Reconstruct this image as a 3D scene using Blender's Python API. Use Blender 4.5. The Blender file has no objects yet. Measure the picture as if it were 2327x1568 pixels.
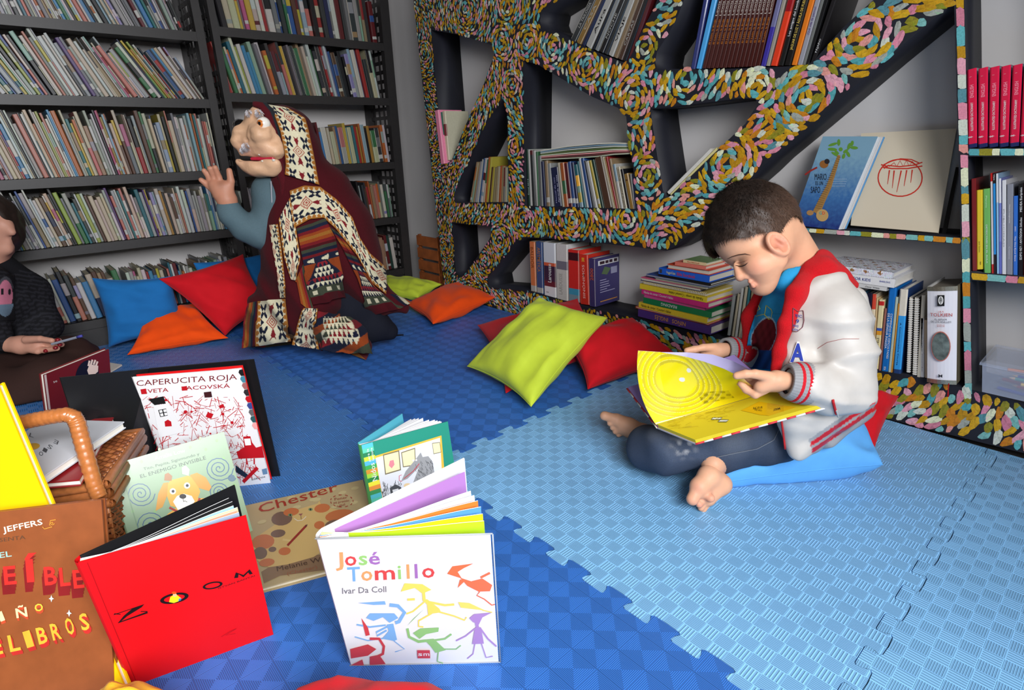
import bpy, bmesh, math, random
import numpy as np
from mathutils import Vector, Matrix

S = bpy.context.scene
COL = S.collection
# ---------------------------------------------------------------- camera
CAMZ = 0.75
FW, FH = 2327.0, 1568.0
CX, CY = FW/2, FH/2
_v2 = np.array([-45., 368.]); _v1 = np.array([2700., 286.])
FPX = math.sqrt(-((_v2-[CX, CY]) @ (_v1-[CX, CY])))
def _cr(p): return np.array([p[0]-CX, -(p[1]-CY), -FPX])
_Y = _cr(_v1); _Y /= np.linalg.norm(_Y)
_X = -_cr(_v2); _X /= np.linalg.norm(_X)
_Z = np.cross(_X, _Y)
RM = np.array([_X, _Y, _Z])
CAMP = np.array([0, 0, CAMZ])
cd = bpy.data.cameras.new('camera'); cam = bpy.data.objects.new('camera', cd); COL.objects.link(cam)
cd.sensor_width = 36.0; cd.lens = FPX*36.0/FW; cd.clip_start = 0.02
cam.matrix_world = Matrix.Translation((0, 0, CAMZ)) @ Matrix(RM.tolist()).to_4x4()
S.camera = cam
# ---------------------------------------------------------------- world, window light, exposure
w = bpy.data.worlds.new('world'); S.world = w; w.use_nodes = True
w.node_tree.nodes['Background'].inputs[0].default_value = (0.85, 0.9, 1, 1)
w.node_tree.nodes['Background'].inputs[1].default_value = 0.4
def area(name, loc, rot, sx, sy, power, col):
    l = bpy.data.lights.new(name, 'AREA'); l.shape = 'RECTANGLE'; l.size = sx; l.size_y = sy
    l.energy = power; l.color = col
    o = bpy.data.objects.new(name, l); COL.objects.link(o); o.location = loc; o.rotation_euler = rot
    return o
# daylight entering through the window opening of the right-hand wall and an added fill lamp at the opening behind the camera
wl_ = area('window_daylight', (1.02, -0.25, 1.5), (0, math.radians(66), 0), 1.0, 1.6, 80, (0.97, 0.98, 1.0))
wl_.data.spread = math.radians(135)
area('rear_fill_light', (0.45, -1.93, 1.5), (math.radians(90), 0, 0), 1.2, 1.2, 9, (0.95, 0.97, 1.0))
S.view_settings.view_transform = 'Standard'; S.view_settings.look = 'None'
S.view_settings.gamma = 1; S.view_settings.use_curve_mapping = False
S.view_settings.exposure = 0.0

# ---------------------------------------------------------------- geometry helpers
def A(*v): return np.array(v, float)
def nrm(v): v = np.asarray(v, float); return v/np.linalg.norm(v)
def ray(x, y): return RM @ _cr((x, y))
def on_z(x, y, z=0.0):
    d = ray(x, y); return CAMP + (z-CAMZ)/d[2]*d
def on_y(x, y, Y):
    d = ray(x, y); return CAMP + Y/d[1]*d
def on_x(x, y, X):
    d = ray(x, y); return CAMP + X/d[0]*d
def on_plane(x, y, P, N):
    d = ray(x, y); return CAMP + ((P-CAMP) @ N)/(d @ N)*d
def at_depth(x, y, D):          # point at distance D along the view axis
    d = ray(x, y); f = -RM[:, 2]; return CAMP + D/(d @ f)*d
def depth(P): return (np.asarray(P)-CAMP) @ (-RM[:, 2])
def px(P):
    c = RM.T @ (np.asarray(P, float)-CAMP); return (CX+FPX*c[0]/-c[2], CY-FPX*c[1]/-c[2])
def lin(r, g, b):               # sRGB 0-255 -> linear
    f = lambda c: (c/255/12.92 if c/255 <= .04045 else ((c/255+.055)/1.055)**2.4)
    return (f(r), f(g), f(b))
def inpoly(x, y, poly):
    c = False; n = len(poly); j = n-1
    for i in range(n):
        xi, yi = poly[i]; xj, yj = poly[j]
        if (yi > y) != (yj > y) and x < (xj-xi)*(y-yi)/(yj-yi)+xi: c = not c
        j = i
    return c

# ---------------------------------------------------------------- materials
def nodes_of(m): m.use_nodes = True; return m.node_tree.nodes, m.node_tree.links
MATS = {}
def mat(name, col=None, rough=.6, spec=.5, metal=0, noise=0, nscale=60, bump=0, bscale=200, coat=0, attr=False, sheen=0, trans=0, alpha=1, sss=0, ior=1.45):
    if name in MATS: return MATS[name]
    m = bpy.data.materials.new(name); N, L = nodes_of(m); b = N['Principled BSDF']
    b.inputs['Roughness'].default_value = rough; b.inputs['Metallic'].default_value = metal
    b.inputs['Specular IOR Level'].default_value = spec; b.inputs['Coat Weight'].default_value = coat
    b.inputs['Coat Roughness'].default_value = .12
    b.inputs['Sheen Weight'].default_value = sheen; b.inputs['Transmission Weight'].default_value = trans
    b.inputs['Alpha'].default_value = alpha; b.inputs['IOR'].default_value = ior
    if sss: b.inputs['Subsurface Weight'].default_value = sss; b.inputs['Subsurface Radius'].default_value = (.02, .008, .005)
    tc = N.new('ShaderNodeTexCoord')
    src = None
    if attr:
        a = N.new('ShaderNodeAttribute'); a.attribute_name = 'Col'; src = a.outputs['Color']
    else:
        b.inputs['Base Color'].default_value = (*col, 1)
    if noise:
        n = N.new('ShaderNodeTexNoise'); n.inputs['Scale'].default_value = nscale; n.inputs['Detail'].default_value = 4
        L.new(tc.outputs['Object'], n.inputs['Vector'])
        mr = N.new('ShaderNodeMapRange'); mr.inputs[1].default_value = .25; mr.inputs[2].default_value = .75
        mr.inputs[3].default_value = 1-noise; mr.inputs[4].default_value = 1+noise
        L.new(n.outputs['Fac'], mr.inputs[0])
        mx = N.new('ShaderNodeMix'); mx.data_type = 'RGBA'; mx.blend_type = 'MULTIPLY'; mx.inputs[0].default_value = 1
        if src: L.new(src, mx.inputs[6])
        else: mx.inputs[6].default_value = (*col, 1)
        L.new(mr.outputs[0], mx.inputs[7]); src = mx.outputs[2]
    if src: L.new(src, b.inputs['Base Color'])
    if bump:
        n2 = N.new('ShaderNodeTexNoise'); n2.inputs['Scale'].default_value = bscale; n2.inputs['Detail'].default_value = 3
        L.new(tc.outputs['Object'], n2.inputs['Vector'])
        bp = N.new('ShaderNodeBump'); bp.inputs['Strength'].default_value = min(1, bump); bp.inputs['Distance'].default_value = .002
        L.new(n2.outputs['Fac'], bp.inputs['Height']); L.new(bp.outputs[0], b.inputs['Normal'])
    MATS[name] = m; return m

def tag(o, label=None, cat=None, group=None, kind=None):
    if label: o['label'] = label
    if cat: o['category'] = cat
    if group: o['group'] = group
    if kind: o['kind'] = kind
    return o

class M:
    """mesh builder: quads/polys with a colour per face and a material index per face"""
    def __init__(s): s.v = []; s.f = []; s.c = []; s.mi = []; s.sm = []
    def add(s, vs, fs, col=(.8, .8, .8), mi=0, smooth=False):
        o = len(s.v); s.v += [tuple(map(float, p)) for p in vs]
        per = isinstance(col, list)
        for k, f in enumerate(fs):
            s.f.append([o+i for i in f]); s.c.append(col[k] if per else col); s.mi.append(mi); s.sm.append(smooth)
        return s
    def poly(s, pts, col=(.8, .8, .8), mi=0): return s.add(pts, [list(range(len(pts)))], col, mi)
    def box(s, lo, hi, col=(.8, .8, .8), mi=0, mx=None):
        x0, y0, z0 = lo; x1, y1, z1 = hi
        vs = [(x0,y0,z0),(x1,y0,z0),(x1,y1,z0),(x0,y1,z0),(x0,y0,z1),(x1,y0,z1),(x1,y1,z1),(x0,y1,z1)]
        if mx is not None: vs = [tuple(mx @ Vector(v)) for v in vs]
        return s.add(vs, [(0,3,2,1),(4,5,6,7),(0,1,5,4),(1,2,6,5),(2,3,7,6),(3,0,4,7)], col, mi)
    def hexa(s, q0, q1, col=(.8,.8,.8), mi=0):     # two quads (4 pts each) joined
        return s.add(list(q0)+list(q1), [(3,2,1,0),(4,5,6,7),(0,1,5,4),(1,2,6,5),(2,3,7,6),(3,0,4,7)], col, mi)
    def tube(s, pts, r, n=8, col=(.8,.8,.8), mi=0, cap=True, smooth=True):
        pts = [np.asarray(p, float) for p in pts]; k = len(pts)
        rs = r if isinstance(r, (list, tuple, np.ndarray)) else [r]*k
        vs = []; up = None
        for i, p in enumerate(pts):
            t = nrm(pts[min(i+1, k-1)]-pts[max(i-1, 0)])
            if up is None: up = nrm(np.cross(t, A(0,0,1) if abs(t[2]) < .9 else A(1,0,0)))
            up = nrm(up - (up @ t)*t); bi = np.cross(t, up)
            for j in range(n):
                a = 2*math.pi*j/n; vs.append(p+rs[i]*(math.cos(a)*up+math.sin(a)*bi))
        fs = [(i*n+j, i*n+(j+1)%n, (i+1)*n+(j+1)%n, (i+1)*n+j) for i in range(k-1) for j in range(n)]
        if cap: fs += [tuple(range(n))[::-1], tuple((k-1)*n+j for j in range(n))]
        return s.add(vs, fs, col, mi, smooth)
    def build(s, name, mats, parent=None, mw=None, smooth=None):
        me = bpy.data.meshes.new(name); me.from_pydata(s.v, [], s.f); me.update()
        if not isinstance(mats, (list, tuple)): mats = [mats]
        for m in mats: me.materials.append(m)
        if len(mats) > 1: me.polygons.foreach_set('material_index', s.mi)
        sm = s.sm if smooth is None else [smooth]*len(s.f)
        me.polygons.foreach_set('use_smooth', sm)
        at = me.color_attributes.new('Col', 'FLOAT_COLOR', 'CORNER')
        buf = []
        for f, c in zip(s.f, s.c): buf += [c[0], c[1], c[2], 1.0]*len(f)
        at.data.foreach_set('color', buf)
        o = bpy.data.objects.new(name, me); COL.objects.link(o)
        if mw is not None: o.matrix_world = mw
        if parent is not None: o.parent = parent
        return o
def empty(name, loc, label=None, cat=None, group=None, mw=None):
    o = bpy.data.objects.new(name, None); COL.objects.link(o); o.empty_display_size = .05
    if mw is not None: o.matrix_world = mw
    else: o.location = tuple(map(float, loc))
    return tag(o, label, cat, group)
def keep(o, parent):            # parent a world-space child to an Empty without moving it
    o.parent = parent; o.matrix_parent_inverse = parent_mw(parent).inverted(); return o
def parent_mw(p):
    m = Matrix.LocRotScale(p.location, p.rotation_euler, p.scale)
    return (parent_mw(p.parent) @ p.matrix_parent_inverse @ m) if p.parent else m

def text_mesh(txt, size=1.0, bold=0.0, extrude=0.0):
    """lettering as flat mesh: (verts Nx2 centred on x, baseline y=0; faces; width)"""
    cu = bpy.data.curves.new('t', 'FONT'); cu.body = txt; cu.size = size; cu.align_x = 'LEFT'; cu.offset = bold
    cu.resolution_u = 2
    o = bpy.data.objects.new('t', cu); COL.objects.link(o)
    me = bpy.data.meshes.new_from_object(o)
    vs = np.array([v.co[:2] for v in me.vertices]).reshape(-1, 2); fs = [list(p.vertices) for p in me.polygons]
    bpy.data.objects.remove(o); bpy.data.curves.remove(cu); bpy.data.meshes.remove(me)
    return vs, fs

class Cover:
    """flat print on a plane: O origin, U across, V up (unit), N outward; decals lie on successive 0.1 mm layers"""
    def __init__(s, O, U, V, N, lift=.0006):
        s.O, s.U, s.V, s.N = map(lambda a: np.asarray(a, float), (O, U, V, N)); s.m = M(); s.l = lift
    def p(s, x, y): 
        P = on_plane(x, y, s.O, s.N); return np.array([(P-s.O) @ s.U, (P-s.O) @ s.V])   # pixel -> cover mm
    def w(s, uv): return s.O+uv[0]*s.U+uv[1]*s.V+s.l*s.N
    def up(s): s.l += .000018
    def poly(s, pts, col, pxl=True, lift=True):
        if lift: s.up()
        q = [s.w(s.p(*p) if pxl else p) for p in pts]; s.m.poly(q, col); return s
    def fan(s, pts, col, pxl=True): return s.poly(pts, col, pxl)
    def ell(s, x, y, rx, ry, col, rot=0, n=18, pxl=True):
        a = [2*math.pi*i/n for i in range(n)]; cr, sr = math.cos(rot), math.sin(rot)
        return s.poly([(x+rx*math.cos(t)*cr-ry*math.sin(t)*sr, y+rx*math.cos(t)*sr+ry*math.sin(t)*cr) for t in a], col, pxl)
    def line(s, pts, wd, col, pxl=True, lift=True):
        """stroke of width wd (px units when pxl)"""
        if lift: s.up()
        pts = [np.array(p, float) for p in pts]; n = len(pts); L = []; R = []
        ws = wd if isinstance(wd, (list, tuple)) else [wd]*n
        for i, p in enumerate(pts):
            t = pts[min(i+1, n-1)]-pts[max(i-1, 0)]; t = t/(np.linalg.norm(t)+1e-9); k = np.array([-t[1], t[0]])*ws[i]/2
            L.append(p+k); R.append(p-k)
        f = (lambda q: s.w(s.p(*q))) if pxl else s.w
        s.m.add([f(q) for q in L]+[f(q) for q in R], [(i, i+1, n+i+1, n+i) for i in range(n-1)], col); return s
    def text(s, txt, p0, p1, hgt, col, bold=0.0, pxl=True, squash=True):
        """lettering with its baseline from p0 to p1 (pixels when pxl) and cap height hgt (same units)"""
        s.up(); vs, fs = text_mesh(txt, 1.0, bold)
        if len(vs) == 0: return s
        x0, x1 = vs[:, 0].min(), vs[:, 0].max(); p0 = np.array(p0, float); p1 = np.array(p1, float)
        d = p1-p0; L = np.linalg.norm(d); d /= L; k = np.array([d[1], -d[0]]) if pxl else np.array([-d[1], d[0]])
        sc = L/(x1-x0); sy = hgt/0.72
        q = [p0+d*(v[0]-x0)*sc+k*v[1]*sy for v in vs]
        s.m.add([s.w(s.p(*a) if pxl else a) for a in q], fs, col); return s
    def build(s, name, parent, mt=None, label=None):
        o = s.m.build(name, mt or mat('print', rough=.55, attr=True, spec=.25)); 
        if parent is not None: keep(o, parent)
        return tag(o, label)

# ---------------------------------------------------------------- signed-distance bodies -> one continuous mesh
def sd_cap(P, a, b, r1, r2):
    a = A(*a); b = A(*b); ba = b-a; pa = P-a
    h = np.clip((pa @ ba)/max(1e-9, ba @ ba), 0, 1)
    return np.linalg.norm(pa-h[..., None]*ba, axis=-1)-(r1+(r2-r1)*h)
def sd_ell(P, c, r, R=None):
    q = P-A(*c)
    if R is not None: q = q @ R           # R columns = ellipsoid axes in world
    r = A(*r); k0 = np.linalg.norm(q/r, axis=-1); k1 = np.linalg.norm(q/(r*r), axis=-1)
    return k0*(k0-1)/np.maximum(k1, 1e-9)
def smin(a, b, k):
    h = np.clip(.5+.5*(b-a)/k, 0, 1); return b*(1-h)+a*h-k*h*(1-h)
def smax(a, b, k): return -smin(-a, -b, k)
def surface(fn, lo, hi, h):
    """naive surface nets over fn (vectorised signed distance)"""
    lo = A(*lo); hi = A(*hi); n = np.ceil((hi-lo)/h).astype(int)+1
    gx, gy, gz = [lo[i]+h*np.arange(n[i]) for i in range(3)]
    D = np.empty(n)
    for i0 in range(0, n[0], 24):
        P = np.stack(np.meshgrid(gx[i0:i0+24], gy, gz, indexing='ij'), -1); D[i0:i0+24] = fn(P)
    Sg = D < 0; acc = np.zeros(tuple(n-1)+(3,)); cnt = np.zeros(tuple(n-1))
    c = {}
    offs = [(i, j, k) for i in (0, 1) for j in (0, 1) for k in (0, 1)]
    sl = lambda o: tuple(slice(o[a], n[a]-1+o[a]) for a in range(3))
    for o in offs:
        for ax in range(3):
            if o[ax]: continue
            o2 = list(o); o2[ax] = 1
            a = D[sl(o)]; b = D[sl(o2)]; m = (a < 0) != (b < 0)
            t = np.where(m, a/np.where(m, a-b, 1), 0)
            for q in range(3): acc[..., q] += np.where(m, (t if q == ax else o[q]), 0)
            cnt += m
    act = cnt > 0; idx = -np.ones(tuple(n-1), int); idx[act] = np.arange(act.sum())
    I = np.argwhere(act); V = lo+h*(I+acc[act]/cnt[act][:, None])
    F = []
    for ax in range(3):
        u, v = (ax+1) % 3, (ax+2) % 3
        s0 = [slice(1, n[a]-1) for a in range(3)]; s0[ax] = slice(0, n[ax]-1)
        s1 = list(s0); s1[ax] = slice(1, n[ax])
        a = Sg[tuple(s0)]; b = Sg[tuple(s1)]; E = np.argwhere(a != b)
        if not len(E): continue
        base = E.copy()
        for q in range(3):
            if q != ax: base[:, q] += 1
        flip = a[tuple(E.T)]
        def cell(du, dv):
            q = base.copy(); q[:, u] += du; q[:, v] += dv; return idx[tuple(q.T)]
        q4 = np.stack([cell(-1, -1), cell(0, -1), cell(0, 0), cell(-1, 0)], 1)
        q4[~flip] = q4[~flip][:, ::-1]; F.append(q4)
    return V, np.concatenate(F)
def smooth_vf(V, F, it=1, lam=.5):
    e = np.concatenate([F[:, [0, 1]], F[:, [1, 2]], F[:, [2, 3]], F[:, [3, 0]]])
    e = np.concatenate([e, e[:, ::-1]])
    for _ in range(it):
        s = np.zeros_like(V); np.add.at(s, e[:, 0], V[e[:, 1]]); c = np.bincount(e[:, 0], minlength=len(V))[:, None]
        V = V+lam*(s/np.maximum(c, 1)-V)
    return V
def body(name, fn, lo, hi, h, mt, parent=None, colfn=None, it=2, disp=None):
    V, F = surface(fn, lo, hi, h); V = smooth_vf(V, F, it)
    if disp is not None: V = disp(V, F)
    return vmesh(name, V, F, mt, parent, colfn(V) if colfn else None)
def vmesh(name, V, F, mt, parent=None, cols=None, smooth=True):
    V = np.asarray(V, float); F = np.asarray(F)
    me = bpy.data.meshes.new(name); me.from_pydata(V.tolist(), [], F.tolist()); me.update()
    for m in (mt if isinstance(mt, (list, tuple)) else [mt]): me.materials.append(m)
    me.polygons.foreach_set('use_smooth', [smooth]*len(me.polygons))
    if cols is not None:
        at = me.color_attributes.new('Col', 'FLOAT_COLOR', 'POINT')
        at.data.foreach_set('color', np.concatenate([cols, np.ones((len(V), 1))], 1).astype(np.float32).ravel())
    o = bpy.data.objects.new(name, me); COL.objects.link(o)
    if parent is not None: keep(o, parent)
    return o
def vnormals(V, F):
    n = np.zeros_like(V); a = np.cross(V[F[:, 2]]-V[F[:, 0]], V[F[:, 3]]-V[F[:, 1]])
    for k in range(4): np.add.at(n, F[:, k], a)
    return n/np.maximum(1e-12, np.linalg.norm(n, axis=1))[:, None]
def wav(P, seed, n=6, f=30.):      # cheap smooth noise from summed plane waves
    r = np.random.RandomState(seed); s = 0
    for _ in range(n):
        d = r.normal(size=3); d /= np.linalg.norm(d); s = s+np.sin(P @ d*f*r.uniform(.5, 1.5)+r.uniform(0, 6.28))
    return s/math.sqrt(n)
# ================================================================ ROOM
XL, YB, XR, YF, ZC = -3.13, 1.885, 1.20, -2.0, 2.45
wall_m = mat('wall_paint', lin(198, 195, 194), rough=.85, spec=.2, noise=.05, nscale=3, bump=.15, bscale=60)
dark_floor = mat('concrete_floor', lin(92, 88, 84), rough=.8, noise=.1)
T_ = .1
def struct(name, lo, hi, m): return tag(M().box(lo, hi).build(name, m), kind='structure')
struct('floor', (XL, YF, -.08), (XR, YB, -.022), dark_floor)
struct('ceiling', (XL, YF, ZC), (XR, YB, ZC+T_), mat('low_bounce_ceiling', lin(96, 88, 78), rough=.8, noise=.1))  # unseen ceiling, toned dark to cut bounced light
struct('wall_left', (XL-T_, YF, -.08), (XL, YB, ZC), wall_m)
struct('wall_back', (XL-T_, YB, -.08), (XR+T_, YB+T_, ZC), wall_m)
def wall_with_hole(name, axis, pos, a0, a1, h0, h1, z0, z1):
    m = M()
    for (p0, p1, q0, q1) in ((a0, h0, -.08, ZC), (h1, a1, -.08, ZC), (h0, h1, -.08, z0), (h0, h1, z1, ZC)):
        if axis == 'x': m.box((pos, p0, q0), (pos+T_, p1, q1))
        else: m.box((p0, pos-T_, q0), (p1, pos, q1))
    return tag(m.build(name, mat('low_bounce_paint', lin(112, 108, 102), rough=.8, noise=.05, nscale=3)), kind='structure')  # unseen walls, toned darker than the rest to reduce bounce light
wall_with_hole('wall_right', 'x', XR, YF, YB, -1.1, .6, .75, 2.05)
wall_with_hole('wall_front', 'y', YF, XL, XR+T_, -.15, 1.05, .9, 2.1)
frame_m = mat('window_frame_paint', lin(225, 225, 225), rough=.4)
for nme, axis, pos, h0, h1, z0, z1 in (('window_1', 'x', XR, -1.1, .6, .75, 2.05), ('window_2', 'y', YF, -.15, 1.05, .9, 2.1)):
    m = M(); t = .04
    for (p0, p1, q0, q1) in ((h0, h0+t, z0, z1), (h1-t, h1, z0, z1), (h0, h1, z0, z0+t), (h0, h1, z1-t, z1), ((h0+h1)/2-.02, (h0+h1)/2+.02, z0, z1)):
        if axis == 'x': m.box((pos+.02, p0, q0), (pos+.08, p1, q1))
        else: m.box((p0, pos-.08, q0), (p1, pos-.02, q1))
    tag(m.build(nme, frame_m), kind='structure')

# ================================================================ FOAM MATS (interlocking tiles with moulded relief)
def foam_mat(name, base, kind, rot):
    m = bpy.data.materials.new(name); N, L = nodes_of(m); b = N['Principled BSDF']
    b.inputs['Roughness'].default_value = .42; b.inputs['Specular IOR Level'].default_value = .45
    g = N.new('ShaderNodeNewGeometry')
    sp = N.new('ShaderNodeSeparateXYZ'); L.new(g.outputs['Position'], sp.inputs[0])
    def mth(op, a, b_=None, c=None):
        n = N.new('ShaderNodeMath'); n.operation = op
        for i, x in enumerate((a, b_, c)):
            if x is None: continue
            if isinstance(x, (int, float)): n.inputs[i].default_value = x
            else: L.new(x, n.inputs[i])
        return n.outputs[0]
    x, y = sp.outputs[0], sp.outputs[1]
    if rot: x, y = y, x
    def ridge(c, per, lo, hi):      # smooth rounded ridges
        s = mth('SINE', mth('MULTIPLY', c, 2*math.pi/per))
        mr = N.new('ShaderNodeMapRange'); mr.interpolation_type = 'SMOOTHSTEP'
        mr.inputs[1].default_value = lo; mr.inputs[2].default_value = hi; L.new(s, mr.inputs[0]); return mr.outputs[0]
    if kind == 'weave':
        c = .0262
        fx = mth('FLOOR', mth('DIVIDE', x, c)); fy = mth('FLOOR', mth('DIVIDE', y, c))
        par = mth('MODULO', mth('ABSOLUTE', mth('ADD', fx, fy)), 2.0); par = mth('ROUND', par)
        thick = ridge(x, c/5, -.3, .5); thin = ridge(y, c/8, .0, .9)
        # cell border: the ridges end in rounded tips before the edge of the cell
        ux = mth('ABSOLUTE', mth('SUBTRACT', mth('FRACT', mth('DIVIDE', x, c)), .5)); uy = mth('ABSOLUTE', mth('SUBTRACT', mth('FRACT', mth('DIVIDE', y, c)), .5))
        e1 = mth('GREATER_THAN', uy, .46); e2 = mth('GREATER_THAN', ux, .47)
        thick = mth('MAXIMUM', thick, e1); thin = mth('MAXIMUM', thin, e2)
        h = mth('ADD', mth('MULTIPLY', thin, mth('SUBTRACT', 1.0, par)), mth('MULTIPLY', thick, par))
        dark = mth('MULTIPLY', mth('SUBTRACT', 1.0, par), .03)  # every other cell darker: directional shading painted into the colour
        dist = .0014
    else:
        c = .051
        ux = mth('ABSOLUTE', mth('SUBTRACT', mth('FRACT', mth('DIVIDE', x, c)), .5)); uy = mth('ABSOLUTE', mth('SUBTRACT', mth('FRACT', mth('DIVIDE', y, c)), .5))
        mx = mth('MAXIMUM', ux, uy)
        h = ridge(mx, 1/20, -.2, .7)
        dark = mth('MULTIPLY', mth('GREATER_THAN', uy, ux), .13); dist = .0013  # side-lit look of the ridges painted in as darker cells
    bp = N.new('ShaderNodeBump'); bp.inputs['Strength'].default_value = 1; bp.inputs['Distance'].default_value = dist
    L.new(h, bp.inputs['Height']); L.new(bp.outputs[0], b.inputs['Normal'])
    # groove shade and ridge sheen painted into the colour, over random blotches
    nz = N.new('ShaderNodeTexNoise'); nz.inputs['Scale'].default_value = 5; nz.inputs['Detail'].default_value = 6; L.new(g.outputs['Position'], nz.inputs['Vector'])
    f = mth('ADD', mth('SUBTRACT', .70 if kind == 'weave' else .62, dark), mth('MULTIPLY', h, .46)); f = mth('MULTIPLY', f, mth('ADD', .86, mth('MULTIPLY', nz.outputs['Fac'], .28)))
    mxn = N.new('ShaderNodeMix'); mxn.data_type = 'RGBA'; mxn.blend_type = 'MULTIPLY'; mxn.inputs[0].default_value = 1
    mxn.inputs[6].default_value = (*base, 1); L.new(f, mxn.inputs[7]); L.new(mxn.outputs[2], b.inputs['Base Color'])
    return m
LIGHTB = lin(132, 190, 238); DARKB = lin(60, 124, 216)
mat_l = foam_mat('light_blue_foam', LIGHTB, 'weave', False); mat_lr = foam_mat('light_blue_foam_turned', LIGHTB, 'weave', True)
mat_d = foam_mat('royal_blue_foam', DARKB, 'diamond', False); mat_m = foam_mat('mid_blue_foam', lin(66, 124, 194), 'weave', True)
def tab_line(p0, p1, n, amp, sgn):
    """edge with dovetail puzzle tabs alternating in and out"""
    p0 = A(*p0); p1 = A(*p1); d = (p1-p0)/n; k = A(-d[1], d[0]); k = k/np.linalg.norm(k)*amp*sgn; out = []
    for i in range(n):
        o = p0+d*i
        prof = [(0, 0), (.22, 0), (.27, .1), (.25, .5), (.20, .85), (.26, 1.0), (.5, 1.04), (.74, 1.0), (.80, .85), (.75, .5), (.73, .1), (.78, 0)]
        out += [o+d*u+k*v for u, v in prof]
    return out
ys = [-.305, .635, 1.575]
def mat_tile(x0, x1, y0, y1, m, label, flat=(False,)*4, z=0.):
    g = .0008; n = lambda a, b: max(1, round(abs(b-a)/.094))
    def edge(a, b, fl, sg): return [A(*a)] if fl else tab_line(a, b, n(*( (a[0], b[0]) if a[1] == b[1] else (a[1], b[1]))), .024, sg)
    pts = edge((x0, y0), (x1, y0), flat[0], 1)+edge((x1, y0), (x1, y1), flat[1], -1)+edge((x1, y1), (x0, y1), flat[2], -1)+edge((x0, y1), (x0, y0), flat[3], 1)
    c = sum(pts)/len(pts); pts = [p+nrm(c-p)*g for p in pts]
    b = bmesh.new(); top = [b.verts.new((p[0], p[1], z)) for p in pts]; f = b.faces.new(top)
    f.normal_update()
    if f.normal.z < 0: f.normal_flip()
    r = bmesh.ops.extrude_face_region(b, geom=[f])
    for v in [e for e in r['geom'] if isinstance(e, bmesh.types.BMVert)]: v.co.z -= .018
    b.normal_update(); f2 = [q for q in b.faces if len(q.verts) > 4]
    bmesh.ops.recalc_face_normals(b, faces=b.faces)
    bmesh.ops.triangulate(b, faces=f2)
    me = bpy.data.meshes.new('foam_mat'); b.to_mesh(me); b.free(); me.materials.append(m)
    o = bpy.data.objects.new('foam_mat', me); COL.objects.link(o)
    return tag(o, label, 'play mat', 'interlocking foam mats on the floor')
# signs: tabs on lower/left edges point inward(+)/outward consistently so that neighbours interlock
YE = 1.712; mats_spec = [
 (-2.03, -1.09, -.305, .635, mat_m, 'mid-blue woven-relief foam mat under the picture books and the basket'),
 (-1.09, -.15, -.305, .635, mat_d, 'royal blue foam mat with diamond grooves under the red and white picture books'),
 (-.15, .79, -.305, .635, mat_l, 'light blue foam mat between the royal blue one and the window wall'),
 (-2.97, -2.03, -.305, .635, mat_m, 'blue foam mat beneath the dark clothed person'),
 (-2.97, -2.03, .635, 1.575, mat_d, 'royal blue foam mat underneath the poncho figure'),
 (-2.03, -1.09, .635, 1.575, mat_d, 'royal blue foam mat between the poncho figure and the lime cushion'),
 (-1.09, -.15, .635, 1.575, mat_l, 'light blue foam mat on which the reading boy sits'),
 (-.15, .79, .635, 1.575, mat_lr, 'light blue foam mat beyond the jagged joint to the window side of the boy')]
for a, b_, c, d, m, lb in mats_spec: mat_tile(a, b_, c, d, m, lb)
mat_tile(-.15, .79, 1.575, YE, mat_lr, 'narrow light blue foam strip in front of the board near the pencil box', (False, False, True, False))
mat_tile(-1.09, -.15, 1.575, YE, mat_l, 'narrow light blue foam strip behind the boy at the painted plinth', (False, False, True, False))
mat_tile(-2.03, -1.09, 1.575, YE, mat_d, 'narrow royal blue foam strip behind the lime and red cushions', (False, False, True, False))
mat_tile(-2.86, -2.03, 1.575, YE, mat_d, 'narrow royal blue foam strip under the orange and lime cushions by the corner', (False, False, True, True))

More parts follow.
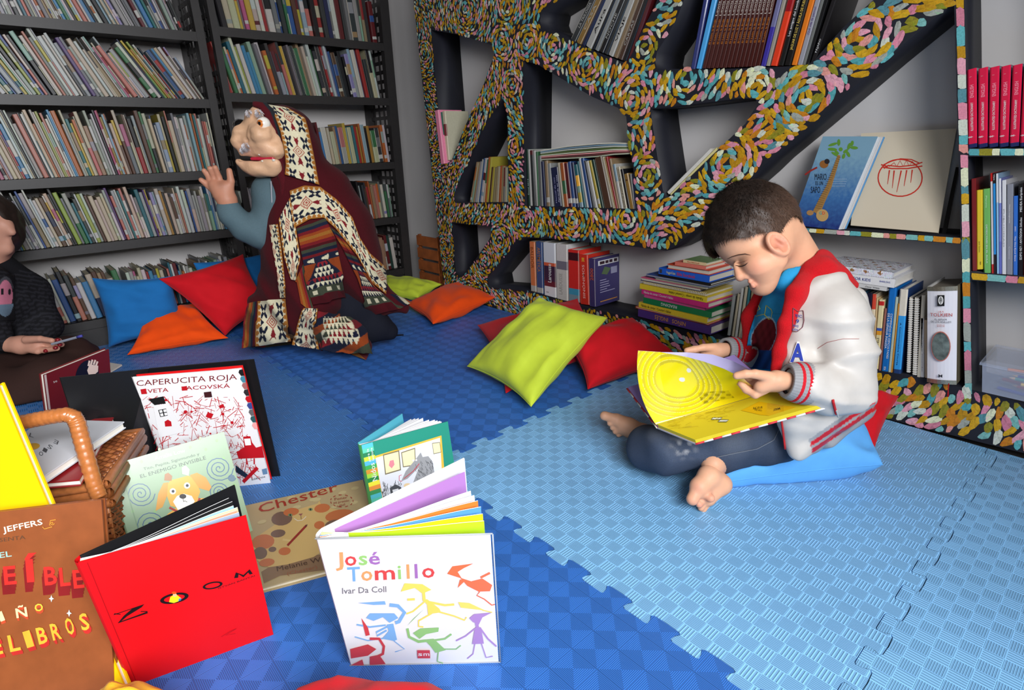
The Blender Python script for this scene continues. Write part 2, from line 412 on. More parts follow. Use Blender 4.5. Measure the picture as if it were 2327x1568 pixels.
# ================================================================ MURAL BOOKSHELF
YM, DEP = 1.72, .163
black_p = mat('black_paint', lin(30, 31, 40), rough=.6, spec=.35, noise=.2, nscale=8, bump=.1, bscale=40)
def q(pts): return [on_y(x, y, YM) for x, y in pts]
OUT = [(912, -260), (1008, 640), (1013, 664), (1122, 706), (1700, 866), (2015, 952), (2327, 1030), (2640, 1107), (2640, -420)]
HOLES = [
 [(980, 68), (1050, 80), (1118, 103), (1124, 122), (1100, 190), (1053, 296), (1028, 362), (1014, 374), (1007, 355), (996, 249)],
 [(1144, 226), (1152, 255), (1157, 459), (1034, 461), (1031, 446), (1040, 418), (1074, 351), (1110, 271)],
 [(1190, 137), (1222, 147), (1260, 169), (1346, 220), (1404, 245), (1423, 265), (1429, 319), (1439, 383), (1447, 472), (1442, 475), (1192, 468)],
 [(1280, -8), (1231, 25), (1227, 48), (1233, 65), (1295, 89), (1346, 115), (1410, 140), (1426, 140), (1439, 118), (1455, 77), (1486, 19), (1515, -60), (1540, -180), (1330, -180)],
 [(1554, 0), (1541, 35), (1519, 77), (1493, 118), (1489, 140), (1493, 156), (1605, 158), (1717, 154), (1828, 149), (1848, 140), (1876, 108), (1915, 64), (1946, 35), (1985, 0), (2060, -70), (2110, -190), (1600, -190)],
 [(1478, 247), (1573, 237), (1685, 223), (1717, 225), (1722, 236), (1710, 255), (1694, 281), (1637, 335), (1522, 447), (1513, 453), (1506, 431), (1493, 351), (1481, 271)],
 [(2168, 4), (2130, 36), (2018, 130), (1929, 208), (1839, 286), (1750, 362), (1717, 395), (1620, 482), (1600, 497), (1700, 508), (1815, 517), (2183, 540)],
 [(1191, 541), (1225, 541), (1294, 546), (1452, 562), (1514, 570), (1534, 560), (1596, 509), (1700, 518), (1815, 528), (2184, 555), (2192, 882), (2101, 860), (1973, 838), (1640, 770), (1441, 722), (1362, 706), (1204, 661), (1112, 653), (1108, 632), (1173, 550)],
 [(1027, 507), (1115, 514), (1117, 532), (1111, 546), (1050, 632), (1036, 618)],
 [(2188, -150), (2192, 0), (2197, 337), (2327, 336), (2530, 335), (2530, -190)],
 [(2197, 356), (2205, 618), (2327, 627), (2530, 643), (2530, 354)],
 [(2206, 637), (2209, 885), (2327, 917), (2530, 972), (2530, 662), (2327, 645)]]
cu = bpy.data.curves.new('board', 'CURVE'); cu.dimensions = '2D'; cu.fill_mode = 'BOTH'; cu.extrude = DEP/2
for loop in [OUT]+HOLES:
    pts = q(loop); s = cu.splines.new('POLY'); s.points.add(len(pts)-1); s.use_cyclic_u = True
    for k, p in enumerate(pts): s.points[k].co = (p[0], p[2], 0, 1)
to = bpy.data.objects.new('t', cu); COL.objects.link(to); me = bpy.data.meshes.new_from_object(to)
bpy.data.objects.remove(to)
me.transform(Matrix.Translation((0, YM+DEP/2, 0)) @ Matrix.Rotation(math.pi/2, 4, 'X'))
me.materials.clear(); me.materials.append(black_p)
bb = bmesh.new(); bb.from_mesh(me); bmesh.ops.remove_doubles(bb, verts=bb.verts, dist=1e-5); bmesh.ops.recalc_face_normals(bb, faces=bb.faces); bb.to_mesh(me); bb.free()
mural = empty('mural_bookshelf', (-1.3, YM, 0), 'black built-in bookshelf of slanted niches covered in ochre, pink and teal brush dabs', 'bookshelf')
bo = bpy.data.objects.new('shelf_body', me); COL.objects.link(bo); keep(bo, mural)

# painted brush dabs: thousands of small raised ellipses turning around whorl centres
OCH = [lin(196, 148, 14), lin(184, 136, 14), lin(206, 160, 24), lin(140, 134, 30), lin(196, 124, 22)]
PNK = [lin(220, 140, 160), lin(205, 125, 145), lin(222, 150, 140), lin(224, 160, 175)]
TEA = [lin(95, 175, 180), lin(80, 160, 165), lin(120, 180, 175), lin(85, 140, 150)]
CRM = [lin(222, 226, 190), lin(205, 210, 195), lin(160, 165, 155)]
rs = random.Random(7)
def dab_col():
    r = rs.random(); return rs.choice(OCH if r < .45 else PNK if r < .66 else TEA if r < .88 else CRM)
dabs = M()
def dab(x, z, L, W, ang, col):
    ca, sa = math.cos(ang), math.sin(ang); y = YM-.0004-rs.random()*.0005; n = 9
    ring = []
    for i in range(n):
        t = 2*math.pi*i/n; a, b_ = math.cos(t), math.sin(t)
        k = 1+.16*rs.uniform(-1, 1); u = a*L/2*k; v = b_*W/2*(1+.25*a)*k+.08*W*a*a
        ring.append((x+u*ca-v*sa, y, z+u*sa+v*ca))
    c2 = tuple(min(1, c*rs.uniform(.8, 1.2)) for c in col); c3 = tuple(c*.78 for c in col)
    dabs.add([(x, y-.0007, z)]+ring, [(0, (i+1) % n+1, i+1) for i in range(n)], [col if i % 3 else (c2 if i % 2 else c3) for i in range(n)])
WH = [(1060, 20, 60), (1155, 12, 40), (1140, 95, 36), (1198, 92, 36), (1258, 106, 44), (1335, 145, 40), (965, 122, 24), (1163, 192, 26), (1170, 332, 22), (995, 420, 26), (1465, 108, 38), (1436, 225, 50), (1470, 398, 42), (1835, 220, 80), (1650, 372, 60), (1425, 500, 44), (1510, 556, 50), (1100, 590, 36), (1135, 545, 34), (1030, 690, 20), (1720, 200, 50), (1560, 180, 45), (1300, 500, 40), (1190, 500, 30), (985, 300, 22), (1010, 560, 26), (1960, 80, 70), (1230, 700, 35)]
def infront(x, z):
    u, v = px((x, YM, z))
    if not inpoly(u, v, OUT): return False
    return not any(inpoly(u, v, h) for h in HOLES)
strip = lambda u, v: (2160 < u < 2215 and v < 890) or (u > 2190 and (330 < v < 360 or 612 < v < 665)) or (u > 1812 and 514 < v < 560)
pts_done = {}
def try_place(x, z, r):
    k = (int(x/.03), int(z/.03))
    for i in (-1, 0, 1):
        for j in (-1, 0, 1):
            for (a, b_) in pts_done.get((k[0]+i, k[1]+j), ()):
                if (a-x)**2+(b_-z)**2 < r*r: return False
    pts_done.setdefault(k, []).append((x, z)); return True
for _ in range(80000):
    x = rs.uniform(-2.76, .42); z = rs.uniform(0, 1.75)
    u, v = px((x, YM, z))
    if strip(u, v): continue
    sc = .0135+.019*max(0, min(1, (x+2.6)/2.2))       # dabs grow towards the right of the board
    if not infront(x, z): continue
    if not try_place(x, z, sc*(.54 if x < -1 else .47)): continue
    best = None
    for (wx, wy, wr) in WH:
        d = math.hypot(u-wx, v-wy)
        if d < wr*1.3 and (best is None or d/wr < best[0]): best = (d/wr, wx, wy)
    if best:
        c = on_y(best[1], best[2], YM); a = math.atan2(z-c[2], x-c[0])+math.pi/2+rs.uniform(-.25, .25)
    else:
        a = 1.3+1.1*math.sin(x*4.1+z*3)+.9*math.sin(z*6.3-x*2)+rs.uniform(-.4, .4)
    L = sc*rs.uniform(.95, 1.5); W = sc*rs.uniform(.44, .66); e = .42*L
    if not (infront(x+e*math.cos(a), z+e*math.sin(a)) and infront(x-e*math.cos(a), z-e*math.sin(a))):
        L *= .55; W *= .8; e = .45*L
        if not (infront(x+e*math.cos(a), z+e*math.sin(a)) and infront(x-e*math.cos(a), z-e*math.sin(a))): continue
    dab(x, z, L, W, a, dab_col())
# blocks of colour across the thin post and shelf edges
def blocks(c0, c1, w0, w1, step):
    """centre line c0->c1 in pixels, strip width w0->w1, block length step"""
    c0 = np.array(c0, float); c1 = np.array(c1, float); L = np.linalg.norm(c1-c0); d = (c1-c0)/L; k = np.array([-d[1], d[0]]); s = 0; pal = [OCH, PNK, CRM, TEA]; i = rs.randrange(4)
    while s < L:
        ln = step*rs.uniform(.6, 1.35); e = min(L, s+ln); i = (i+rs.choice((1, 1, 2, 3))) % 4; col = rs.choice(pal[i])
        ww = (w0+(w1-w0)*s/L)/2*.92; o = []
        for (a, b_) in ((s+.04*ln, -1), (s+.5*ln, -1.0), (e, -.98), (e+.03*ln, 0), (e-.02*ln, .98), (s+.5*ln, 1.0), (s+.03*ln, .98), (s-.03*ln, 0)):
            pt = c0+d*(a+rs.uniform(-.06, .06)*ln)+k*b_*ww*rs.uniform(.9, 1.02); o.append(on_y(pt[0], pt[1], YM)-A(0, .0004+rs.random()*.0005, 0))
        dabs.poly(o, col); s = e
blocks((2180, -60), (2190, 345), 20, 24, 34); blocks((2191, 352), (2195, 540), 19, 19, 30); blocks((2194, 545), (2201, 895), 20, 18, 34)
blocks((2202, 346), (2630, 344), 17, 18, 26); blocks((2208, 628), (2630, 660), 17, 18, 36); blocks((1816, 522), (2182, 547), 10, 15, 22)
do = dabs.build('brush_dabs', mat('daub_paint', rough=.5, attr=True, noise=.18, nscale=260, bump=.3, bscale=300)); keep(do, mural); do['kind'] = 'stuff'

# ================================================================ LEFT BOOKCASES
XF, BD = -2.85, .27
blk = mat('black_metal', lin(40, 38, 38), rough=.45, spec=.5, noise=.1)
def bookcase(label, posts, shelves, ztop):
    e = empty('bookcase', (XF, (posts[0][0]+posts[1][1])/2, 0), label, 'bookcase', 'black metal bookcases along the left wall')
    for (y0, y1) in posts:
        for xa, xb in ((XF-.03, XF+.004), (XF-BD, XF-BD+.03)):
            keep(M().box((xa, y0, -.02), (xb, y1, ztop)).build('upright', blk), e)
        m = M(); yc = (y0+y1)/2      # perforated side plate: rows of slots between bars
        z = .05
        while z < ztop-.05:
            m.box((XF-BD+.03, yc-.002, z), (XF-.03, yc+.002, z+.018)); z += .045
        for xx in (-.05, -.10, -.15, -.20): m.box((XF+xx-.006, yc-.0025, 0), (XF+xx+.006, yc+.0025, ztop))
        p = keep(m.build('side_grille', blk), e); p['kind'] = 'stuff'
    for z in shelves:
        m = M(); m.box((XF-BD, posts[0][1], z-.012), (XF-.002, posts[1][0], z-.0006)); m.box((XF-.012, posts[0][1], z-.036), (XF, posts[1][0], z-.0006))
        keep(m.build('shelf', blk), e)
    m = M().box((XF-.02, posts[0][1], -.02), (XF-.01, posts[1][0], shelves[0]-.03)); keep(m.build('plinth', blk), e)
    return e
LS = [.117, .424, .685, .978, 1.237]; RS = [.100, .393, .687, 1.007, 1.266]
bookcase('outer black metal bookcase full of leaning thin picture books', [(-.42, -.38), (.80, .832)], LS, 1.62)
bookcase('corner black metal bookcase behind the poncho figure', [(.864, .892), (1.685, 1.735)], RS, 1.62)

# ================================================================ GENERIC CLOSED BOOK
paper = mat('paper', lin(226, 220, 205), rough=.8, noise=.06, nscale=300)
bookm = mat('book_cover', rough=.42, attr=True, noise=.05, nscale=120)
glossm = mat('glossy_cover', rough=.22, attr=True, coat=.4)
def book_mesh(th, h, d, bands, back=None, sp=None):
    """upright closed book, local x = thickness, y = into shelf, z = up; spine at y=0. bands: [(z0,z1,col)] bottom to top of spine (fractions)"""
    m = M(); b = min(.0022, th*.18); hx = th/2; c = bands[0][2]; back = back or c; r = min(.35*hx, .004)
    for (a0, a1, cc) in bands:
        z0, z1 = a0*h, a1*h
        m.add([(-hx, r, z0), (-hx+r, 0, z0), (hx-r, 0, z0), (hx, r, z0), (-hx, r, z1), (-hx+r, 0, z1), (hx-r, 0, z1), (hx, r, z1)],
              [(0, 1, 5, 4), (1, 2, 6, 5), (2, 3, 7, 6)], cc)
    m.add([(-hx, r, 0), (-hx+r, 0, 0), (hx-r, 0, 0), (hx, r, 0), (hx, b+r, 0), (-hx, b+r, 0)], [(0, 5, 4, 3, 2, 1)], c)
    m.add([(-hx, r, h), (-hx+r, 0, h), (hx-r, 0, h), (hx, r, h), (hx, b+r, h), (-hx, b+r, h)], [(0, 1, 2, 3, 4, 5)], bands[-1][2])
    m.box((-hx, r, 0), (-hx+b, d, h), back); m.box((hx-b, r, 0), (hx, d, h), back)
    return m
def book(name, mw, th, h, d, bands, label=None, cat='book', group=None, m=None, back=None, pages=True):
    if not isinstance(bands, list): bands = [(0, 1, bands)]
    o = book_mesh(th, h, d, bands, back).build(name, m or bookm, None, mw); tag(o, label, cat, group)
    if pages:
        b = min(.0022, th*.18); e = .003
        p = M().box((-th/2+b, b*.5, e), (th/2-b, d-.004, h-e)).build('page_block', paper, o)
    return o
def place(yaxis, base, lean, side=1):
    """frame for a shelf book: base = bottom centre of the spine; yaxis 'left' or 'back' wall; lean in degrees, + leans right"""
    R0 = Matrix.Rotation(math.pi/2, 4, 'Z') if yaxis == 'left' else Matrix.Identity(4)
    return Matrix.Translation(tuple(map(float, base))) @ R0 @ Matrix.Rotation(math.radians(lean), 4, 'Y')
CN = {'white': (222, 220, 212), 'cream': (214, 200, 165), 'grey': (128, 130, 128), 'pale grey': (172, 176, 174), 'black': (28, 28, 32), 'charcoal': (58, 62, 64),
      'red': (196, 40, 40), 'dark red': (118, 26, 34), 'salmon': (222, 120, 104), 'pink': (214, 96, 140), 'orange': (222, 104, 36), 'brown': (104, 66, 44),
      'tan': (180, 146, 102), 'yellow': (226, 196, 52), 'ochre': (190, 138, 46), 'lime': (168, 190, 66), 'green': (60, 132, 78), 'dark green': (34, 78, 60),
      'teal': (40, 124, 136), 'pale blue': (150, 188, 208), 'sky blue': (60, 146, 206), 'blue': (44, 92, 172), 'navy': (34, 44, 92), 'purple': (92, 56, 134),
      'lilac': (160, 150, 200), 'mint': (150, 196, 170)}
for k_ in CN:
    g_ = sum(CN[k_])/3; CN[k_] = lin(*[(g_+(v-g_)*.82)*.74 for v in CN[k_]])
PIC = ['white']*14+['cream']*11+['pale grey']*11+['grey']*3+['mint']*2+['pale blue']*3+['sky blue']*2+['blue']*2+['teal']*2+['red']*2+['dark red']*2+['salmon']*3+['orange']*2+['tan']*3+['yellow']*2+['lime']*2+['green']+['navy']+['purple']+['lilac']+['brown']+['charcoal']*3+['black']*3+['ochre', 'pink']
rb = random.Random(11)
def jit(c, r=.12): return tuple(max(.003, min(.95, x*rb.uniform(1-r, 1+r))) for x in c)
def bands_for(cn, busy=.5):
    c = jit(CN[cn]); out = [(0, 1, c)]
    if rb.random() < busy:
        a = rb.uniform(.05, .15); b_ = a+rb.uniform(.06, .12); x = rb.uniform(.4, .6); y = x+rb.uniform(.15, .35)
        s = CN['white'] if rb.random() < .5 else jit(CN[rb.choice(PIC)]); t = jit(CN[rb.choice(PIC)])
        out = [(0, a, c), (a, b_, s), (b_, x, c), (x, y, t), (y, 1, c)] if rb.random() < .6 else [(0, x, jit(CN[rb.choice(PIC)])), (x, 1, c)]
    return out
ordn = lambda n: {1: 'first', 2: 'second', 3: 'third'}.get(n, f"{n}{'st' if n % 10 == 1 and n % 100 != 11 else 'nd' if n % 10 == 2 and n % 100 != 12 else 'rd' if n % 10 == 3 and n % 100 != 13 else 'th'}")
rest = M(); FROM = {'outer': 'middle posts', 'corner': 'corner-side post'}
def row(case, shelf_name, y_end, y0, z, leanf, hf, thick, colors, indiv, dep=.17, busy=.5):
    """books side by side on a bookcase shelf from y_end (right) leftwards to y0; leanf(s), hf(s) with s = 0 at right"""
    y = y_end; n = 0; i = 0; prev = None
    while y > y0:
        s = (y_end-y)/(y_end-y0); t = thick()*(1.0); ln = leanf(s); a = math.radians(ln)
        if prev is not None: ln = prev+max(-1.5, min(1.5, ln-prev))*1.0
        a = math.radians(ln); wd = t/math.cos(a)
        cn = colors[n % len(colors)] if isinstance(colors, list) and colors is not PIC else rb.choice(PIC)
        h = min(.245, hf(s)*rb.choice([rb.uniform(.80, .96), rb.uniform(.94, 1.02), rb.uniform(1.0, 1.12)])); dd = min(BD-.05, dep*rb.uniform(.85, 1.1)); x = XF-.012-rb.uniform(0, .03)
        # left bottom corner of a left-leaning book rests on the shelf
        yb = y-wd; bx = yb+t/2*math.cos(a); bz = z+t/2*math.sin(abs(a)) 
        mw = place('left', (x, bx, bz), ln)
        n += 1; bnds = bands_for(cn, busy)
        if indiv:
            tall = 'tall ' if h > hf(s)*1.0 else 'short ' if h < hf(s)*.92 else ''
            thn = 'thin' if t < .009 else 'thick' if t > .02 else 'medium-thick'
            book('book', mw, t*.96, h, dd, bnds, f'{thn} {cn} book, {ordn(n)} from the {FROM[case]}, {shelf_name} of the {case} bookcase', 'book', f'books on the {shelf_name} of the {case} bookcase', pages=t > .012)
        else:
            bm = book_mesh(t*.96, h, dd, bnds); rest.add([tuple(mw @ Vector(v)) for v in bm.v], bm.f, bm.c)
            rest.box((-t/2*.8, .003, .003), (t/2*.8, dd-.004, h-.003), CN['cream'], mx=mw)
        y -= wd; prev = ln
thinp = lambda: rb.choice([.004, .005, .006, .007, .008, .008, .010, .011, .013, .016])
mid = lambda: rb.choice([.008, .010, .013, .016, .020, .024, .028])
def plan():
    L = 'outer'
    row(L, 'top shelf', .765, -.1, LS[4], lambda s: -14-6*math.sin(s*6), lambda s: .24, thinp, PIC, False)
    row(L, 'second shelf down', .79, -.03, LS[3], lambda s: (-27+6*s-(4*math.sin(s*9))) if s < .84 else -8, lambda s: .215, thinp, PIC, True)
    row(L, 'third shelf down', .798, -.03, LS[2], lambda s: -1.5-9*min(1, s*1.3), lambda s: .215+.03*s, thinp, PIC, True)
    row(L, 'fourth shelf down', .798, -.03, LS[1], lambda s: -1.5-9*min(1, s*1.4), lambda s: .175+.035*s if s < .7 else .21, lambda: rb.choice([.006, .007, .009, .010, .012, .015]), PIC, False)
    row(L, 'bottom shelf', .785, .36, LS[0], lambda s: -3, lambda s: .17, lambda: rb.choice([.008, .010, .013, .015]), PIC, False)
    row(L, 'bottom shelf', .34, .02, LS[0], lambda s: -7, lambda s: .19, lambda: rb.choice([.009, .013, .018, .022]), ['green', 'cream', 'brown', 'tan', 'brown', 'cream', 'sky blue', 'white', 'brown', 'charcoal', 'black', 'blue', 'white', 'salmon', 'tan', 'orange', 'yellow', 'charcoal'], False)
    R = 'corner'
    c1 = 'dark red,charcoal,red,charcoal,pale grey,charcoal,white,grey,charcoal,dark red,white,grey,navy,charcoal,red,black,salmon,pale blue,yellow,brown,yellow,teal,grey,charcoal,blue,grey,white,red,white,cream,yellow,pink,grey,orange,cream,cream,black,red,white,charcoal'.split(',')
    row(R, 'top shelf', 1.665, .90, RS[4], lambda s: -4-2*s, lambda s: .22, lambda: mid()*1.05, c1, False)
    c2 = 'charcoal,white,black,charcoal,grey,red,sky blue,white,pale blue,lilac,black,black,charcoal,brown,blue,lilac,white,red,charcoal,charcoal,green,white,white,cream,tan,green,charcoal,grey,black,yellow,charcoal,charcoal,dark red,charcoal,orange,white,grey,mint,sky blue,sky blue,white,lime,white,teal,orange,cream,green,red'.split(',')
    row(R, 'second shelf down', 1.668, .915, RS[3], lambda s: -8-3*s, lambda s: .215, lambda: rb.choice([.010, .014, .016, .018, .022]), c2, True, busy=.25)
    c3 = 'white,orange,charcoal,green,ochre,black,pale blue,orange,ochre,red,teal,cream,pale blue,yellow,salmon,blue,tan,cream,cream,white,sky blue,dark red,salmon,dark red,salmon,red,brown,salmon,salmon'.split(',')
    row(R, 'third shelf down', 1.672, 1.10, RS[2], lambda s: -5, lambda s: .185, lambda: rb.choice([.010, .013, .016, .022, .028]), c3, True, busy=.2)
    row(R, 'third shelf down', 1.06, .90, RS[2], lambda s: -4, lambda s: .175, lambda: rb.choice([.008, .012]), ['lime', 'cream', 'pale grey', 'charcoal', 'green', 'white', 'yellow'], False)
    c4 = 'mint,white,green,white,grey,orange,salmon,tan,tan,orange,red,charcoal,brown,charcoal,black,pale grey,black,dark red,white,dark red,white,charcoal,salmon,pale grey'.split(',')
    row(R, 'fourth shelf down', 1.668, 1.20, RS[1], lambda s: -4-6*s, lambda s: .17+.04*s, lambda: rb.choice([.008, .010, .013, .016]), c4, False, busy=.2)
    row(R, 'fourth shelf down', 1.19, .90, RS[1], lambda s: -10, lambda s: .2, mid, PIC, False)
    c5 = 'white,dark green,dark red,tan,tan,red,salmon,white,charcoal,black,dark red,white,charcoal,white'.split(',')
    row(R, 'bottom shelf', 1.665, 1.38, RS[0], lambda s: -5, lambda s: .18, lambda: rb.choice([.012, .015, .018, .022]), c5, False, busy=.2)
plan()
ro = rest.build('book_rows', bookm); tag(ro, 'rows of small picture books on the top and bottom shelves of both bookcases', 'books', kind='stuff')
# ================================================================ CUSHIONS
def fabric(name, col): return mat(name, col, rough=.85, spec=.2, sheen=.06, noise=.05, nscale=25, bump=.25, bscale=900)
def cushion(label, C, thick, m, seed=0, group='coloured cushions on the floor', wr=1.0, pin=.10, flatten=0):
    """C: four world corners in order round the seam"""
    C = [np.asarray(c, float) for c in C]; n = 36
    Nn = nrm(np.cross(C[1]-C[0]+C[2]-C[3], C[3]-C[0]+C[2]-C[1])); 
    if Nn[2] < 0 : Nn = -Nn
    size = (np.linalg.norm(C[1]-C[0])+np.linalg.norm(C[3]-C[0]))/2
    V = []; F = []; r = np.random.RandomState(seed+3)
    ph = r.uniform(0, 6.28, 12)
    def pt(u, v, sd):
        # seam pulled in between the corners
        uu = u*(1-pin*(1-v*v)*abs(u)**3) if True else u; vv = v*(1-pin*(1-u*u)*abs(v)**3)
        a, b_ = (uu+1)/2, (vv+1)/2
        P = C[0]*(1-a)*(1-b_)+C[1]*a*(1-b_)+C[2]*a*b_+C[3]*(1-a)*b_
        e = max(0, (1-u*u))**.42*max(0, (1-v*v))**.42
        t = thick/2*e
        # soft folds: gathers at the seam corners and a few long creases
        gx = max(abs(u), abs(v)); g = (gx**3)*(1-gx)*4
        w = .006*wr*g*(math.sin(9*u+ph[0]+3*v)+math.sin(11*v+ph[1]-2*u)) + .0045*wr*e*(math.sin(5*u+4*v+ph[2]+1.5*math.sin(3*v+ph[3]))+.7*math.sin(-6*u+3.5*v+ph[4]+1.2*math.sin(4*u)))
        w += .004*wr*e*max(0, math.sin(13*(u*math.cos(ph[5])+v*math.sin(ph[5]))+ph[6]))**4
        return P+Nn*sd*(t+w*(1 if e > 0 else 0))
    for sd in (1, -1):
        o = len(V)
        for i in range(n+1):
            for j in range(n+1):
                a, b_ = math.sin((2*i/n-1)*math.pi/2), math.sin((2*j/n-1)*math.pi/2)
                p = pt(a, b_, sd); V.append(p if p[2] > .0012 else A(p[0], p[1], .0012))
        for i in range(n):
            for j in range(n):
                k = o+i*(n+1)+j; f = (k, k+1, k+n+2, k+n+1); F.append(f if sd < 0 else f[::-1])
    b = bmesh.new(); vs = [b.verts.new(tuple(p)) for p in V]
    for f in F: 
        try: b.faces.new([vs[i] for i in f])
        except ValueError: pass
    bmesh.ops.remove_doubles(b, verts=b.verts, dist=1e-4); bmesh.ops.recalc_face_normals(b, faces=b.faces)
    me = bpy.data.meshes.new('cushion'); b.to_mesh(me); b.free(); me.materials.append(m)
    me.polygons.foreach_set('use_smooth', [True]*len(me.polygons))
    o = bpy.data.objects.new('cushion', me); COL.objects.link(o)
    # piped seam round the edge
    s = M(); ring = []
    for (a0, b0, a1, b1) in ((-1, -1, 1, -1), (1, -1, 1, 1), (1, 1, -1, 1), (-1, 1, -1, -1)):
        for k in range(14):
            t = k/14; p = pt(a0+(a1-a0)*t, b0+(b1-b0)*t, 0); p[2] = max(p[2], .002); ring.append(p)
    ring.append(ring[0]); s.tube(ring, .0014, 5, cap=False); keep(s.build('seam', m), o)
    return tag(o, label, 'cushion', group)
red_f = fabric('red_cotton', lin(196, 18, 30)); lime_f = fabric('lime_satin', lin(186, 204, 58)); blue_f = fabric('blue_cotton', lin(26, 102, 166))
org_f = fabric('orange_cotton', lin(232, 74, 8)); sky_f = fabric('sky_blue_cotton', lin(92, 164, 226)); yel_f = fabric('mustard_cotton', lin(226, 170, 40))
lime_f.node_tree.nodes['Principled BSDF'].inputs['Roughness'].default_value = .5
CU = lambda *a, **k: cushion(*a, **k)
CU('blue cushion propped upright against the outer bookcase', [on_z(248, 788, .02), on_z(430, 750, .03), on_x(388, 628, -2.70), on_x(210, 632, -2.76)], .13, blue_f, 1)
CU('red cushion standing on its corner between the blue one and the poncho', [on_z(512, 762, .015), on_x(612, 700, -2.56), on_x(552, 578, -2.74), on_x(362, 634, -2.68)], .14, red_f, 2)
CU('blue cushion half hidden behind the upright red one', [on_x(468, 720, -2.76), on_x(650, 680, -2.76), on_x(620, 572, -2.80), on_x(440, 598, -2.80)], .08, blue_f, 3)
CU('orange cushion lying flat under the upright blue and red cushions', [on_z(290, 806, .012), on_z(518, 768, .02), on_z(440, 690, .13), on_z(330, 716, .12)], .09, org_f, 4)
CU('lime cushion in the corner behind the orange one', [on_z(858, 668, .03), on_z(950, 676, .03), on_z(1004, 646, .06), on_z(868, 628, .08)], .09, lime_f, 5)
CU('orange cushion beside the poncho hem, in front of the painted board', [on_z(926, 692, .04), on_z(984, 736, .03), on_z(1126, 676, .05), on_z(1042, 646, .07)], .11, org_f, 6)
CU('red cushion squashed beneath the big lime cushion', [on_z(1086, 739, .04), on_z(1150, 893, .012), on_z(1398, 782, .07), on_z(1312, 679, .15)], .09, red_f, 7)
CU('big lime green cushion leaning over the red cushions', [on_z(1062, 832, .035), on_z(1207, 924, .03), on_z(1380, 722, .20), on_z(1226, 676, .24)], .13, lime_f, 8, wr=1.2)
CU('red cushion between the lime cushion and the open yellow book', [on_z(1336, 884, .02), on_z(1545, 812, .06), on_z(1436, 722, .17), on_z(1282, 768, .12)], .13, red_f, 9)
CU('sky blue cushion that the boy sits on', [on_z(1618, 1100, .02), on_z(2006, 1056, .045), on_z(1940, 925, .06), on_z(1680, 962, .05)], .20, sky_f, 10, pin=.06, wr=2.6)
CU('red cushion wedged between the boy and the painted plinth', [on_z(1982, 1034, .012), on_z(1860, 985, .02), on_y(1900, 870, 1.56), on_y(2042, 900, 1.64)], .11, red_f, 11)
CU('red cushion in front of the white picture book, cut by the photo edge', [on_z(655, 1585, .07), on_z(1040, 1590, .07), on_z(1100, 1900, .09), on_z(600, 1900, .09)], .15, red_f, 12, pin=0.02)
CU('mustard cushion below the bright red book, barely in the photo', [on_z(228, 1575, .07), on_z(395, 1582, .07), on_z(430, 1750, .07), on_z(190, 1750, .07)], .10, yel_f, 13, pin=0.02)

# ================================================================ FOREGROUND PICTURE BOOKS
def solve(res, p, it=60):
    p = np.array(p, float); lam = 1e-3
    r = res(p); 
    for _ in range(it):
        J = np.stack([(res(p+np.eye(len(p))[i]*1e-5)-r)/1e-5 for i in range(len(p))], 1)
        d = np.linalg.solve(J.T @ J+lam*np.eye(len(p)), -J.T @ r); r2 = res(p+d)
        if r2 @ r2 < r @ r: p = p+d; r = r2; lam *= .5
        else: lam *= 4
    return p, r
def stand_rect(BL, BR, TR, TL, wgt=(1, 1, 1, 1), hmin=None, z0=0.):
    """upright cover whose bottom edge lies on the floor; corners in pixels -> O,U,V,N,w,h"""
    b0 = on_z(*BL, z0); b1 = on_z(*BR, z0)
    def geo(p):
        O = A(p[0], p[1], z0); U = A(math.cos(p[2]), math.sin(p[2]), 0); b = A(-U[1], U[0], 0)
        V = math.cos(p[5])*A(0, 0, 1)+math.sin(p[5])*b; return O, U, V, p[3], p[4]
    T = [BL, BR, TR, TL]
    def res(p):
        O, U, V, w_, h_ = geo(p); q_ = [O, O+U*w_, O+U*w_+V*h_, O+V*h_]; r = []
        for P, t, k in zip(q_, T, wgt):
            a = px(P); r += [k*(a[0]-t[0])/100, k*(a[1]-t[1])/100]
        r.append((p[5])*.05)
        return np.array(r)
    d = b1-b0; p, r = solve(res, [b0[0], b0[1], math.atan2(d[1], d[0]), np.linalg.norm(d), .25, 0.])
    O, U, V, w_, h_ = geo(p); return O, U, V, nrm(np.cross(U, V)), w_, h_
pr = mat('print', rough=.55, attr=True, spec=.25); gl = mat('laminated_print', rough=.34, attr=True, coat=.15)
def slab(m, O, U, V, w_, h_, N, t, col, sides=None):
    c = [O, O+U*w_, O+U*w_+V*h_, O+V*h_]
    m.hexa([p-N*t for p in c], c, col)
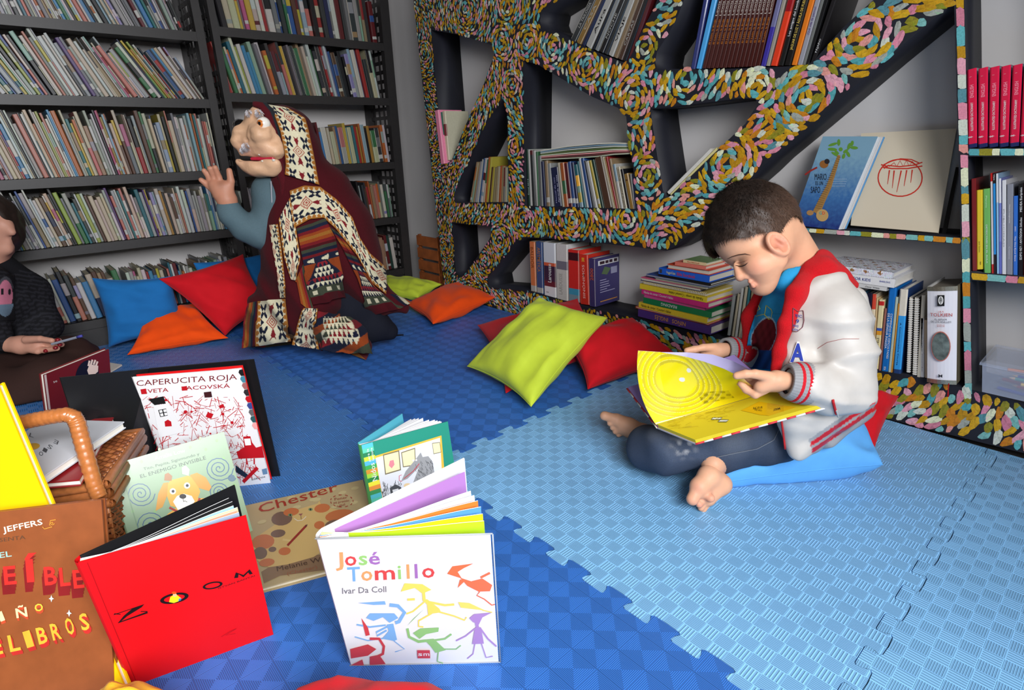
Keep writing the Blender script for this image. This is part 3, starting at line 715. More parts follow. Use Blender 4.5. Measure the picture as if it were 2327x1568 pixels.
def open_book(label, rect, hinge, cover_col, spine_t, leaves, back, gloss=True, inner=(.8, .8, .8), group='picture books standing open on the mat', back_col=None, spine_col=None):
    """standing half-open book. hinge 'L': spine along the left edge of the front cover. leaves: [(px top far corner, colour, width factor)], back: px top far corner of the back cover"""
    O, U, V, N, w_, h_ = rect; e = empty('picture_book', O, label, 'book', group)
    H0 = O; up = V; t = .0024; mt = gl if gloss else pr
    m = M(); slab(m, O, U, V, w_, h_, N, t, cover_col); keep(m.build('front_cover', mt), e)
    TLp = O+V*h_
    d = on_plane(back[0], back[1], TLp, V)-TLp; L = np.linalg.norm(d); d = d/L; L = max(.8*w_, min(1.08*w_, L))
    nb = nrm(np.cross(d, V)); 
    if nb @ N > 0: nb = -nb
    s = -N*spine_t                                     # spine depth offset
    m = M(); slab(m, O+s, d, V, w_, h_, nb, t, back_col or cover_col); keep(m.build('back_cover', mt), e)
    m = M(); k = 6; ring = []
    for i in range(k+1):                                # rounded spine
        a = i/k; ring.append(O+s*a-U*.003*math.sin(math.pi*a)-d*.002*math.sin(math.pi*a))
    m.add([r_ for r_ in ring]+[r_+V*h_ for r_ in ring], [(i, i+1, k+1+i+1, k+1+i) for i in range(k)], spine_col or cover_col); keep(m.build('spine', mt), e)
    n = len(leaves)
    for i, (pt, col, wf) in enumerate(leaves):
        f = (i+1)/(n+1); h0 = O-N*(.001+(spine_t-.002)*f)+V*.004
        tp = h0+V*(h_-.008); dd = on_plane(pt[0], pt[1], tp, V)-tp; L2 = np.linalg.norm(dd); dd /= L2; L2 = min(w_*.99, max(.85*w_, L2))*wf
        nn = np.cross(dd, V); nn = nn if nn @ N > 0 else -nn
        m = M(); kk = 7; pts = []
        for j in range(kk+1):
            a = j/kk; pts.append(h0+dd*L2*a+nn*.010*math.sin(math.pi*a)*(1-a))
        th = nn*.0009; hh = V*(h_-.008)
        vs = pts+[q_+hh for q_ in pts]+[q_-th for q_ in pts]+[q_+hh-th for q_ in pts]; K = kk+1
        for j in range(kk):
            m.add([vs[j], vs[j+1], vs[K+j+1], vs[K+j]], [(0, 1, 2, 3)], col)
            m.add([vs[2*K+j], vs[2*K+j+1], vs[3*K+j+1], vs[3*K+j]], [(3, 2, 1, 0)], col)
            m.add([vs[K+j], vs[K+j+1], vs[3*K+j+1], vs[3*K+j]], [(0, 1, 2, 3)], lin(240, 240, 240))
        m.add([vs[kk], vs[2*K+kk], vs[3*K+kk], vs[K+kk]], [(0, 1, 2, 3)], lin(240, 240, 240))
        keep(m.build('page', pr), e)
    return e, Cover(O, U, V, N)
WHT = lin(220, 219, 221); BLK = lin(22, 22, 24)
Z3 = lambda x, y: (500+x/2.347, 900+y/2.347)
Z2 = lambda x, y: (x/1.989, 780+y/1.989)

# ---- white book with running figures
rect = stand_rect((797, 1512), (1142, 1503), (1107, 1215), (722, 1228))
pg = [((1070, 1116), WHT, 1), ((1078, 1126), WHT, 1), ((1086, 1138), lin(232, 124, 50), 1), ((1093, 1152), lin(88, 150, 218), 1), ((1097, 1168), lin(250, 222, 30), 1), ((1100, 1184), lin(180, 212, 40), 1)]
e, c = open_book('white picture book with thin running figures and rainbow lettering, standing ajar', rect, 'L', WHT, .02, pg, (1035, 1068), spine_col=WHT)
bk = [o for o in e.children if o.name.startswith('back_cover')][0]
# lilac endpaper lining the back cover
O, U, V, N, w_, h_ = rect; TLp = O+V*h_-N*.02; d = nrm(on_plane(1035, 1068, TLp, V)-TLp); nb = np.cross(d, V); nb = nb if nb @ N > 0 else -nb
m = M(); slab(m, O-N*.02+nb*.0012+V*.008+d*.01, d, V, w_-.02, h_-.018, nb, .0006, lin(168, 118, 180)); keep(m.build('endpaper', pr), e)
c.l = .0008
cl = {'o': lin(228, 150, 96), 'r': lin(200, 70, 70), 'g': lin(140, 190, 110), 'p': lin(150, 104, 170), 'b': lin(110, 160, 214), 'y': lin(228, 206, 92)}
for ch, x0, x1, k in (('J', 618, 660, 'o'), ('o', 668, 730, 'r'), ('s', 742, 788, 'g'), ('é', 796, 855, 'p')):
    c.text(ch, Z3(x0, 905-(x0-618)*.05), Z3(x1, 905-(x1-618)*.05), 32 if ch != 'é' else 30, cl[k], .015)
for ch, x0, x1, k in (('T', 682, 750, 'b'), ('o', 755, 815, 'o'), ('m', 828, 935, 'r'), ('i', 951, 968, 'g'), ('l', 998, 1013, 'o'), ('l', 1041, 1056, 'p'), ('o', 1080, 1146, 'r')):
    c.text(ch, Z3(x0, 986-(x0-682)*.05), Z3(x1, 986-(x1-682)*.05), 33, cl[k], .015)
c.text('Ivar Da Coll', Z3(653, 1052), Z3(888, 1042), 14, lin(110, 110, 115), .003)
def fig(c, F, body_, limbs, col, wd=4.):
    for b_ in body_: c.fan([F(*p) for p in b_], col)
    for l in limbs: c.line([F(*p) for p in l[0]], [l[1]]*len(l[0]), col)
fig(c, Z3, [[(1212, 945), (1240, 905), (1352, 890), (1300, 915), (1268, 935), (1290, 970)], [(1280, 965), (1340, 985), (1400, 970), (1452, 1005), (1440, 1038), (1380, 1040), (1320, 1010)], [(1280, 975), (1268, 1020), (1310, 980)]],
    [([(1385, 1040), (1370, 1060), (1410, 1080), (1450, 1112), (1466, 1108)], 2.6), ([(1390, 965), (1440, 940)], 5)], lin(214, 106, 66))
fig(c, Z3, [[(965, 1040), (985, 995), (1080, 1000), (1128, 1030), (1080, 1050), (1040, 1020)], [(1085, 1085), (1105, 1080), (1170, 1130), (1180, 1150), (1110, 1160), (1105, 1110)]],
    [([(1085, 1030), (1090, 1090)], 7), ([(1095, 1090), (1030, 1145), (995, 1158)], 3.5), ([(1115, 1095), (1200, 1112), (1250, 1108)], 5), ([(1130, 1155), (1060, 1195), (1060, 1225), (1085, 1228)], 3.5), ([(1160, 1145), (1250, 1170), (1305, 1192), (1315, 1175)], 3.5), ([(1040, 1080), (1000, 1082)], 5)], lin(226, 204, 96))
fig(c, Z3, [[(1270, 1095), (1330, 1100), (1415, 1140), (1330, 1130), (1285, 1125)]], [([(1400, 1138), (1452, 1150)], 2.4)], lin(226, 204, 96))
fig(c, Z3, [[(737, 1100), (880, 1090), (885, 1108), (820, 1110)], [(780, 1180), (800, 1155), (930, 1155), (952, 1180), (905, 1205), (870, 1175), (820, 1195)], [(890, 1215), (925, 1210), (945, 1295), (930, 1302), (865, 1290), (900, 1250)]],
    [([(905, 1110), (950, 1115), (985, 1150), (955, 1200), (935, 1205)], 8), ([(885, 1218), (800, 1228), (730, 1215)], 3.5), ([(920, 1295), (985, 1345), (935, 1360)], 2), ([(870, 1288), (790, 1300), (720, 1280)], 2.5), ([(895, 1225), (835, 1255), (838, 1275), (890, 1245)], 4)], lin(120, 166, 214))
fig(c, Z3, [[(755, 1180), (778, 1275), (800, 1270), (790, 1230)], [(695, 1345), (790, 1320), (835, 1345), (790, 1380), (700, 1395)], [(800, 1385), (850, 1375), (885, 1425), (800, 1430)], [(700, 1430), (760, 1400), (770, 1435)]],
    [([(800, 1290), (850, 1290), (875, 1330), (870, 1370), (840, 1385)], 6)], lin(196, 62, 66))
fig(c, Z3, [[(1030, 1260), (1070, 1235), (1168, 1230), (1165, 1252), (1100, 1265), (1065, 1290)], [(1090, 1295), (1140, 1290), (1205, 1350), (1150, 1365), (1125, 1330)], [(1090, 1130), (1000, 1220), (1030, 1185)]],
    [([(1000, 1235), (1010, 1280), (1060, 1305), (1100, 1300)], 6), ([(1130, 1300), (1200, 1290), (1235, 1265)], 4), ([(1190, 1345), (1260, 1345), (1285, 1325)], 2.4), ([(1165, 1360), (1160, 1410), (1190, 1420)], 2.4)], lin(138, 184, 112))
fig(c, Z3, [[(1330, 1180), (1355, 1158), (1450, 1150), (1400, 1175), (1380, 1215), (1350, 1200)], [(1360, 1230), (1392, 1228), (1408, 1315), (1345, 1318)]],
    [([(1368, 1200), (1375, 1235)], 7), ([(1360, 1235), (1310, 1275), (1260, 1300)], 3), ([(1390, 1235), (1430, 1290), (1475, 1330)], 3.4), ([(1360, 1315), (1350, 1370), (1320, 1395)], 2.2), ([(1395, 1315), (1420, 1390), (1455, 1382)], 2.2)], lin(164, 128, 184))
c.poly([Z3(1052, 1350), Z3(1120, 1350), Z3(1122, 1393), Z3(1055, 1393)], lin(198, 62, 70)); c.text('s', Z3(1057, 1380), Z3(1080, 1380), 9, WHT, .01); c.text('m', Z3(1086, 1380), Z3(1117, 1380), 9, WHT, .01)
c.build('cover_print', e, gl)
# clear plastic jacket: rim along the edges
m = M(); 
for a, b_ in (((-.002, 0), (w_+.003, 0)), ((w_+.003, 0), (w_+.003, h_+.003)), ((w_+.003, h_+.003), (-.002, h_+.003))):
    m.tube([O+U*a[0]+V*(a[1]+.001)+N*.001, O+U*b_[0]+V*b_[1]+N*.001], .0011, 5)
keep(m.build('plastic_jacket_edge', mat('clear_plastic', lin(190, 195, 198), rough=.15, alpha=.6)), e)

# ---- bright red book
rect = stand_rect((300, 1560), (633, 1440), (548, 1170), (180, 1283))
RED = lin(204, 12, 18)
pg = [((520, 1132), lin(26, 26, 28), 1), ((528, 1140), lin(30, 30, 30), 1), ((540, 1146), lin(150, 190, 205), .97), ((543, 1152), lin(220, 205, 160), .99), ((544, 1158), lin(226, 150, 120), .98), ((546, 1164), lin(150, 165, 190), .99)]
e, c = open_book('bright red picture book standing slightly ajar with four spread black letters', rect, 'L', RED, .014, pg, (513, 1124), back_col=BLK, gloss=False)
ZB = (14, 12, 12)
ZB = lin(24, 14, 14)
c.line([Z2(514, 1226), Z2(650, 1180)], [1.5, 1.5], ZB); c.fan([Z2(600, 1196), Z2(652, 1178), Z2(640, 1192), Z2(575, 1232), Z2(540, 1262), Z2(534, 1262), Z2(560, 1230)], ZB)
c.line([Z2(534, 1262), Z2(667, 1215)], [1.8, 4], ZB); c.line([Z2(516, 1221), Z2(545, 1224)], 1.8, ZB); c.line([Z2(636, 1211), Z2(667, 1211)], 1.8, ZB)
c.ell(*Z2(788, 1151), 33, 11.5, ZB, -.2, 28); c.ell(*Z2(788, 1151), 24, 7, RED, -.2, 24); 
c.ell(*Z2(961, 1093), 23, 8, ZB, -.2, 28); c.ell(*Z2(961, 1093), 17, 5, RED, -.2, 24)
c.fan([Z2(1058, 1060), Z2(1066, 1034), Z2(1100, 1046), Z2(1128, 1020), Z2(1142, 1040), Z2(1128, 1044), Z2(1122, 1034), Z2(1100, 1056), Z2(1078, 1042), Z2(1076, 1058)], ZB)
c.text('ISTVAN BANYAI', Z2(987, 1110), Z2(1152, 1052), 3.4, lin(60, 16, 18), 0)
c.fan([Z2(764, 1168), Z2(770, 1145), Z2(784, 1136), Z2(800, 1136), Z2(818, 1150), Z2(808, 1164), Z2(786, 1172)], lin(240, 210, 30)); c.ell(*Z2(790, 1136), 4.5, 4, lin(230, 170, 130)); c.ell(*Z2(787, 1126), 5.5, 3, lin(200, 70, 20)); c.poly([Z2(808, 1152), Z2(820, 1150), Z2(818, 1160), Z2(806, 1164)], lin(60, 110, 170))
c.line([Z2(1000, 1325), Z2(1040, 1300), Z2(1068, 1288), Z2(1020, 1318), Z2(1064, 1310)], 1.0, lin(160, 10, 18)); c.line([Z2(395, 990), Z2(618, 1532)], 1.2, lin(150, 8, 14))
c.build('cover_print', e)

# ---- green book with the wolf picture
rect = stand_rect((848, 1180), (1046, 1120), (1017, 957), (822, 1012), wgt=(.5, .4, 1, 1))
GRN = lin(36, 134, 112)
pg = [((960, 938), WHT, .93), ((964, 940), WHT, .95), ((968, 942), WHT, .96), ((974, 944), WHT, .97), ((990, 948), WHT, .94), ((996, 951), WHT, .97), ((1002, 953), WHT, .97), ((1006, 955), WHT, .98), ((1010, 956), WHT, .98)]
e, c = open_book('emerald green storybook with a framed wolf drawing, standing open', rect, 'L', GRN, .026, pg, (943, 929), back_col=lin(90, 185, 205), spine_col=lin(70, 160, 90))
c.fan([Z3(818, 322), Z3(1180, 210), Z3(1205, 505), Z3(1195, 600), Z3(865, 600)], lin(236, 176, 60)); c.fan([Z3(830, 330), Z3(1172, 222), Z3(1194, 600), Z3(878, 600)], lin(216, 218, 224))
for p in ([(868, 312), (955, 288), (965, 395), (880, 420)], [(965, 300), (1040, 275), (1045, 370), (975, 380)], [(1130, 250), (1172, 245), (1180, 300), (1138, 310)]):
    c.poly([Z3(*a) for a in p], lin(120, 110, 80)); cc = sum(np.array(a) for a in p)/4; c.poly([Z3(*(cc+(np.array(a)-cc)*.88)) for a in p], lin(226, 216, 170))
c.fan([Z3(*a) for a in ((905, 345), (925, 340), (930, 365), (915, 385), (900, 370))], lin(214, 130, 140))
c.fan([Z3(*a) for a in ((965, 455), (990, 400), (1040, 340), (1070, 300), (1080, 325), (1110, 320), (1130, 345), (1150, 440), (1140, 520), (1060, 540), (1030, 460), (1060, 380), (1000, 440))], lin(150, 150, 150))
rr = random.Random(3)
for _ in range(90):
    x = rr.uniform(1035, 1145); y = rr.uniform(340, 520); c.line([Z3(x, y), Z3(x+rr.uniform(3, 14), y+rr.uniform(8, 22))], .8, lin(60, 62, 66), lift=False)
for _ in range(60):
    x = rr.choice((rr.uniform(868, 895), rr.uniform(905, 975))); y = rr.uniform(470, 560); c.line([Z3(x, y), Z3(x+rr.uniform(-8, 8), y-rr.uniform(8, 26))], .9, lin(50, 52, 50), lift=False)
c.line([Z3(980, 440), Z3(1030, 400), Z3(1062, 360)], 1.5, lin(190, 40, 60)); c.ell(*Z3(1030, 343), 2.2, 2.2, WHT); c.ell(*Z3(1046, 341), 2.2, 2.2, WHT); c.line([Z3(970, 455), Z3(955, 450), Z3(955, 425), Z3(968, 420)], 1.6, lin(200, 90, 110))
c.ell(*Z3(1000, 478), 9, 6, lin(224, 196, 150)); c.ell(*Z3(1040, 478), 9, 6, lin(228, 206, 140)); c.fan([Z3(*a) for a in ((905, 490), (935, 470), (965, 485), (975, 530), (940, 552), (910, 530))], lin(70, 72, 74)); c.fan([Z3(*a) for a in ((918, 500), (950, 492), (958, 525), (928, 535))], lin(214, 214, 214))
# striped cloth band along the hinge, with the series name running up it
O, U, V, N, w_, h_ = rect; st = [lin(60, 160, 80), lin(80, 180, 190), lin(150, 200, 60), lin(40, 120, 80), lin(230, 220, 60), lin(80, 170, 220), lin(60, 140, 80), lin(200, 140, 50), lin(90, 190, 160), lin(40, 130, 60), lin(190, 205, 60), lin(224, 140, 60)]
c.up()
for i in range(18):
    z0, z1 = i/18*h_, (i+1)/18*h_; q4 = [c.w(a) for a in ((0, z0), (.024, z0), (.024, z1), (0, z1))]; c.m.poly(q4, st[(i*5) % 12])
c.text('Nidos', (.020, .085), (.020, .125), .011, WHT, .0, pxl=False); c.text('para la', (.013, .130), (.013, .158), .005, WHT, 0, pxl=False); c.text('lectura', (.021, .130), (.021, .158), .005, WHT, 0, pxl=False)
c.build('cover_print', e, gl)

# ---- sage green book with the dog
rect = stand_rect((322, 1302), (592, 1240), (508, 980), (245, 1060), wgt=(.25, .25, 1, 1))
SAGE = lin(132, 158, 126)
pg = [((470, 963), lin(90, 100, 180), .98), ((478, 966), lin(130, 190, 225), .98), ((484, 968), WHT, .97), ((492, 969), lin(150, 200, 230), .98), ((498, 972), WHT, .98), ((502, 975), WHT, .98)]
e, c = open_book('sage green picture book with a sad yellow dog and blue spirals', rect, 'L', SAGE, .014, pg, (462, 959))
c.text('Amalia Low', Z2(700, 528), Z2(838, 492), 8.5, WHT, .003); c.text('Tito, Pepita, Sigismundo y', Z2(650, 575), Z2(902, 505), 6.5, lin(50, 70, 55), .004); c.text('EL ENEMIGO INVISIBLE', Z2(636, 610), Z2(932, 524), 8.5, lin(50, 66, 54), 0)
for (x, y) in [(540, 600), (575, 560), (640, 535), (560, 650), (600, 690), (720, 480), (780, 620), (980, 440), (930, 480), (1010, 520), (1060, 640), (1070, 700), (600, 760), (860, 470), (700, 760), (540, 740), (905, 430)]: c.ell(*Z2(x, y), 3.2, 3.8, lin(130, 170, 112), 0, 10)
def spiral(cc, x, y, r, turns, col, wd, asp=.85):
    n = int(turns*14); cc.line([(x+r*(1-i/n)*math.cos(i/14*6.28), y+asp*r*(1-i/n)*math.sin(i/14*6.28)) for i in range(n)], wd, col)
DB = lin(50, 84, 128)
for x, y, r in ((635, 680, 33), (685, 818, 38), (990, 565, 33), (993, 668, 26), (1047, 608, 9)): spiral(c, *Z2(x, y), r, 3.2, DB, 1.8, .9)
YD = lin(214, 160, 60); YL = lin(196, 140, 48)
c.fan([Z2(*a) for a in ((725, 812), (760, 770), (800, 740), (880, 700), (935, 700), (990, 700), (1000, 740), (1010, 800))], YD)
c.fan([Z2(*a) for a in ((748, 650), (770, 620), (850, 598), (880, 610), (905, 670), (890, 710), (830, 750), (770, 735), (755, 690))], YD)
c.fan([Z2(*a) for a in ((760, 628), (738, 632), (715, 680), (703, 758), (735, 740), (755, 690))], YL); c.fan([Z2(*a) for a in ((858, 596), (890, 585), (930, 606), (956, 650), (945, 668), (900, 655))], YL)
c.fan([Z2(*a) for a in ((782, 716), (800, 690), (830, 680), (866, 690), (880, 715), (850, 750), (805, 755))], lin(232, 230, 220)); c.ell(*Z2(826, 692), 8, 5.5, lin(40, 36, 40)); 
for x, y in ((781, 669), (845, 643)): c.ell(*Z2(x, y), 7, 7, WHT); c.ell(*Z2(x+1, y), 3.4, 3.4, lin(30, 34, 44))
c.line([Z2(826, 700), Z2(830, 715)], 1.2, BLK); c.line([Z2(828, 716), Z2(836, 712), Z2(846, 718)], 1.2, BLK)
c.line([Z2(765, 742), Z2(800, 760), Z2(860, 755), Z2(890, 730), Z2(903, 700)], [5]*5, lin(156, 38, 36))
c.fan([Z2(*a) for a in ((742, 620), (745, 592), (760, 585), (778, 600), (775, 622))], lin(150, 104, 60)); c.fan([Z2(*a) for a in ((824, 590), (822, 562), (838, 552), (856, 570), (852, 598))], lin(224, 224, 220))
O, U, V, N, w_, h_ = rect; c.up(); c.m.poly([c.w(a) for a in ((.016, 0), (.0175, 0), (.0175, h_), (.016, h_))], lin(110, 140, 108))
c.build('cover_print', e, gl)

# ---- white book scribbled in red, standing in front of a red one and a black folder
rect = stand_rect((385, 1120), (618, 1097), (545, 837), (303, 858), wgt=(.4, 1, 1, 1))
O, U, V, N, w_, h_ = rect
e, c = open_book('white picture book scribbled all over with red lines, beside a black folder', rect, 'L', WHT, .012, [((550, 836), WHT, 1), ((553, 836), WHT, 1)], (556, 835), back_col=lin(206, 18, 20))
c.text('CAPERUCITA', Z2(618, 193), Z2(930, 172), 13, lin(110, 34, 38), 0); c.text('ROJA', Z2(948, 172), Z2(1072, 163), 13, lin(110, 34, 38), 0); c.text('KVETA', Z2(645, 226), Z2(762, 218), 9, lin(150, 24, 34), .006); c.text('PACOVSKÁ', Z2(822, 212), Z2(1040, 200), 9, lin(150, 24, 34), .006)
KR = lin(176, 18, 30)
for p in ([(635, 208), (660, 204), (665, 228), (640, 230)], [(820, 196), (845, 192), (848, 212), (824, 214)]): c.poly([Z2(*a) for a in p], KR)
rr = random.Random(5)
for i in range(460):
    v = rr.uniform(235, 600); u0 = 640+(v-235)*.26; u1 = 1085+(v-235)*.27
    u = rr.uniform(u0+8, u1-8)
    if u < 780+(v-235)*.2 and v > 250 and v < 400 and u > 690: continue
    a = rr.uniform(0, 3.14); L = rr.uniform(8, 60); x1, y1 = u+L*math.cos(a), v+L*math.sin(a)
    x1 = max(u0+(y1-v)*.26, min(u1, x1)); c.line([Z2(u, v), Z2(x1, y1)], rr.choice((.7, .8, 1.0, 1.4)), KR, lift=(i % 12 == 0))
for _ in range(12):
    v = rr.uniform(240, 420); u = rr.uniform(660+(v-235)*.26, 1070+(v-235)*.24); r = rr.uniform(1.5, 4.5); c.ell(*Z2(u, v), r, r*.9, KR, 0, 10)
c.poly([Z2(922, 220), Z2(955, 216), Z2(960, 242), Z2(926, 244)], lin(58, 22, 26)); c.poly([Z2(940, 310), Z2(966, 318), Z2(955, 340), Z2(930, 330)], KR); c.poly([Z2(990, 280), Z2(1010, 272), Z2(1016, 288), Z2(995, 292)], KR)
c.fan([Z2(*a) for a in ((672, 252), (740, 238), (752, 275), (735, 272), (700, 278))], BLK)
c.fan([Z2(*a) for a in ((695, 282), (765, 268), (830, 400), (720, 425))], WHT)
c.poly([Z2(716, 300), Z2(752, 293), Z2(760, 325), Z2(726, 332)], BLK); 
for i in (0, 1):
    for j in (0, 1): x, y = 721+i*18+j*4, 302+j*15-i*3.5; c.poly([Z2(x, y), Z2(x+13, y-2.5), Z2(x+16, y+9), Z2(x+3, y+11.5)], WHT)
c.fan([Z2(*a) for a in ((748, 375), (745, 352), (760, 343), (775, 352), (778, 373))], KR)
c.fan([Z2(*a) for a in ((1100, 420), (1132, 418), (1140, 446), (1158, 470), (1185, 462), (1196, 515), (1080, 520), (1070, 490), (1105, 468))], KR); c.poly([Z2(1104, 430), Z2(1132, 428), Z2(1136, 458), Z2(1110, 460)], lin(232, 228, 228)); c.line([Z2(1115, 520), Z2(1118, 545)], 3, KR); c.line([Z2(1150, 518), Z2(1150, 545)], 3, KR)
c.line([Z2(1100, 625), Z2(1165, 560)], 8, KR); c.poly([Z2(1066, 548), Z2(1122, 592), Z2(1110, 606), Z2(1068, 580)], lin(30, 42, 62)); c.poly([Z2(1184, 568), Z2(1206, 562), Z2(1210, 588), Z2(1190, 592)], lin(96, 128, 160)); c.text('kókinos', Z2(1140, 618), Z2(1200, 604), 5, lin(40, 40, 44), 0)
for i, (col) in enumerate([BLK, lin(60, 120, 140), lin(150, 90, 90), lin(40, 36, 40), KR, lin(52, 66, 130), lin(90, 88, 92), lin(40, 80, 84), lin(220, 150, 150)]):
    y = 118+i*30; x = 1083+(y-118)*.255; c.fan([Z2(x, y), Z2(x+16, y-2), Z2(x+22, y+26), Z2(x+8, y+28), Z2(x-4, y+12)], col)
c.build('cover_print', e)
# black folder: one big board behind the scribbled book and one going off behind the basket
def board(name, corners, t, m, parent=None, col=(.02, .02, .02)):
    c4 = [np.asarray(a, float) for a in corners]; n = nrm(np.cross(c4[1]-c4[0], c4[3]-c4[0])); o = M().hexa([p-n*t for p in c4], c4, col).build(name, m)
    return keep(o, parent) if parent is not None else o
fold = mat('black_board', lin(20, 20, 22), rough=.28, spec=.5)
fr = (O-N*.03, U, V, N)
P0 = O-N*.028; hinge_b = P0+U*(-.015); 
e = empty('black_folder', hinge_b, 'large black hinged folder standing open behind the red-scribbled book', 'folder')
TRp = on_plane(577, 817, O-N*.03, N); BRp = on_plane(633, 1062, O-N*.03, N); BRp[2] = max(0, BRp[2])
hp_b = P0-U*.012; hp_t = on_plane(338, 838, P0, N)
hp_b = A(*hp_b); 
board('board', [hp_b+A(0, 0, 0), A(BRp[0], BRp[1], .0), TRp, hp_t], .003, fold, e)
lt = hp_t+nrm(A(-.95, -.33, 0.02))*.30; 
L_t = at_depth(137, 858, depth(hp_t)*.90); L_b = A(L_t[0], L_t[1], .004)
board('board', [L_b, A(hp_b[0]-.004, hp_b[1], .003), hp_t, L_t], .003, fold, e)


# ---- dark red book behind the folder
DR = lin(104, 22, 28)
O2 = on_z(118, 1010, 0); U2 = nrm(on_z(262, 950, 0)-O2); rect2 = stand_rect((118, 1012), (262, 948), (247, 793), (100, 853), wgt=(.3, .3, 1, 1))
O, U, V, N, w_, h_ = rect2
e = empty('picture_book', O, 'dark red picture book with a pale hand in a black oval', 'book', 'picture books standing open on the mat')
m = M(); slab(m, O, U, V, w_, h_, N, .003, DR); keep(m.build('front_cover', gl), e)
m = M(); slab(m, O-N*.012, U, V, w_, h_, N, .003, DR); keep(m.build('back_cover', gl), e)
m = M(); slab(m, O-N*.003+U*.003+V*.003, U, V, w_-.006, h_-.006, N, .009, lin(220, 216, 205)); keep(m.build('page_block', pr), e)
c = Cover(O, U, V, N); c.m.poly([c.w(a) for a in ((0, 0), (.006, 0), (.006, h_), (0, h_))], lin(190, 170, 168))
Z4 = lambda x, y: (x/3.015, 380+y/3.015)
c.ell(*Z4(595, 1430), 26, 37, lin(22, 18, 34), .25, 26); HS = lin(226, 200, 190)
c.fan([Z4(*a) for a in ((596, 1392), (612, 1350), (672, 1360), (670, 1400), (635, 1430), (628, 1470), (600, 1470), (606, 1420))], HS)
for a, b_ in (((604, 1362), (612, 1325)), ((622, 1352), (632, 1318)), ((640, 1352), (652, 1320)), ((656, 1360), (667, 1330))): c.line([Z4(*a), Z4(*b_)], 4.2, HS)
c.text('se', Z4(366, 1478), Z4(392, 1470), 6, lin(200, 190, 190), 0)
c.build('cover_print', e, gl)

# ---- tan book lying flat, spotted cat on the cover
P0, P1, P2 = on_z(600, 1331, .012), on_z(552, 1150, .012), on_z(815, 1092, .012)
U = nrm(P2-P1); V = nrm(P1-P0); V = nrm(V-U*(U @ V)); N = A(0, 0, 1); w_ = .262; h_ = np.linalg.norm(P1-P0); O = P1-V*h_
e = empty('picture_book', O-A(0, 0, .012), 'tan picture book lying flat with a round spotted cat on the cover', 'book')
TAN = lin(172, 152, 112)
m = M(); slab(m, O, U, V, w_, h_, N, .0025, TAN); keep(m.build('front_cover', gl), e)
m = M(); slab(m, O-N*.0095, U, V, w_, h_, N, .0022, TAN); keep(m.build('back_cover', gl), e)
m = M(); slab(m, O-N*.0026+U*.004+V*.004, U, V, w_-.008, h_-.008, N, .0068, lin(214, 204, 180)); keep(m.build('page_block', pr), e)
c = Cover(O, U, V, N)
for i in range(38):
    u = rr.uniform(.008, w_-.02); v = rr.uniform(.01, h_-.01)
    if .03 < v < .2 and .03 < u: continue
    c.ell(u, v, .009, .007, lin(186, 170, 124), 0, 12, pxl=False)
c.fan([Z3(*a) for a in ((235, 1000), (320, 960), (560, 930), (760, 870), (765, 830), (500, 850), (300, 890), (220, 940))], lin(128, 100, 74))
c.fan([Z3(*a) for a in ((175, 800), (215, 740), (290, 690), (315, 640), (330, 612), (372, 620), (470, 590), (520, 575), (530, 560), (545, 590), (640, 610), (730, 660), (700, 720), (590, 800), (500, 860), (360, 900), (260, 915), (200, 880))], lin(196, 164, 104))
for (x, y, rx, ry, col) in ((330, 655, 24, 16, 'b'), (380, 620, 18, 9, 'r'), (545, 600, 18, 10, 'r'), (640, 640, 34, 14, 'r'), (610, 690, 22, 12, 'b'), (530, 690, 12, 9, 'r'), (310, 735, 17, 9, 'b'), (230, 780, 26, 17, 'r'), (215, 840, 16, 14, 'b'), (280, 820, 9, 6, 'b'), (345, 830, 14, 9, 'r'), (250, 890, 18, 9, 'r'), (560, 745, 12, 8, 'b'), (700, 660, 12, 10, 'r')):
    c.ell(*Z3(x, y), rx, ry, lin(184, 104, 60) if col == 'r' else lin(110, 86, 72), -.15, 16)
for x, y in ((375, 637), (483, 607)): c.ell(*Z3(x, y), 5, 3.4, lin(110, 130, 90)); c.ell(*Z3(x, y), 1.6, 2.4, BLK)
c.fan([Z3(*a) for a in ((418, 632), (442, 628), (432, 642))], lin(140, 80, 80)); c.line([Z3(432, 642), Z3(433, 660)], 1, BLK); c.line([Z3(395, 655), Z3(415, 668), Z3(440, 664), Z3(460, 645)], 1.1, lin(220, 220, 210))
c.line([Z3(380, 775), Z3(335, 768)], 5, lin(206, 178, 120)); c.line([Z3(360, 800), Z3(462, 692)], [5, 5], lin(140, 40, 34)); c.line([Z3(455, 700), Z3(466, 688)], 2, lin(60, 50, 50))
c.text('Chester', Z3(212, 628), Z3(632, 505), 20, lin(150, 48, 34), .004)
c.text('Poner', Z3(612, 560), Z3(680, 548), 6, lin(140, 50, 40), 0); c.text('mi premio', Z3(606, 578), Z3(690, 564), 5, lin(140, 50, 40), 0); c.text('aquí', Z3(622, 596), Z3(670, 585), 6, lin(140, 50, 40), 0)
for i in range(11):
    a = i/11*6.28; x, y = 650+60*math.cos(a), 562+32*math.sin(a); c.line([Z3(x-8*math.sin(a), y+5*math.cos(a)), Z3(x+8*math.sin(a), y-5*math.cos(a))], 1.6, lin(150, 40, 36))
c.text('Melanie Watt', Z3(306, 938), Z3(600, 872), 11, lin(70, 48, 36), .0); c.text('(Chester)', Z3(360, 960), Z3(520, 922), 8, lin(140, 84, 60), 0)
c.build('cover_print', e, gl)

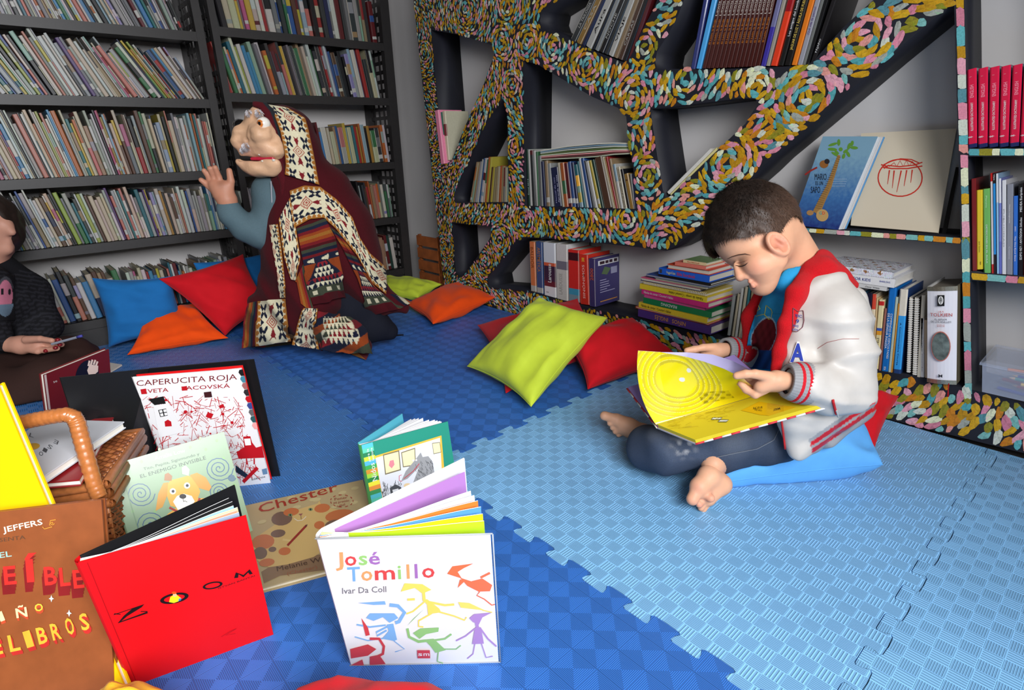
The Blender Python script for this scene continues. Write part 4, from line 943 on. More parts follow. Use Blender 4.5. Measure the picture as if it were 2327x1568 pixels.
# ---- brown book at the photo edge
rect = stand_rect((-70, 1652), (266, 1612), (229, 1134), (-90, 1178), wgt=(.3, .8, 1, .6))
O, U, V, N, w_, h_ = rect; BRW = lin(134, 72, 36)
e = empty('picture_book', O, 'large brown picture book with red and mustard lettering, in front of the basket', 'book', 'picture books standing open on the mat')
bm_ = mat('brown_cloth_print', rough=.3, attr=True, coat=.3, noise=.12, nscale=40)
m = M(); slab(m, O, U, V, w_, h_, N, .003, BRW); keep(m.build('front_cover', bm_), e)
m = M(); slab(m, O-N*.0032, U, V, w_-.004, h_-.003, N, .006, lin(232, 226, 220)); keep(m.build('page_block', pr), e)
m = M(); slab(m, O-N*.0095, U, V, w_, h_, N, .003, BRW); keep(m.build('back_cover', bm_), e)
c = Cover(O, U, V, N)
c.text('JEFFERS', Z2(16, 856), Z2(195, 818), 13, lin(232, 222, 200), .012); c.text('OLIVER', Z2(-170, 895), Z2(-10, 862), 13, lin(232, 222, 200), .012)
c.text('SENTA', Z2(0, 898), Z2(116, 884), 9, lin(90, 62, 44), 0); c.text('EL', Z2(0, 970), Z2(55, 962), 13, lin(150, 190, 180), .012)
def drop(txt, a, b_, h, col, sh, sk=(3, 10)):
    for k in (1, .66, .33): c.text(txt, (Z2(*a)[0]+sk[0]*k, Z2(*a)[1]+sk[1]*k), (Z2(*b_)[0]+sk[0]*k, Z2(*b_)[1]+sk[1]*k), h, sh, .02)
    c.text(txt, Z2(*a), Z2(*b_), h, col, .02)
DRD = lin(120, 24, 26); RR = lin(206, 42, 36)
for ch, x0, x1, y in (('E', 22, 78, 1090), ('Í', 120, 178, 1078), ('B', 205, 262, 1092), ('L', 275, 325, 1096), ('E', 336, 385, 1106), ('R', -60, 0, 1098)): drop(ch, (x0, y), (x1, y-5), 42 if ch != 'Í' else 52, RR, DRD, (-4, 22))
for ch, x0, x1, y in (('N', -60, 0, 1270), ('I', 6, 26, 1256), ('Ñ', 78, 128, 1240), ('O', 163, 200, 1212)): drop(ch, (x0, y), (x1, y-8), 22 if ch != 'O' else 17, lin(226, 200, 150) if ch != 'O' else lin(214, 180, 60), lin(180, 70, 40), (2, 6))
for ch, x0, x1, y in (('E', -30, 18, 1408), ('L', 50, 98, 1392), ('I', 126, 158, 1374), ('B', 180, 222, 1358), ('R', 244, 284, 1340), ('O', 310, 345, 1316), ('S', 375, 412, 1296)): drop(ch, (x0, y), (x1, y-10), 38, lin(206, 162, 50), lin(176, 42, 36), (5, 8))
for x, y in ((236, 1152), (316, 1218)): c.fan([Z2(x, y-16), Z2(x+4, y-4), Z2(x+12, y), Z2(x+4, y+4), Z2(x, y+16), Z2(x-4, y+4), Z2(x-12, y), Z2(x-4, y-4)], lin(200, 214, 210))
c.line([Z2(256, 796), Z2(232, 800), Z2(228, 820), Z2(240, 828), Z2(205, 838), Z2(196, 828)], 1.6, lin(214, 140, 50)); spiral(c, *Z2(240, 812), 5, 1.5, lin(214, 140, 50), 1.2)
c.build('cover_print', e, bm_)

# ---- yellow book at the very edge
DY = depth(on_plane(110, 1150, rect[0], rect[3]))+.035
Y4 = [at_depth(-60, 1240, DY), at_depth(128, 1192, DY), at_depth(-8, 868, DY+.03), at_depth(-160, 900, DY+.03)]
Y4[0][2] = max(.01, Y4[0][2])
n = nrm(np.cross(Y4[1]-Y4[0], Y4[3]-Y4[0])); V = nrm(Y4[2]-Y4[1]); U = nrm(np.cross(V, n)); O = Y4[1]-U*.22-V*((Y4[1][2]-.004)/V[2])
Hh = (Y4[2]-O) @ V
e = empty('picture_book', O, 'plain bright yellow book board leaning beside the basket', 'book')
m = M(); slab(m, O, U, V, .22, Hh, n, .003, lin(236, 190, 0)); keep(m.build('front_cover', pr), e)
m = M(); slab(m, O-n*.003, U, V, .217, Hh-.004, n, .008, lin(230, 226, 215)); keep(m.build('page_block', pr), e)
m = M(); slab(m, O-n*.011, U, V, .22, Hh, n, .003, lin(236, 190, 0)); keep(m.build('back_cover', pr), e)

# ================================================================ WICKER BASKET
BZ = .20
c1 = on_z(238, 1118, BZ); c2 = on_z(318, 1000, BZ); sd = nrm(c2-c1); ln = np.linalg.norm(c2-c1); sd = nrm(A(sd[0], sd[1], 0)); lf = A(-sd[1], sd[0], 0)
if lf[0] > 0: lf = -lf
# c1 near right corner, c2 far right corner; basket runs away to the left by 0.40
bas = empty('wicker_basket', (c1+c2)/2-A(0, 0, BZ), 'lidded wicker basket with a wrapped handle, piled round with books', 'basket')
wick = mat('wicker', lin(146, 84, 44), rough=.4, attr=True, noise=.25, nscale=90, coat=.2)
WK = [lin(150, 88, 46), lin(128, 70, 36), lin(166, 100, 54), lin(110, 58, 30)]
cor = [c1, c2, c2+lf*.40, c1+lf*.40]; ctr = sum(cor)/4
m = M(); nrow = 17
def ringpt(s, z):          # rounded rectangle path, s in 0..4, tapering to the foot
    i = int(s) % 4; t = s-int(s); a, b_ = cor[i], cor[(i+1) % 4]; p = a+(b_-a)*t; p = ctr+(p-ctr)*(.90+.10*z/BZ); return A(p[0], p[1], z)
K = 88
for r_ in range(nrow):
    z = .006+r_*(BZ-.02)/(nrow-1); pts = []
    for k in range(K+1):
        s = 4*k/K; p = ringpt(s % 4, z); o = nrm(A(p[0]-ctr[0], p[1]-ctr[1], 0)); pts.append(p+o*.0035*(1 if (k+r_) % 2 else -1))
    m.tube(pts, .0052, 5, rb.choice(WK), cap=False)
keep(m.build('woven_side', wick), bas)['kind'] = 'stuff'
m = M()
for k in range(44):
    s = 4*k/44; m.tube([ringpt(s, .0), ringpt(s, BZ)], .0035, 5, rb.choice(WK))
keep(m.build('stakes', wick), bas)['kind'] = 'stuff'
m = M(); o4 = [ctr+(p-ctr)*1.03 for p in cor]
for dz, rr_ in ((0, .010), (-.022, .008)): m.tube([A(p[0], p[1], BZ+dz) for p in o4+o4[:1]], rr_, 8, WK[0], cap=False)
keep(m.build('rim', wick), bas)
m = M()                     # lid: woven rows, slightly domed, overhanging rim
for r_ in range(26):
    t = (r_+.5)/26; a = cor[0]+(cor[1]-cor[0])*t; b_ = cor[3]+(cor[2]-cor[3])*t; pts = []
    for k in range(41):
        s = k/40; p = a+(b_-a)*s; pts.append(A(p[0], p[1], BZ+.016+.010*math.sin(math.pi*s)*math.sin(math.pi*t)+.0028*(1 if (k+r_) % 2 else -1)))
    m.tube(pts, .0048, 5, rb.choice(WK))
keep(m.build('lid_weave', wick), bas)['kind'] = 'stuff'
m = M(); m.tube([A(p[0], p[1], BZ+.016) for p in o4+o4[:1]], .009, 8, WK[2], cap=False); keep(m.build('lid_rim', wick), bas)
# handle: wrapped hoop rising from the lid
hd = depth(ctr)*.97; hp = [(226, 1128), (214, 1100), (200, 1050), (186, 1000), (176, 962), (168, 948), (150, 942), (110, 948), (70, 956), (20, 966), (-40, 975)]
D0 = depth(c1); hpts = []
for i, (x, y) in enumerate(hp): hpts.append(at_depth(x, y, D0*(.985-.004*i)))
fine = []; rad = []
for i in range(len(hpts)-1):
    for k in range(9): fine.append(hpts[i]+(hpts[i+1]-hpts[i])*k/9); rad.append(.0125+.0006*(k % 3 == 0)-.0004*(k % 3 == 1))
m = M(); m.tube(fine, rad, 10, lin(176, 110, 58)); keep(m.build('handle', mat('wrapped_cane', lin(172, 104, 54), rough=.28, coat=.5, noise=.15, nscale=150)), bas)
# books lying on the lid
LZ = BZ+.045
def flat_book(label, pxs, z, t, col, cat='book', page=lin(228, 224, 214), art=None, group=None):
    P = [on_z(x, y, z) for x, y in pxs]; n = A(0, 0, 1); e = empty('picture_book', P[0]-A(0, 0, t), label, cat, group)
    c = sum(P)/len(P); low = lambda pp, dz: [p-A(0, 0, dz) for p in pp]; ins = [c+(p-c)*.975 for p in P]
    keep(M().hexa(low(P, .0022), P, col).build('front_cover', gl), e); keep(M().hexa(low(ins, t-.002), low(ins, .0022), page).build('page_block', pr), e); keep(M().hexa(low(P, t), low(P, t-.002), col).build('back_cover', gl), e)
    if art: cc = Cover(P[0], A(1, 0, 0), A(0, 1, 0), n, lift=.0004); art(cc); cc.build('cover_print', e, gl)
    return e
def art_w(c):
    c.ell(75, 1015, 16, 7.5, lin(214, 160, 0), -.15, 20)
    for ch, x, y, r in (('E', 134, 1003, -2.6), ('S', 120, 1014, -2.6), ('I', 109, 1022, -2.5), ('O', 100, 1030, -2.5), ('V', 83, 1042, -2.5), ('L', 66, 992, .4), ('A', 52, 1000, .4)):
        d = (11*math.cos(r), 8*math.sin(r)); c.text(ch, (x, y), (x+d[0], y+d[1]), 9, lin(70, 72, 78), 0)
flat_book('dark red hardback lying under the white book on the basket lid', [(258, 948), (180, 1090), (60, 1100), (110, 960)], LZ+.004, .012, lin(140, 26, 30))
flat_book('white hardback with a yellow dot lying on the basket lid', [(282, 958), (84, 1092), (-70, 1080), (96, 952)], LZ+.022, .014, lin(206, 208, 214), art=art_w)
flat_book('small pale booklet lying on the mat behind the dark red book', [(277, 828), (247, 846), (200, 836), (236, 822)], .008, .006, lin(214, 206, 192))
# ================================================================ BOOKS AND THINGS ON THE MURAL SHELF
def mid_(a, b_): return ((a[0]+b_[0])/2, (a[1]+b_[1])/2)
MBN = []
def mb(label, bl, br, tl, tr, col, dy=.004, d=.14, name='book', txt=None, pages=True, group=None, gloss=False, back=None, zsnap=None):
    """upright shelf book traced by its spine: bottom-left/right, top-left/right pixels on the plane y = YM+dy"""
    Y = YM+dy; B0, B1, T0, T1 = [on_y(p[0], p[1], Y) for p in (bl, br, tl, tr)]
    B = (B0+B1)/2; T = (T0+T1)/2; v = T-B; h = np.linalg.norm(v); ln = math.atan2(v[0], v[2]); u = A(math.cos(ln), 0, -math.sin(ln))
    th = .5*((B1-B0) @ u+(T1-T0) @ u)*.97
    bz = B[2]; mw = place('back', (B[0], Y, bz), math.degrees(ln))
    bands = col if isinstance(col, list) else [(0, 1, col)]
    if name == 'book': name = next((v for k, v in (('workbook', 'workbook'), ('dictionary', 'dictionary'), ('volume', 'volume'), ('paperback', 'paperback'), ('along the crowded row', 'shelved_book'), ('squeezed', 'thin_book'), ('spine', 'hardback_book')) if k in label), 'hardback_book')
    o = book(name, mw, th, h, d, bands, label, 'book', group, m=glossm if gloss else None, pages=pages, back=back)
    if txt:
        for (t, a0, a1, size, tc, off) in txt:       # lettering running up (a0<a1) or down the spine
            vs, fs = text_mesh(t, 1.0, .008)
            if not len(vs): continue
            x0, x1 = vs[:, 0].min(), vs[:, 0].max(); L = (a1-a0)*h; s = L/(x1-x0); sy = size*th/.72; up = 1 if a1 > a0 else -1
            V3 = [(off*th-(v_[1]-.36)*sy*up, -.0006, a0*h+(v_[0]-x0)*s) for v_ in vs]
            mm = M().add(V3, fs, tc); mm.build('spine_lettering', pr, o)
    return o
G = lambda *a: lin(*a)
def zz(sc, ox, oy): return lambda x, y: (ox+x/sc, oy+y/sc)
# upper left niche: a few books standing spine out
K = zz(3.137, 900, 0)
mb('pink magazine file at the outer end of the small slanting niche', K(322, 1168), K(340, 1168), K(268, 786), K(306, 786), G(224, 130, 160), dy=-.016)
mb('thin dark green book next to the pink one in the slanting niche', K(342, 1160), K(352, 1160), K(308, 800), K(322, 800), G(30, 84, 70), dy=-.004)
mb('beige portrait book with a red spine label in the slanting niche', K(356, 1142), K(380, 1142), K(326, 792), K(348, 792), [(0, .5, G(196, 186, 160)), (.5, .74, G(120, 40, 44)), (.74, 1, G(196, 186, 160))], back=G(188, 184, 160))
# tall triangular niche: row of worn workbooks
cols = ['tan', 'cream', 'tan', 'pale grey', 'white', 'blue', 'white', 'green', 'orange', 'yellow', 'brown', 'yellow', 'tan', 'tan', 'cream', 'orange', 'tan', 'dark red', 'cream', 'mint']
x = 1067.; W_ = [3.4, 3.6, 4, 4.6, 5, 3, 6, 4, 4.6, 4, 4, 4.6, 5, 4.4, 5, 5.4, 4.6, 3.6, 5, 6]
for i, cn in enumerate(cols):
    wd = W_[i]; t = (x-1067)/90; tx = x+15*(1-t)
    yt = (368 if i < 4 else 361 if i < 8 else 358 if i < 10 else 379)+rb.uniform(-2, 2)
    mb(f'narrow {cn} workbook, {ordn(i+1)} from the dark side of the tall triangular niche', (x, 459), (x+wd, 459), (tx, yt), (tx+wd*.98, yt), bands_for(cn, .3), group='workbooks in the tall triangular niche'); x += wd
# middle niche
K = zz(8.253, 1180, 310)
MN = [('dark green', 165, 205, 115, 165, 240), ('white', 205, 240, 166, 186, 245), ('navy', 245, 305, 190, 250, 260), ('white', 318, 355, 255, 295, 265), ('green', 356, 366, 300, 345, 285), ('grey', 368, 450, 345, 390, 360), ('navy', 455, 500, 398, 450, 470), ('tan', 508, 570, 462, 522, 455), ('pale grey', 572, 640, 526, 576, 505), ('navy', 645, 800, 582, 712, 580), ('cream', 808, 838, 713, 745, 495), ('orange', 840, 918, 750, 830, 495), ('dark red', 920, 998, 832, 900, 500), ('blue', 1000, 1058, 902, 958, 475), ('navy', 1062, 1112, 960, 1012, 490), ('lime', 1122, 1200, 1016, 1078, 530), ('teal', 1204, 1252, 1080, 1110, 470), ('white', 1258, 1298, 1110, 1142, 412), ('blue', 1300, 1362, 1146, 1205, 412), ('charcoal', 1368, 1410, 1210, 1240, 455), ('white', 1412, 1468, 1242, 1290, 465), ('yellow', 1486, 1534, 1296, 1342, 455), ('dark green', 1536, 1580, 1346, 1400, 440), ('brown', 1584, 1748, 1404, 1534, 390), ('cream', 1750, 1790, 1536, 1586, 388), ('ochre', 1792, 1812, 1588, 1608, 395), ('red', 1814, 1842, 1610, 1654, 382), ('tan', 1850, 1888, 1672, 1720, 420), ('pale blue', 1905, 1944, 1740, 1800, 522), ('cream', 1946, 2024, 1812, 1880, 575), ('black', 2036, 2074, 1884, 1944, 615), ('ochre', 2080, 2150, 1948, 2040, 700), ('grey', 2152, 2166, 2050, 2108, 702), ('navy', 2168, 2200, 2110, 2150, 705)]
TXT = {0: [('Excel 2013', .2, .48, .55, G(150, 170, 165), 0)], 9: [('Manual de uso', .1, .75, .16, G(150, 150, 190), -.1), ('Aprenda en casa', .1, .8, .16, G(190, 190, 210), .25)], 29: [('ELOGIO DE LA LOCURA', .04, .62, .42, G(50, 44, 40), 0), ('Erasmo', .68, .95, .3, G(60, 50, 44), 0)], 31: [('L', .8, .95, .4, G(70, 36, 20), 0)], 23: []}
for i, (cn, b0, b1, t0, t1, yt) in enumerate(MN):
    yb = 1300+ (b0-165)/2000*70; c = CN[cn]; bnd = [(0, 1, c)]
    if i in (7, 12, 13, 14, 21): bnd = [(0, .09, c), (.09, .2, CN['white']), (.2, 1, c)]
    if i == 15: bnd = [(0, .12, CN['pale blue']), (.12, .35, CN['yellow']), (.35, .5, CN['mint']), (.5, .75, G(230, 170, 60)), (.75, 1, CN['teal'])]
    if i == 11: bnd = [(0, .3, CN['orange']), (.3, .6, CN['green']), (.6, 1, CN['orange'])]
    if i == 28: bnd = [(0, .62, CN['white']), (.62, 1, CN['pale blue'])]
    if i == 2: bnd = [(0, .92, CN['charcoal']), (.92, 1, CN['dark red'])]
    mb(f'{cn} book, {ordn(i+1)} along the crowded row beneath the folded magazines', K(b0, yb), K(b1, yb), K(t0, yt), K(t1, yt), bnd, txt=TXT.get(i), group='row of books in the middle niche')
# folded magazines lying on top of that row
MG = [G(178, 184, 160), G(110, 60, 60), G(222, 150, 150), G(200, 205, 180), G(90, 110, 60), G(190, 196, 186), G(120, 150, 170), G(206, 204, 190)]
for k in range(8):
    f = k/7; yy = YM+.008; lo = [(1228, 364-20*f), (1290, 361-27*f), (1355, 357-29*f), (1395, 352-25.5*f), (1434, 350-22*f)]
    P = [on_y(a, b_, yy) for a, b_ in lo]; th = .0042; m = M()
    for j in range(4): m.hexa([P[j], P[j+1], P[j+1]+A(0, .145, 0), P[j]+A(0, .145, 0)], [P[j]+A(0, 0, th), P[j+1]+A(0, 0, th), P[j+1]+A(0, .145, th), P[j]+A(0, .145, th)], MG[k])
    o = m.build('magazine', glossm); tag(o, f'magazine {["with a pale green cover at the bottom", "with a maroon cover second from the bottom", "with a pink edge third from the bottom", "fourth from the bottom", "with an olive edge fifth from the bottom", "sixth from the bottom", "with a blue edge just under the top one", "with a cream cover on top"][k]} of the bent pile', 'magazine', 'bent magazines lying on the middle row')
# top niche with dark paperbacks leaning over
K = zz(3.137, 900, 0)
TN = [('charcoal', 1238, 1278), ('ochre', 1280, 1318), ('navy', 1320, 1345), ('white', 1347, 1392), ('black', 1394, 1412), ('pale grey', 1414, 1440), ('black', 1442, 1478), ('charcoal', 1480, 1508), ('white', 1510, 1545), ('tan', 1547, 1575), ('brown', 1577, 1612), ('black', 1614, 1640), ('dark red', 1642, 1668)]
for i, (cn, b0, b1) in enumerate(TN):
    yb = lambda x: 284+(x-1238)*.385; sh = 205-8*i*.6; dyy = 520
    t = [(('LA TRILOGÍA', 'CASA', 'El túnel', 'Aura', 'DISTRITO', 'Las voces', 'NOCHE', 'La luz', 'VIAJE', 'Monstruo', 'CARTAS', 'Sombra', 'ROJO')[i], .2, .55, .4, CN['white'] if cn not in ('white', 'pale grey') else CN['black'], 0)] if b1-b0 > 30 else None
    mb(f'{cn} paperback leaning, {ordn(i+1)} from the black side of the upper niche', K(b0, yb(b0)), K(b1, yb(b1)), K(b0+sh*1.2, yb(b0)-dyy), K(b1+sh*1.2, yb(b1)-dyy), CN[cn], gloss=True, txt=t, group='dark paperbacks leaning in the upper niche')
# big upper niche: set of brown volumes and its neighbours
K = zz(3.135, 1350, 0)
def lean_set(b0, b1, topshift, yb, label, col, txt=None, H=640, **k):
    mb(label, K(b0, yb), K(b1, yb), K(b0+topshift*H/490, yb-H), K(b1+topshift*H/490, yb-H), col, txt=txt, gloss=True, **k)
lean_set(684, 718, 92, 490, 'navy booklet at the dark end of the big upper niche', G(40, 50, 110))
lean_set(722, 760, 112, 489, 'sky blue book beside the set of brown volumes', G(70, 160, 220))
for i in range(14):
    b0 = 766+i*29.6
    lean_set(b0, b0+28.6, 118-i*.6, 487-i*1.2, f'dark brown volume, {ordn(i+1)} from the sky blue book, one of a matching set', G(66, 22, 18), group='matching dark brown volumes in the big upper niche', txt=[('Lewis', .6, .76, .5, G(200, 190, 180), 0), ('El León, la Bruja', .28, .56, .45, G(190, 110, 40), 0)])
for (b0, b1, sh, cn, lb, t) in ((1183, 1220, 120, [(0, .45, G(60, 50, 150)), (.45, 1, G(110, 110, 150))], 'purple and grey-blue spined book after the brown volumes', None), (1222, 1248, 122, G(150, 144, 132), 'thin grey-cream book beside the purple one', None),
    (1252, 1302, 128, [(0, .62, G(222, 60, 30)), (.62, .8, G(150, 20, 30)), (.8, 1, G(222, 60, 30))], 'bright red spine with a darker label in the big upper niche', None), (1308, 1346, 130, G(26, 26, 26), 'black book lettered in white beside the bright red spine', [('Los amigos del hombre', .34, .78, .42, WHT, .1)]),
    (1350, 1398, 132, G(24, 22, 22), 'black book with a long ochre title in capitals', [('JAGUAR DE LUZ Y ÁGUILA DE FUEGO', .18, .78, .4, G(220, 190, 90), 0)]), (1402, 1442, 134, G(222, 120, 30), 'orange book between the black and the grey spines', None), (1444, 1482, 136, G(150, 150, 160), 'grey book with small violet title', [('¡Qué vida de perros!', .35, .66, .4, G(90, 60, 130), 0)]),
    (1484, 1504, 140, G(110, 112, 110), 'thin silver-grey book near the slanting end', None), (1506, 1528, 146, G(24, 24, 26), 'thin black book near the slanting end', None), (1534, 1568, 165, G(30, 28, 30), 'black book leaning against the slanting side of the niche', [('PÁJARO', .14, .3, .4, G(190, 190, 190), 0)])):
    lean_set(b0, b1, sh, 470-(b0-1183)*.03, lb, cn, txt=t)
# small triangular niche: two pale books lying along the slope
mb('cream book lying along the slope of the small triangular niche', (1521, 441), (1529, 447), (1626, 336), (1634, 342), G(214, 204, 140), d=.13)
mb('white booklet resting on the cream one along the slope', (1515, 436), (1521, 441), (1612, 338), (1618, 343), G(208, 206, 200), d=.12)

# face-out books on the slim shelf: blue picture book, pale board with the drum
def facing(name, label, cat, px4, ys, t, col, art, group=None, m=None, pagecol=None, z0=None):
    P = [on_y(p[0], p[1], y) for p, y in zip(px4, ys)]; n = nrm(np.cross(P[1]-P[0], P[3]-P[0])); P[2] = on_plane(px4[2][0], px4[2][1], P[0], n); e = empty(name, P[0], label, cat, group)
    keep(M().hexa([p-n*.0022 for p in P], P, col).build('front_cover', m or pr), e)
    c0 = sum(P)/4; ins = [c0+(p-c0)*.985 for p in P]
    keep(M().hexa([p-n*(t-.002) for p in ins], [p-n*.0022 for p in ins], pagecol or WHT).build('page_block', pr), e)
    keep(M().hexa([p-n*t for p in P], [p-n*(t-.002) for p in P], col).build('back_cover', m or pr), e)
    U = nrm(P[1]-P[0]); c = Cover(P[0], U, np.cross(n, U), n); art(c); c.build('cover_print', e, m or pr); return e
Z7 = zz(2.239, 1750, 0)
def art_drum(c):
    R_ = lin(190, 44, 32); ring = [(662+112*math.cos(t/30*6.283), 905+94*math.sin(t/30*6.283)) for t in range(31)]
    c.line([Z7(*p) for p in ring], 2.8, R_); c.line([Z7(570, 850), Z7(620, 858), Z7(700, 858), Z7(775, 845)], 2.8, R_); c.line([Z7(565, 838), Z7(600, 848)], 2.8, R_); c.line([Z7(580, 858), Z7(600, 842), Z7(660, 848), Z7(735, 840), Z7(775, 826)], 2.6, R_)
    c.line([Z7(605, 848), Z7(632, 828), Z7(645, 848), Z7(662, 818), Z7(678, 848), Z7(694, 816), Z7(708, 846), Z7(724, 820), Z7(740, 842)], 1.6, R_)
    c.line([Z7(578, 838), Z7(620, 820), Z7(665, 808), Z7(720, 812), Z7(760, 830)], 2.2, R_)
    for x0, y0, x1, y1 in ((608, 866, 598, 938), (632, 868, 622, 958), (668, 868, 645, 978), (696, 866, 682, 948), (724, 864, 716, 930)): c.line([Z7(x0, y0), Z7(x1, y1)], [3, 1], R_)
facing('display_board', 'pale cardboard board with a red line drawing of a drum, leaning on the slim shelf', 'board', [(1933, 512), (2132, 529), (2174, 292), (1957, 303)], [YM+.045, YM+.045, YM+.14, YM+.14], .006, lin(206, 194, 172), art_drum, pagecol=lin(190, 176, 150))
P = [on_y(*p, YM+y) for p, y in (((2140, 530), .055), ((2150, 531), .055), ((2180, 380), .15), ((2172, 380), .15))]
keep_ = M().hexa(P, [p+A(0, .006, 0) for p in P], BLK).build('display_board', fold); tag(keep_, 'narrow black board standing behind the pale drum board', 'board')
def art_palm(c):
    GL = lin(92, 140, 50)
    for (x, y, rx, ry, r) in ((320, 735, 24, 7, -.3), (318, 760, 24, 8, .1), (332, 785, 22, 7, .5), (350, 725, 8, 17, 0), (340, 775, 14, 6, .7), (385, 770, 14, 8, -.6), (402, 745, 8, 18, .3), (428, 752, 20, 8, .1), (418, 730, 8, 14, .2), (375, 795, 8, 14, .3), (398, 785, 8, 16, -.5), (360, 760, 10, 10, 0)): c.ell(*Z7(x, y), rx/2.239, ry/2.239, GL, r)
    c.line([Z7(352, 790), Z7(330, 860), Z7(300, 950), Z7(265, 1020), Z7(235, 1085)], [7, 9, 12, 15, 17], lin(150, 112, 62))
    for i in range(26):
        t = i/26; a = np.array(Z7(350-110*t, 800+270*t)); c.line([a-[4+3*t, 1], a+[4+3*t, 1]], .9, lin(90, 60, 34), lift=False)
    c.ell(*Z7(266, 1096), 14, 14, lin(180, 146, 92)); c.ell(*Z7(204, 1083), 8, 6, lin(160, 120, 76)); c.text('G', Z7(250, 1092), Z7(264, 1092), 7, lin(60, 140, 140), .02); c.text('D', Z7(266, 1092), Z7(280, 1092), 7, lin(200, 60, 40), .02)
    c.line([Z7(178, 890), Z7(205, 870), Z7(240, 852)], 4, lin(140, 40, 36)); c.ell(*Z7(275, 836), 10, 9, lin(140, 90, 44)); c.ell(*Z7(290, 822), 6, 6, lin(40, 36, 40))
    T = lin(20, 26, 40); c.text('MARIO', Z7(228, 916), Z7(288, 916), 15, T, .0); c.text('ES UN', Z7(232, 942), Z7(270, 942), 9, T, 0); c.text('SAPO', Z7(208, 982), Z7(256, 982), 15, T, 0)
    for i in range(4):
        for j in range(10): c.ell(*Z7(326+j*7-i*3, 912+i*12), .8, .8, lin(180, 200, 220), 0, 6)
sky_b = bpy.data.materials.new('blue_painted_cover'); N, L = nodes_of(sky_b); g = N.new('ShaderNodeNewGeometry'); sp = N.new('ShaderNodeSeparateXYZ'); L.new(g.outputs['Position'], sp.inputs[0])
mr = N.new('ShaderNodeMapRange'); mr.inputs[1].default_value = .50; mr.inputs[2].default_value = .74; L.new(sp.outputs[2], mr.inputs[0]); nz = N.new('ShaderNodeTexNoise'); nz.inputs['Scale'].default_value = 18
ad = N.new('ShaderNodeMath'); ad.operation = 'MULTIPLY_ADD'; ad.inputs[1].default_value = .35; L.new(nz.outputs['Fac'], ad.inputs[0]); L.new(mr.outputs[0], ad.inputs[2])
cr_ = N.new('ShaderNodeValToRGB'); cr_.color_ramp.elements[0].color = (*lin(30, 44, 110), 1); cr_.color_ramp.elements[1].color = (*lin(120, 158, 180), 1); cr_.color_ramp.elements[0].position = .15; cr_.color_ramp.elements.new(.55).color = (*lin(58, 104, 158), 1)
L.new(ad.outputs[0], cr_.inputs[0]); L.new(cr_.outputs[0], N['Principled BSDF'].inputs['Base Color']); N['Principled BSDF'].inputs['Roughness'].default_value = .3
e = facing('picture_book', 'blue picture book with a palm-tree guitar on its cover, leaning on the slim shelf', 'book', [(1800, 511), (1904, 522), (1994, 310), (1870, 310)], [YM+.006]*2+[YM+.10]*2, .004, lin(60, 100, 150), art_palm)
for ch in e.children:
    if 'cover' in ch.name and 'print' not in ch.name: ch.data.materials[0] = sky_b
for k in range(4):
    dx = 4+k*4.0; lbk = ['white-edged book directly behind the blue palm-tree book', 'second white-edged book behind the blue palm-tree book', 'third white-edged book behind the blue palm-tree book', 'blue-edged book last behind the palm-tree book'][k]
    facing('picture_book', lbk, 'book', [(1804+dx, 512), (1905+dx, 522), (1994+dx, 311), (1874+dx, 311)], [YM+.011+.006*k]*2+[YM+.105+.006*k]*2, .005, [lin(216, 218, 220), lin(196, 200, 204), lin(206, 200, 196), lin(90, 150, 200)][k], lambda c: None, group='books behind the palm-tree book')

# lower long niche, thick reference books
K = zz(2.909, 950, 450)
mb('orange-spined tall textbook at the dark end of the low niche', K(747, 634), K(779, 637), K(731, 288), K(772, 290), [(0, .06, CN['tan']), (.06, .17, CN['white']), (.17, 1, G(196, 110, 66))], txt=[('BALDOR', .9, .5, .5, G(120, 60, 30), 0)])
mb('dark blue textbook beside the orange-spined one', K(786, 641), K(824, 646), K(773, 290), K(820, 292), [(0, .05, CN['blue']), (.05, .15, CN['white']), (.15, 1, G(56, 76, 120))], txt=[('ARITMÉTICA', .9, .45, .5, G(170, 110, 60), 0)])
mb('white dictionary with dark red paint splashes on its spine', K(834, 650), K(911, 661), K(822, 294), K(906, 297), [(0, .2, G(214, 212, 214)), (.2, .3, G(90, 36, 50)), (.3, .58, G(60, 40, 62)), (.58, .64, G(200, 90, 60)), (.64, 1, G(200, 204, 212))], txt=[('Larousse', .28, .62, .3, WHT, 0), ('2012', .08, .10, .2, G(60, 50, 60), -.2)], back=G(200, 200, 200), gloss=True)
mb('pale grey dictionary with a dark ball on the spine', K(915, 664), K(989, 682), K(909, 303), K(985, 306), [(0, .55, G(190, 186, 180)), (.55, .7, G(110, 106, 118)), (.7, 1, G(192, 188, 186))], txt=[('LAROUSSE', .1, .48, .3, G(150, 146, 140), -.1)], back=G(196, 196, 196))
mb('red dictionary with a blue and white foot', K(993, 680), K(1066, 692), K(988, 342), K(1062, 345), [(0, .14, CN['pale blue']), (.14, .26, G(60, 140, 170)), (.26, .8, G(200, 40, 34)), (.8, .95, G(60, 20, 26)), (.95, 1, G(200, 40, 34))], back=G(205, 46, 34))
mb('plain red dictionary beside the purple book', K(1072, 698), K(1130, 708), K(1056, 372), K(1122, 376), G(196, 46, 30), txt=[('SINÓNIMOS', .12, .8, .25, G(230, 180, 170), 0), ('2008', .86, .94, .3, G(230, 200, 60), 0)], back=G(190, 44, 30))
pb = mb('purple workbook with a white sticker strip across its face', K(1132, 712), K(1172, 722), K(1122, 398), K(1170, 404), G(58, 50, 96), d=.155, back=G(60, 54, 104), txt=[('2800', .55, .8, .5, G(190, 80, 40), 0)])
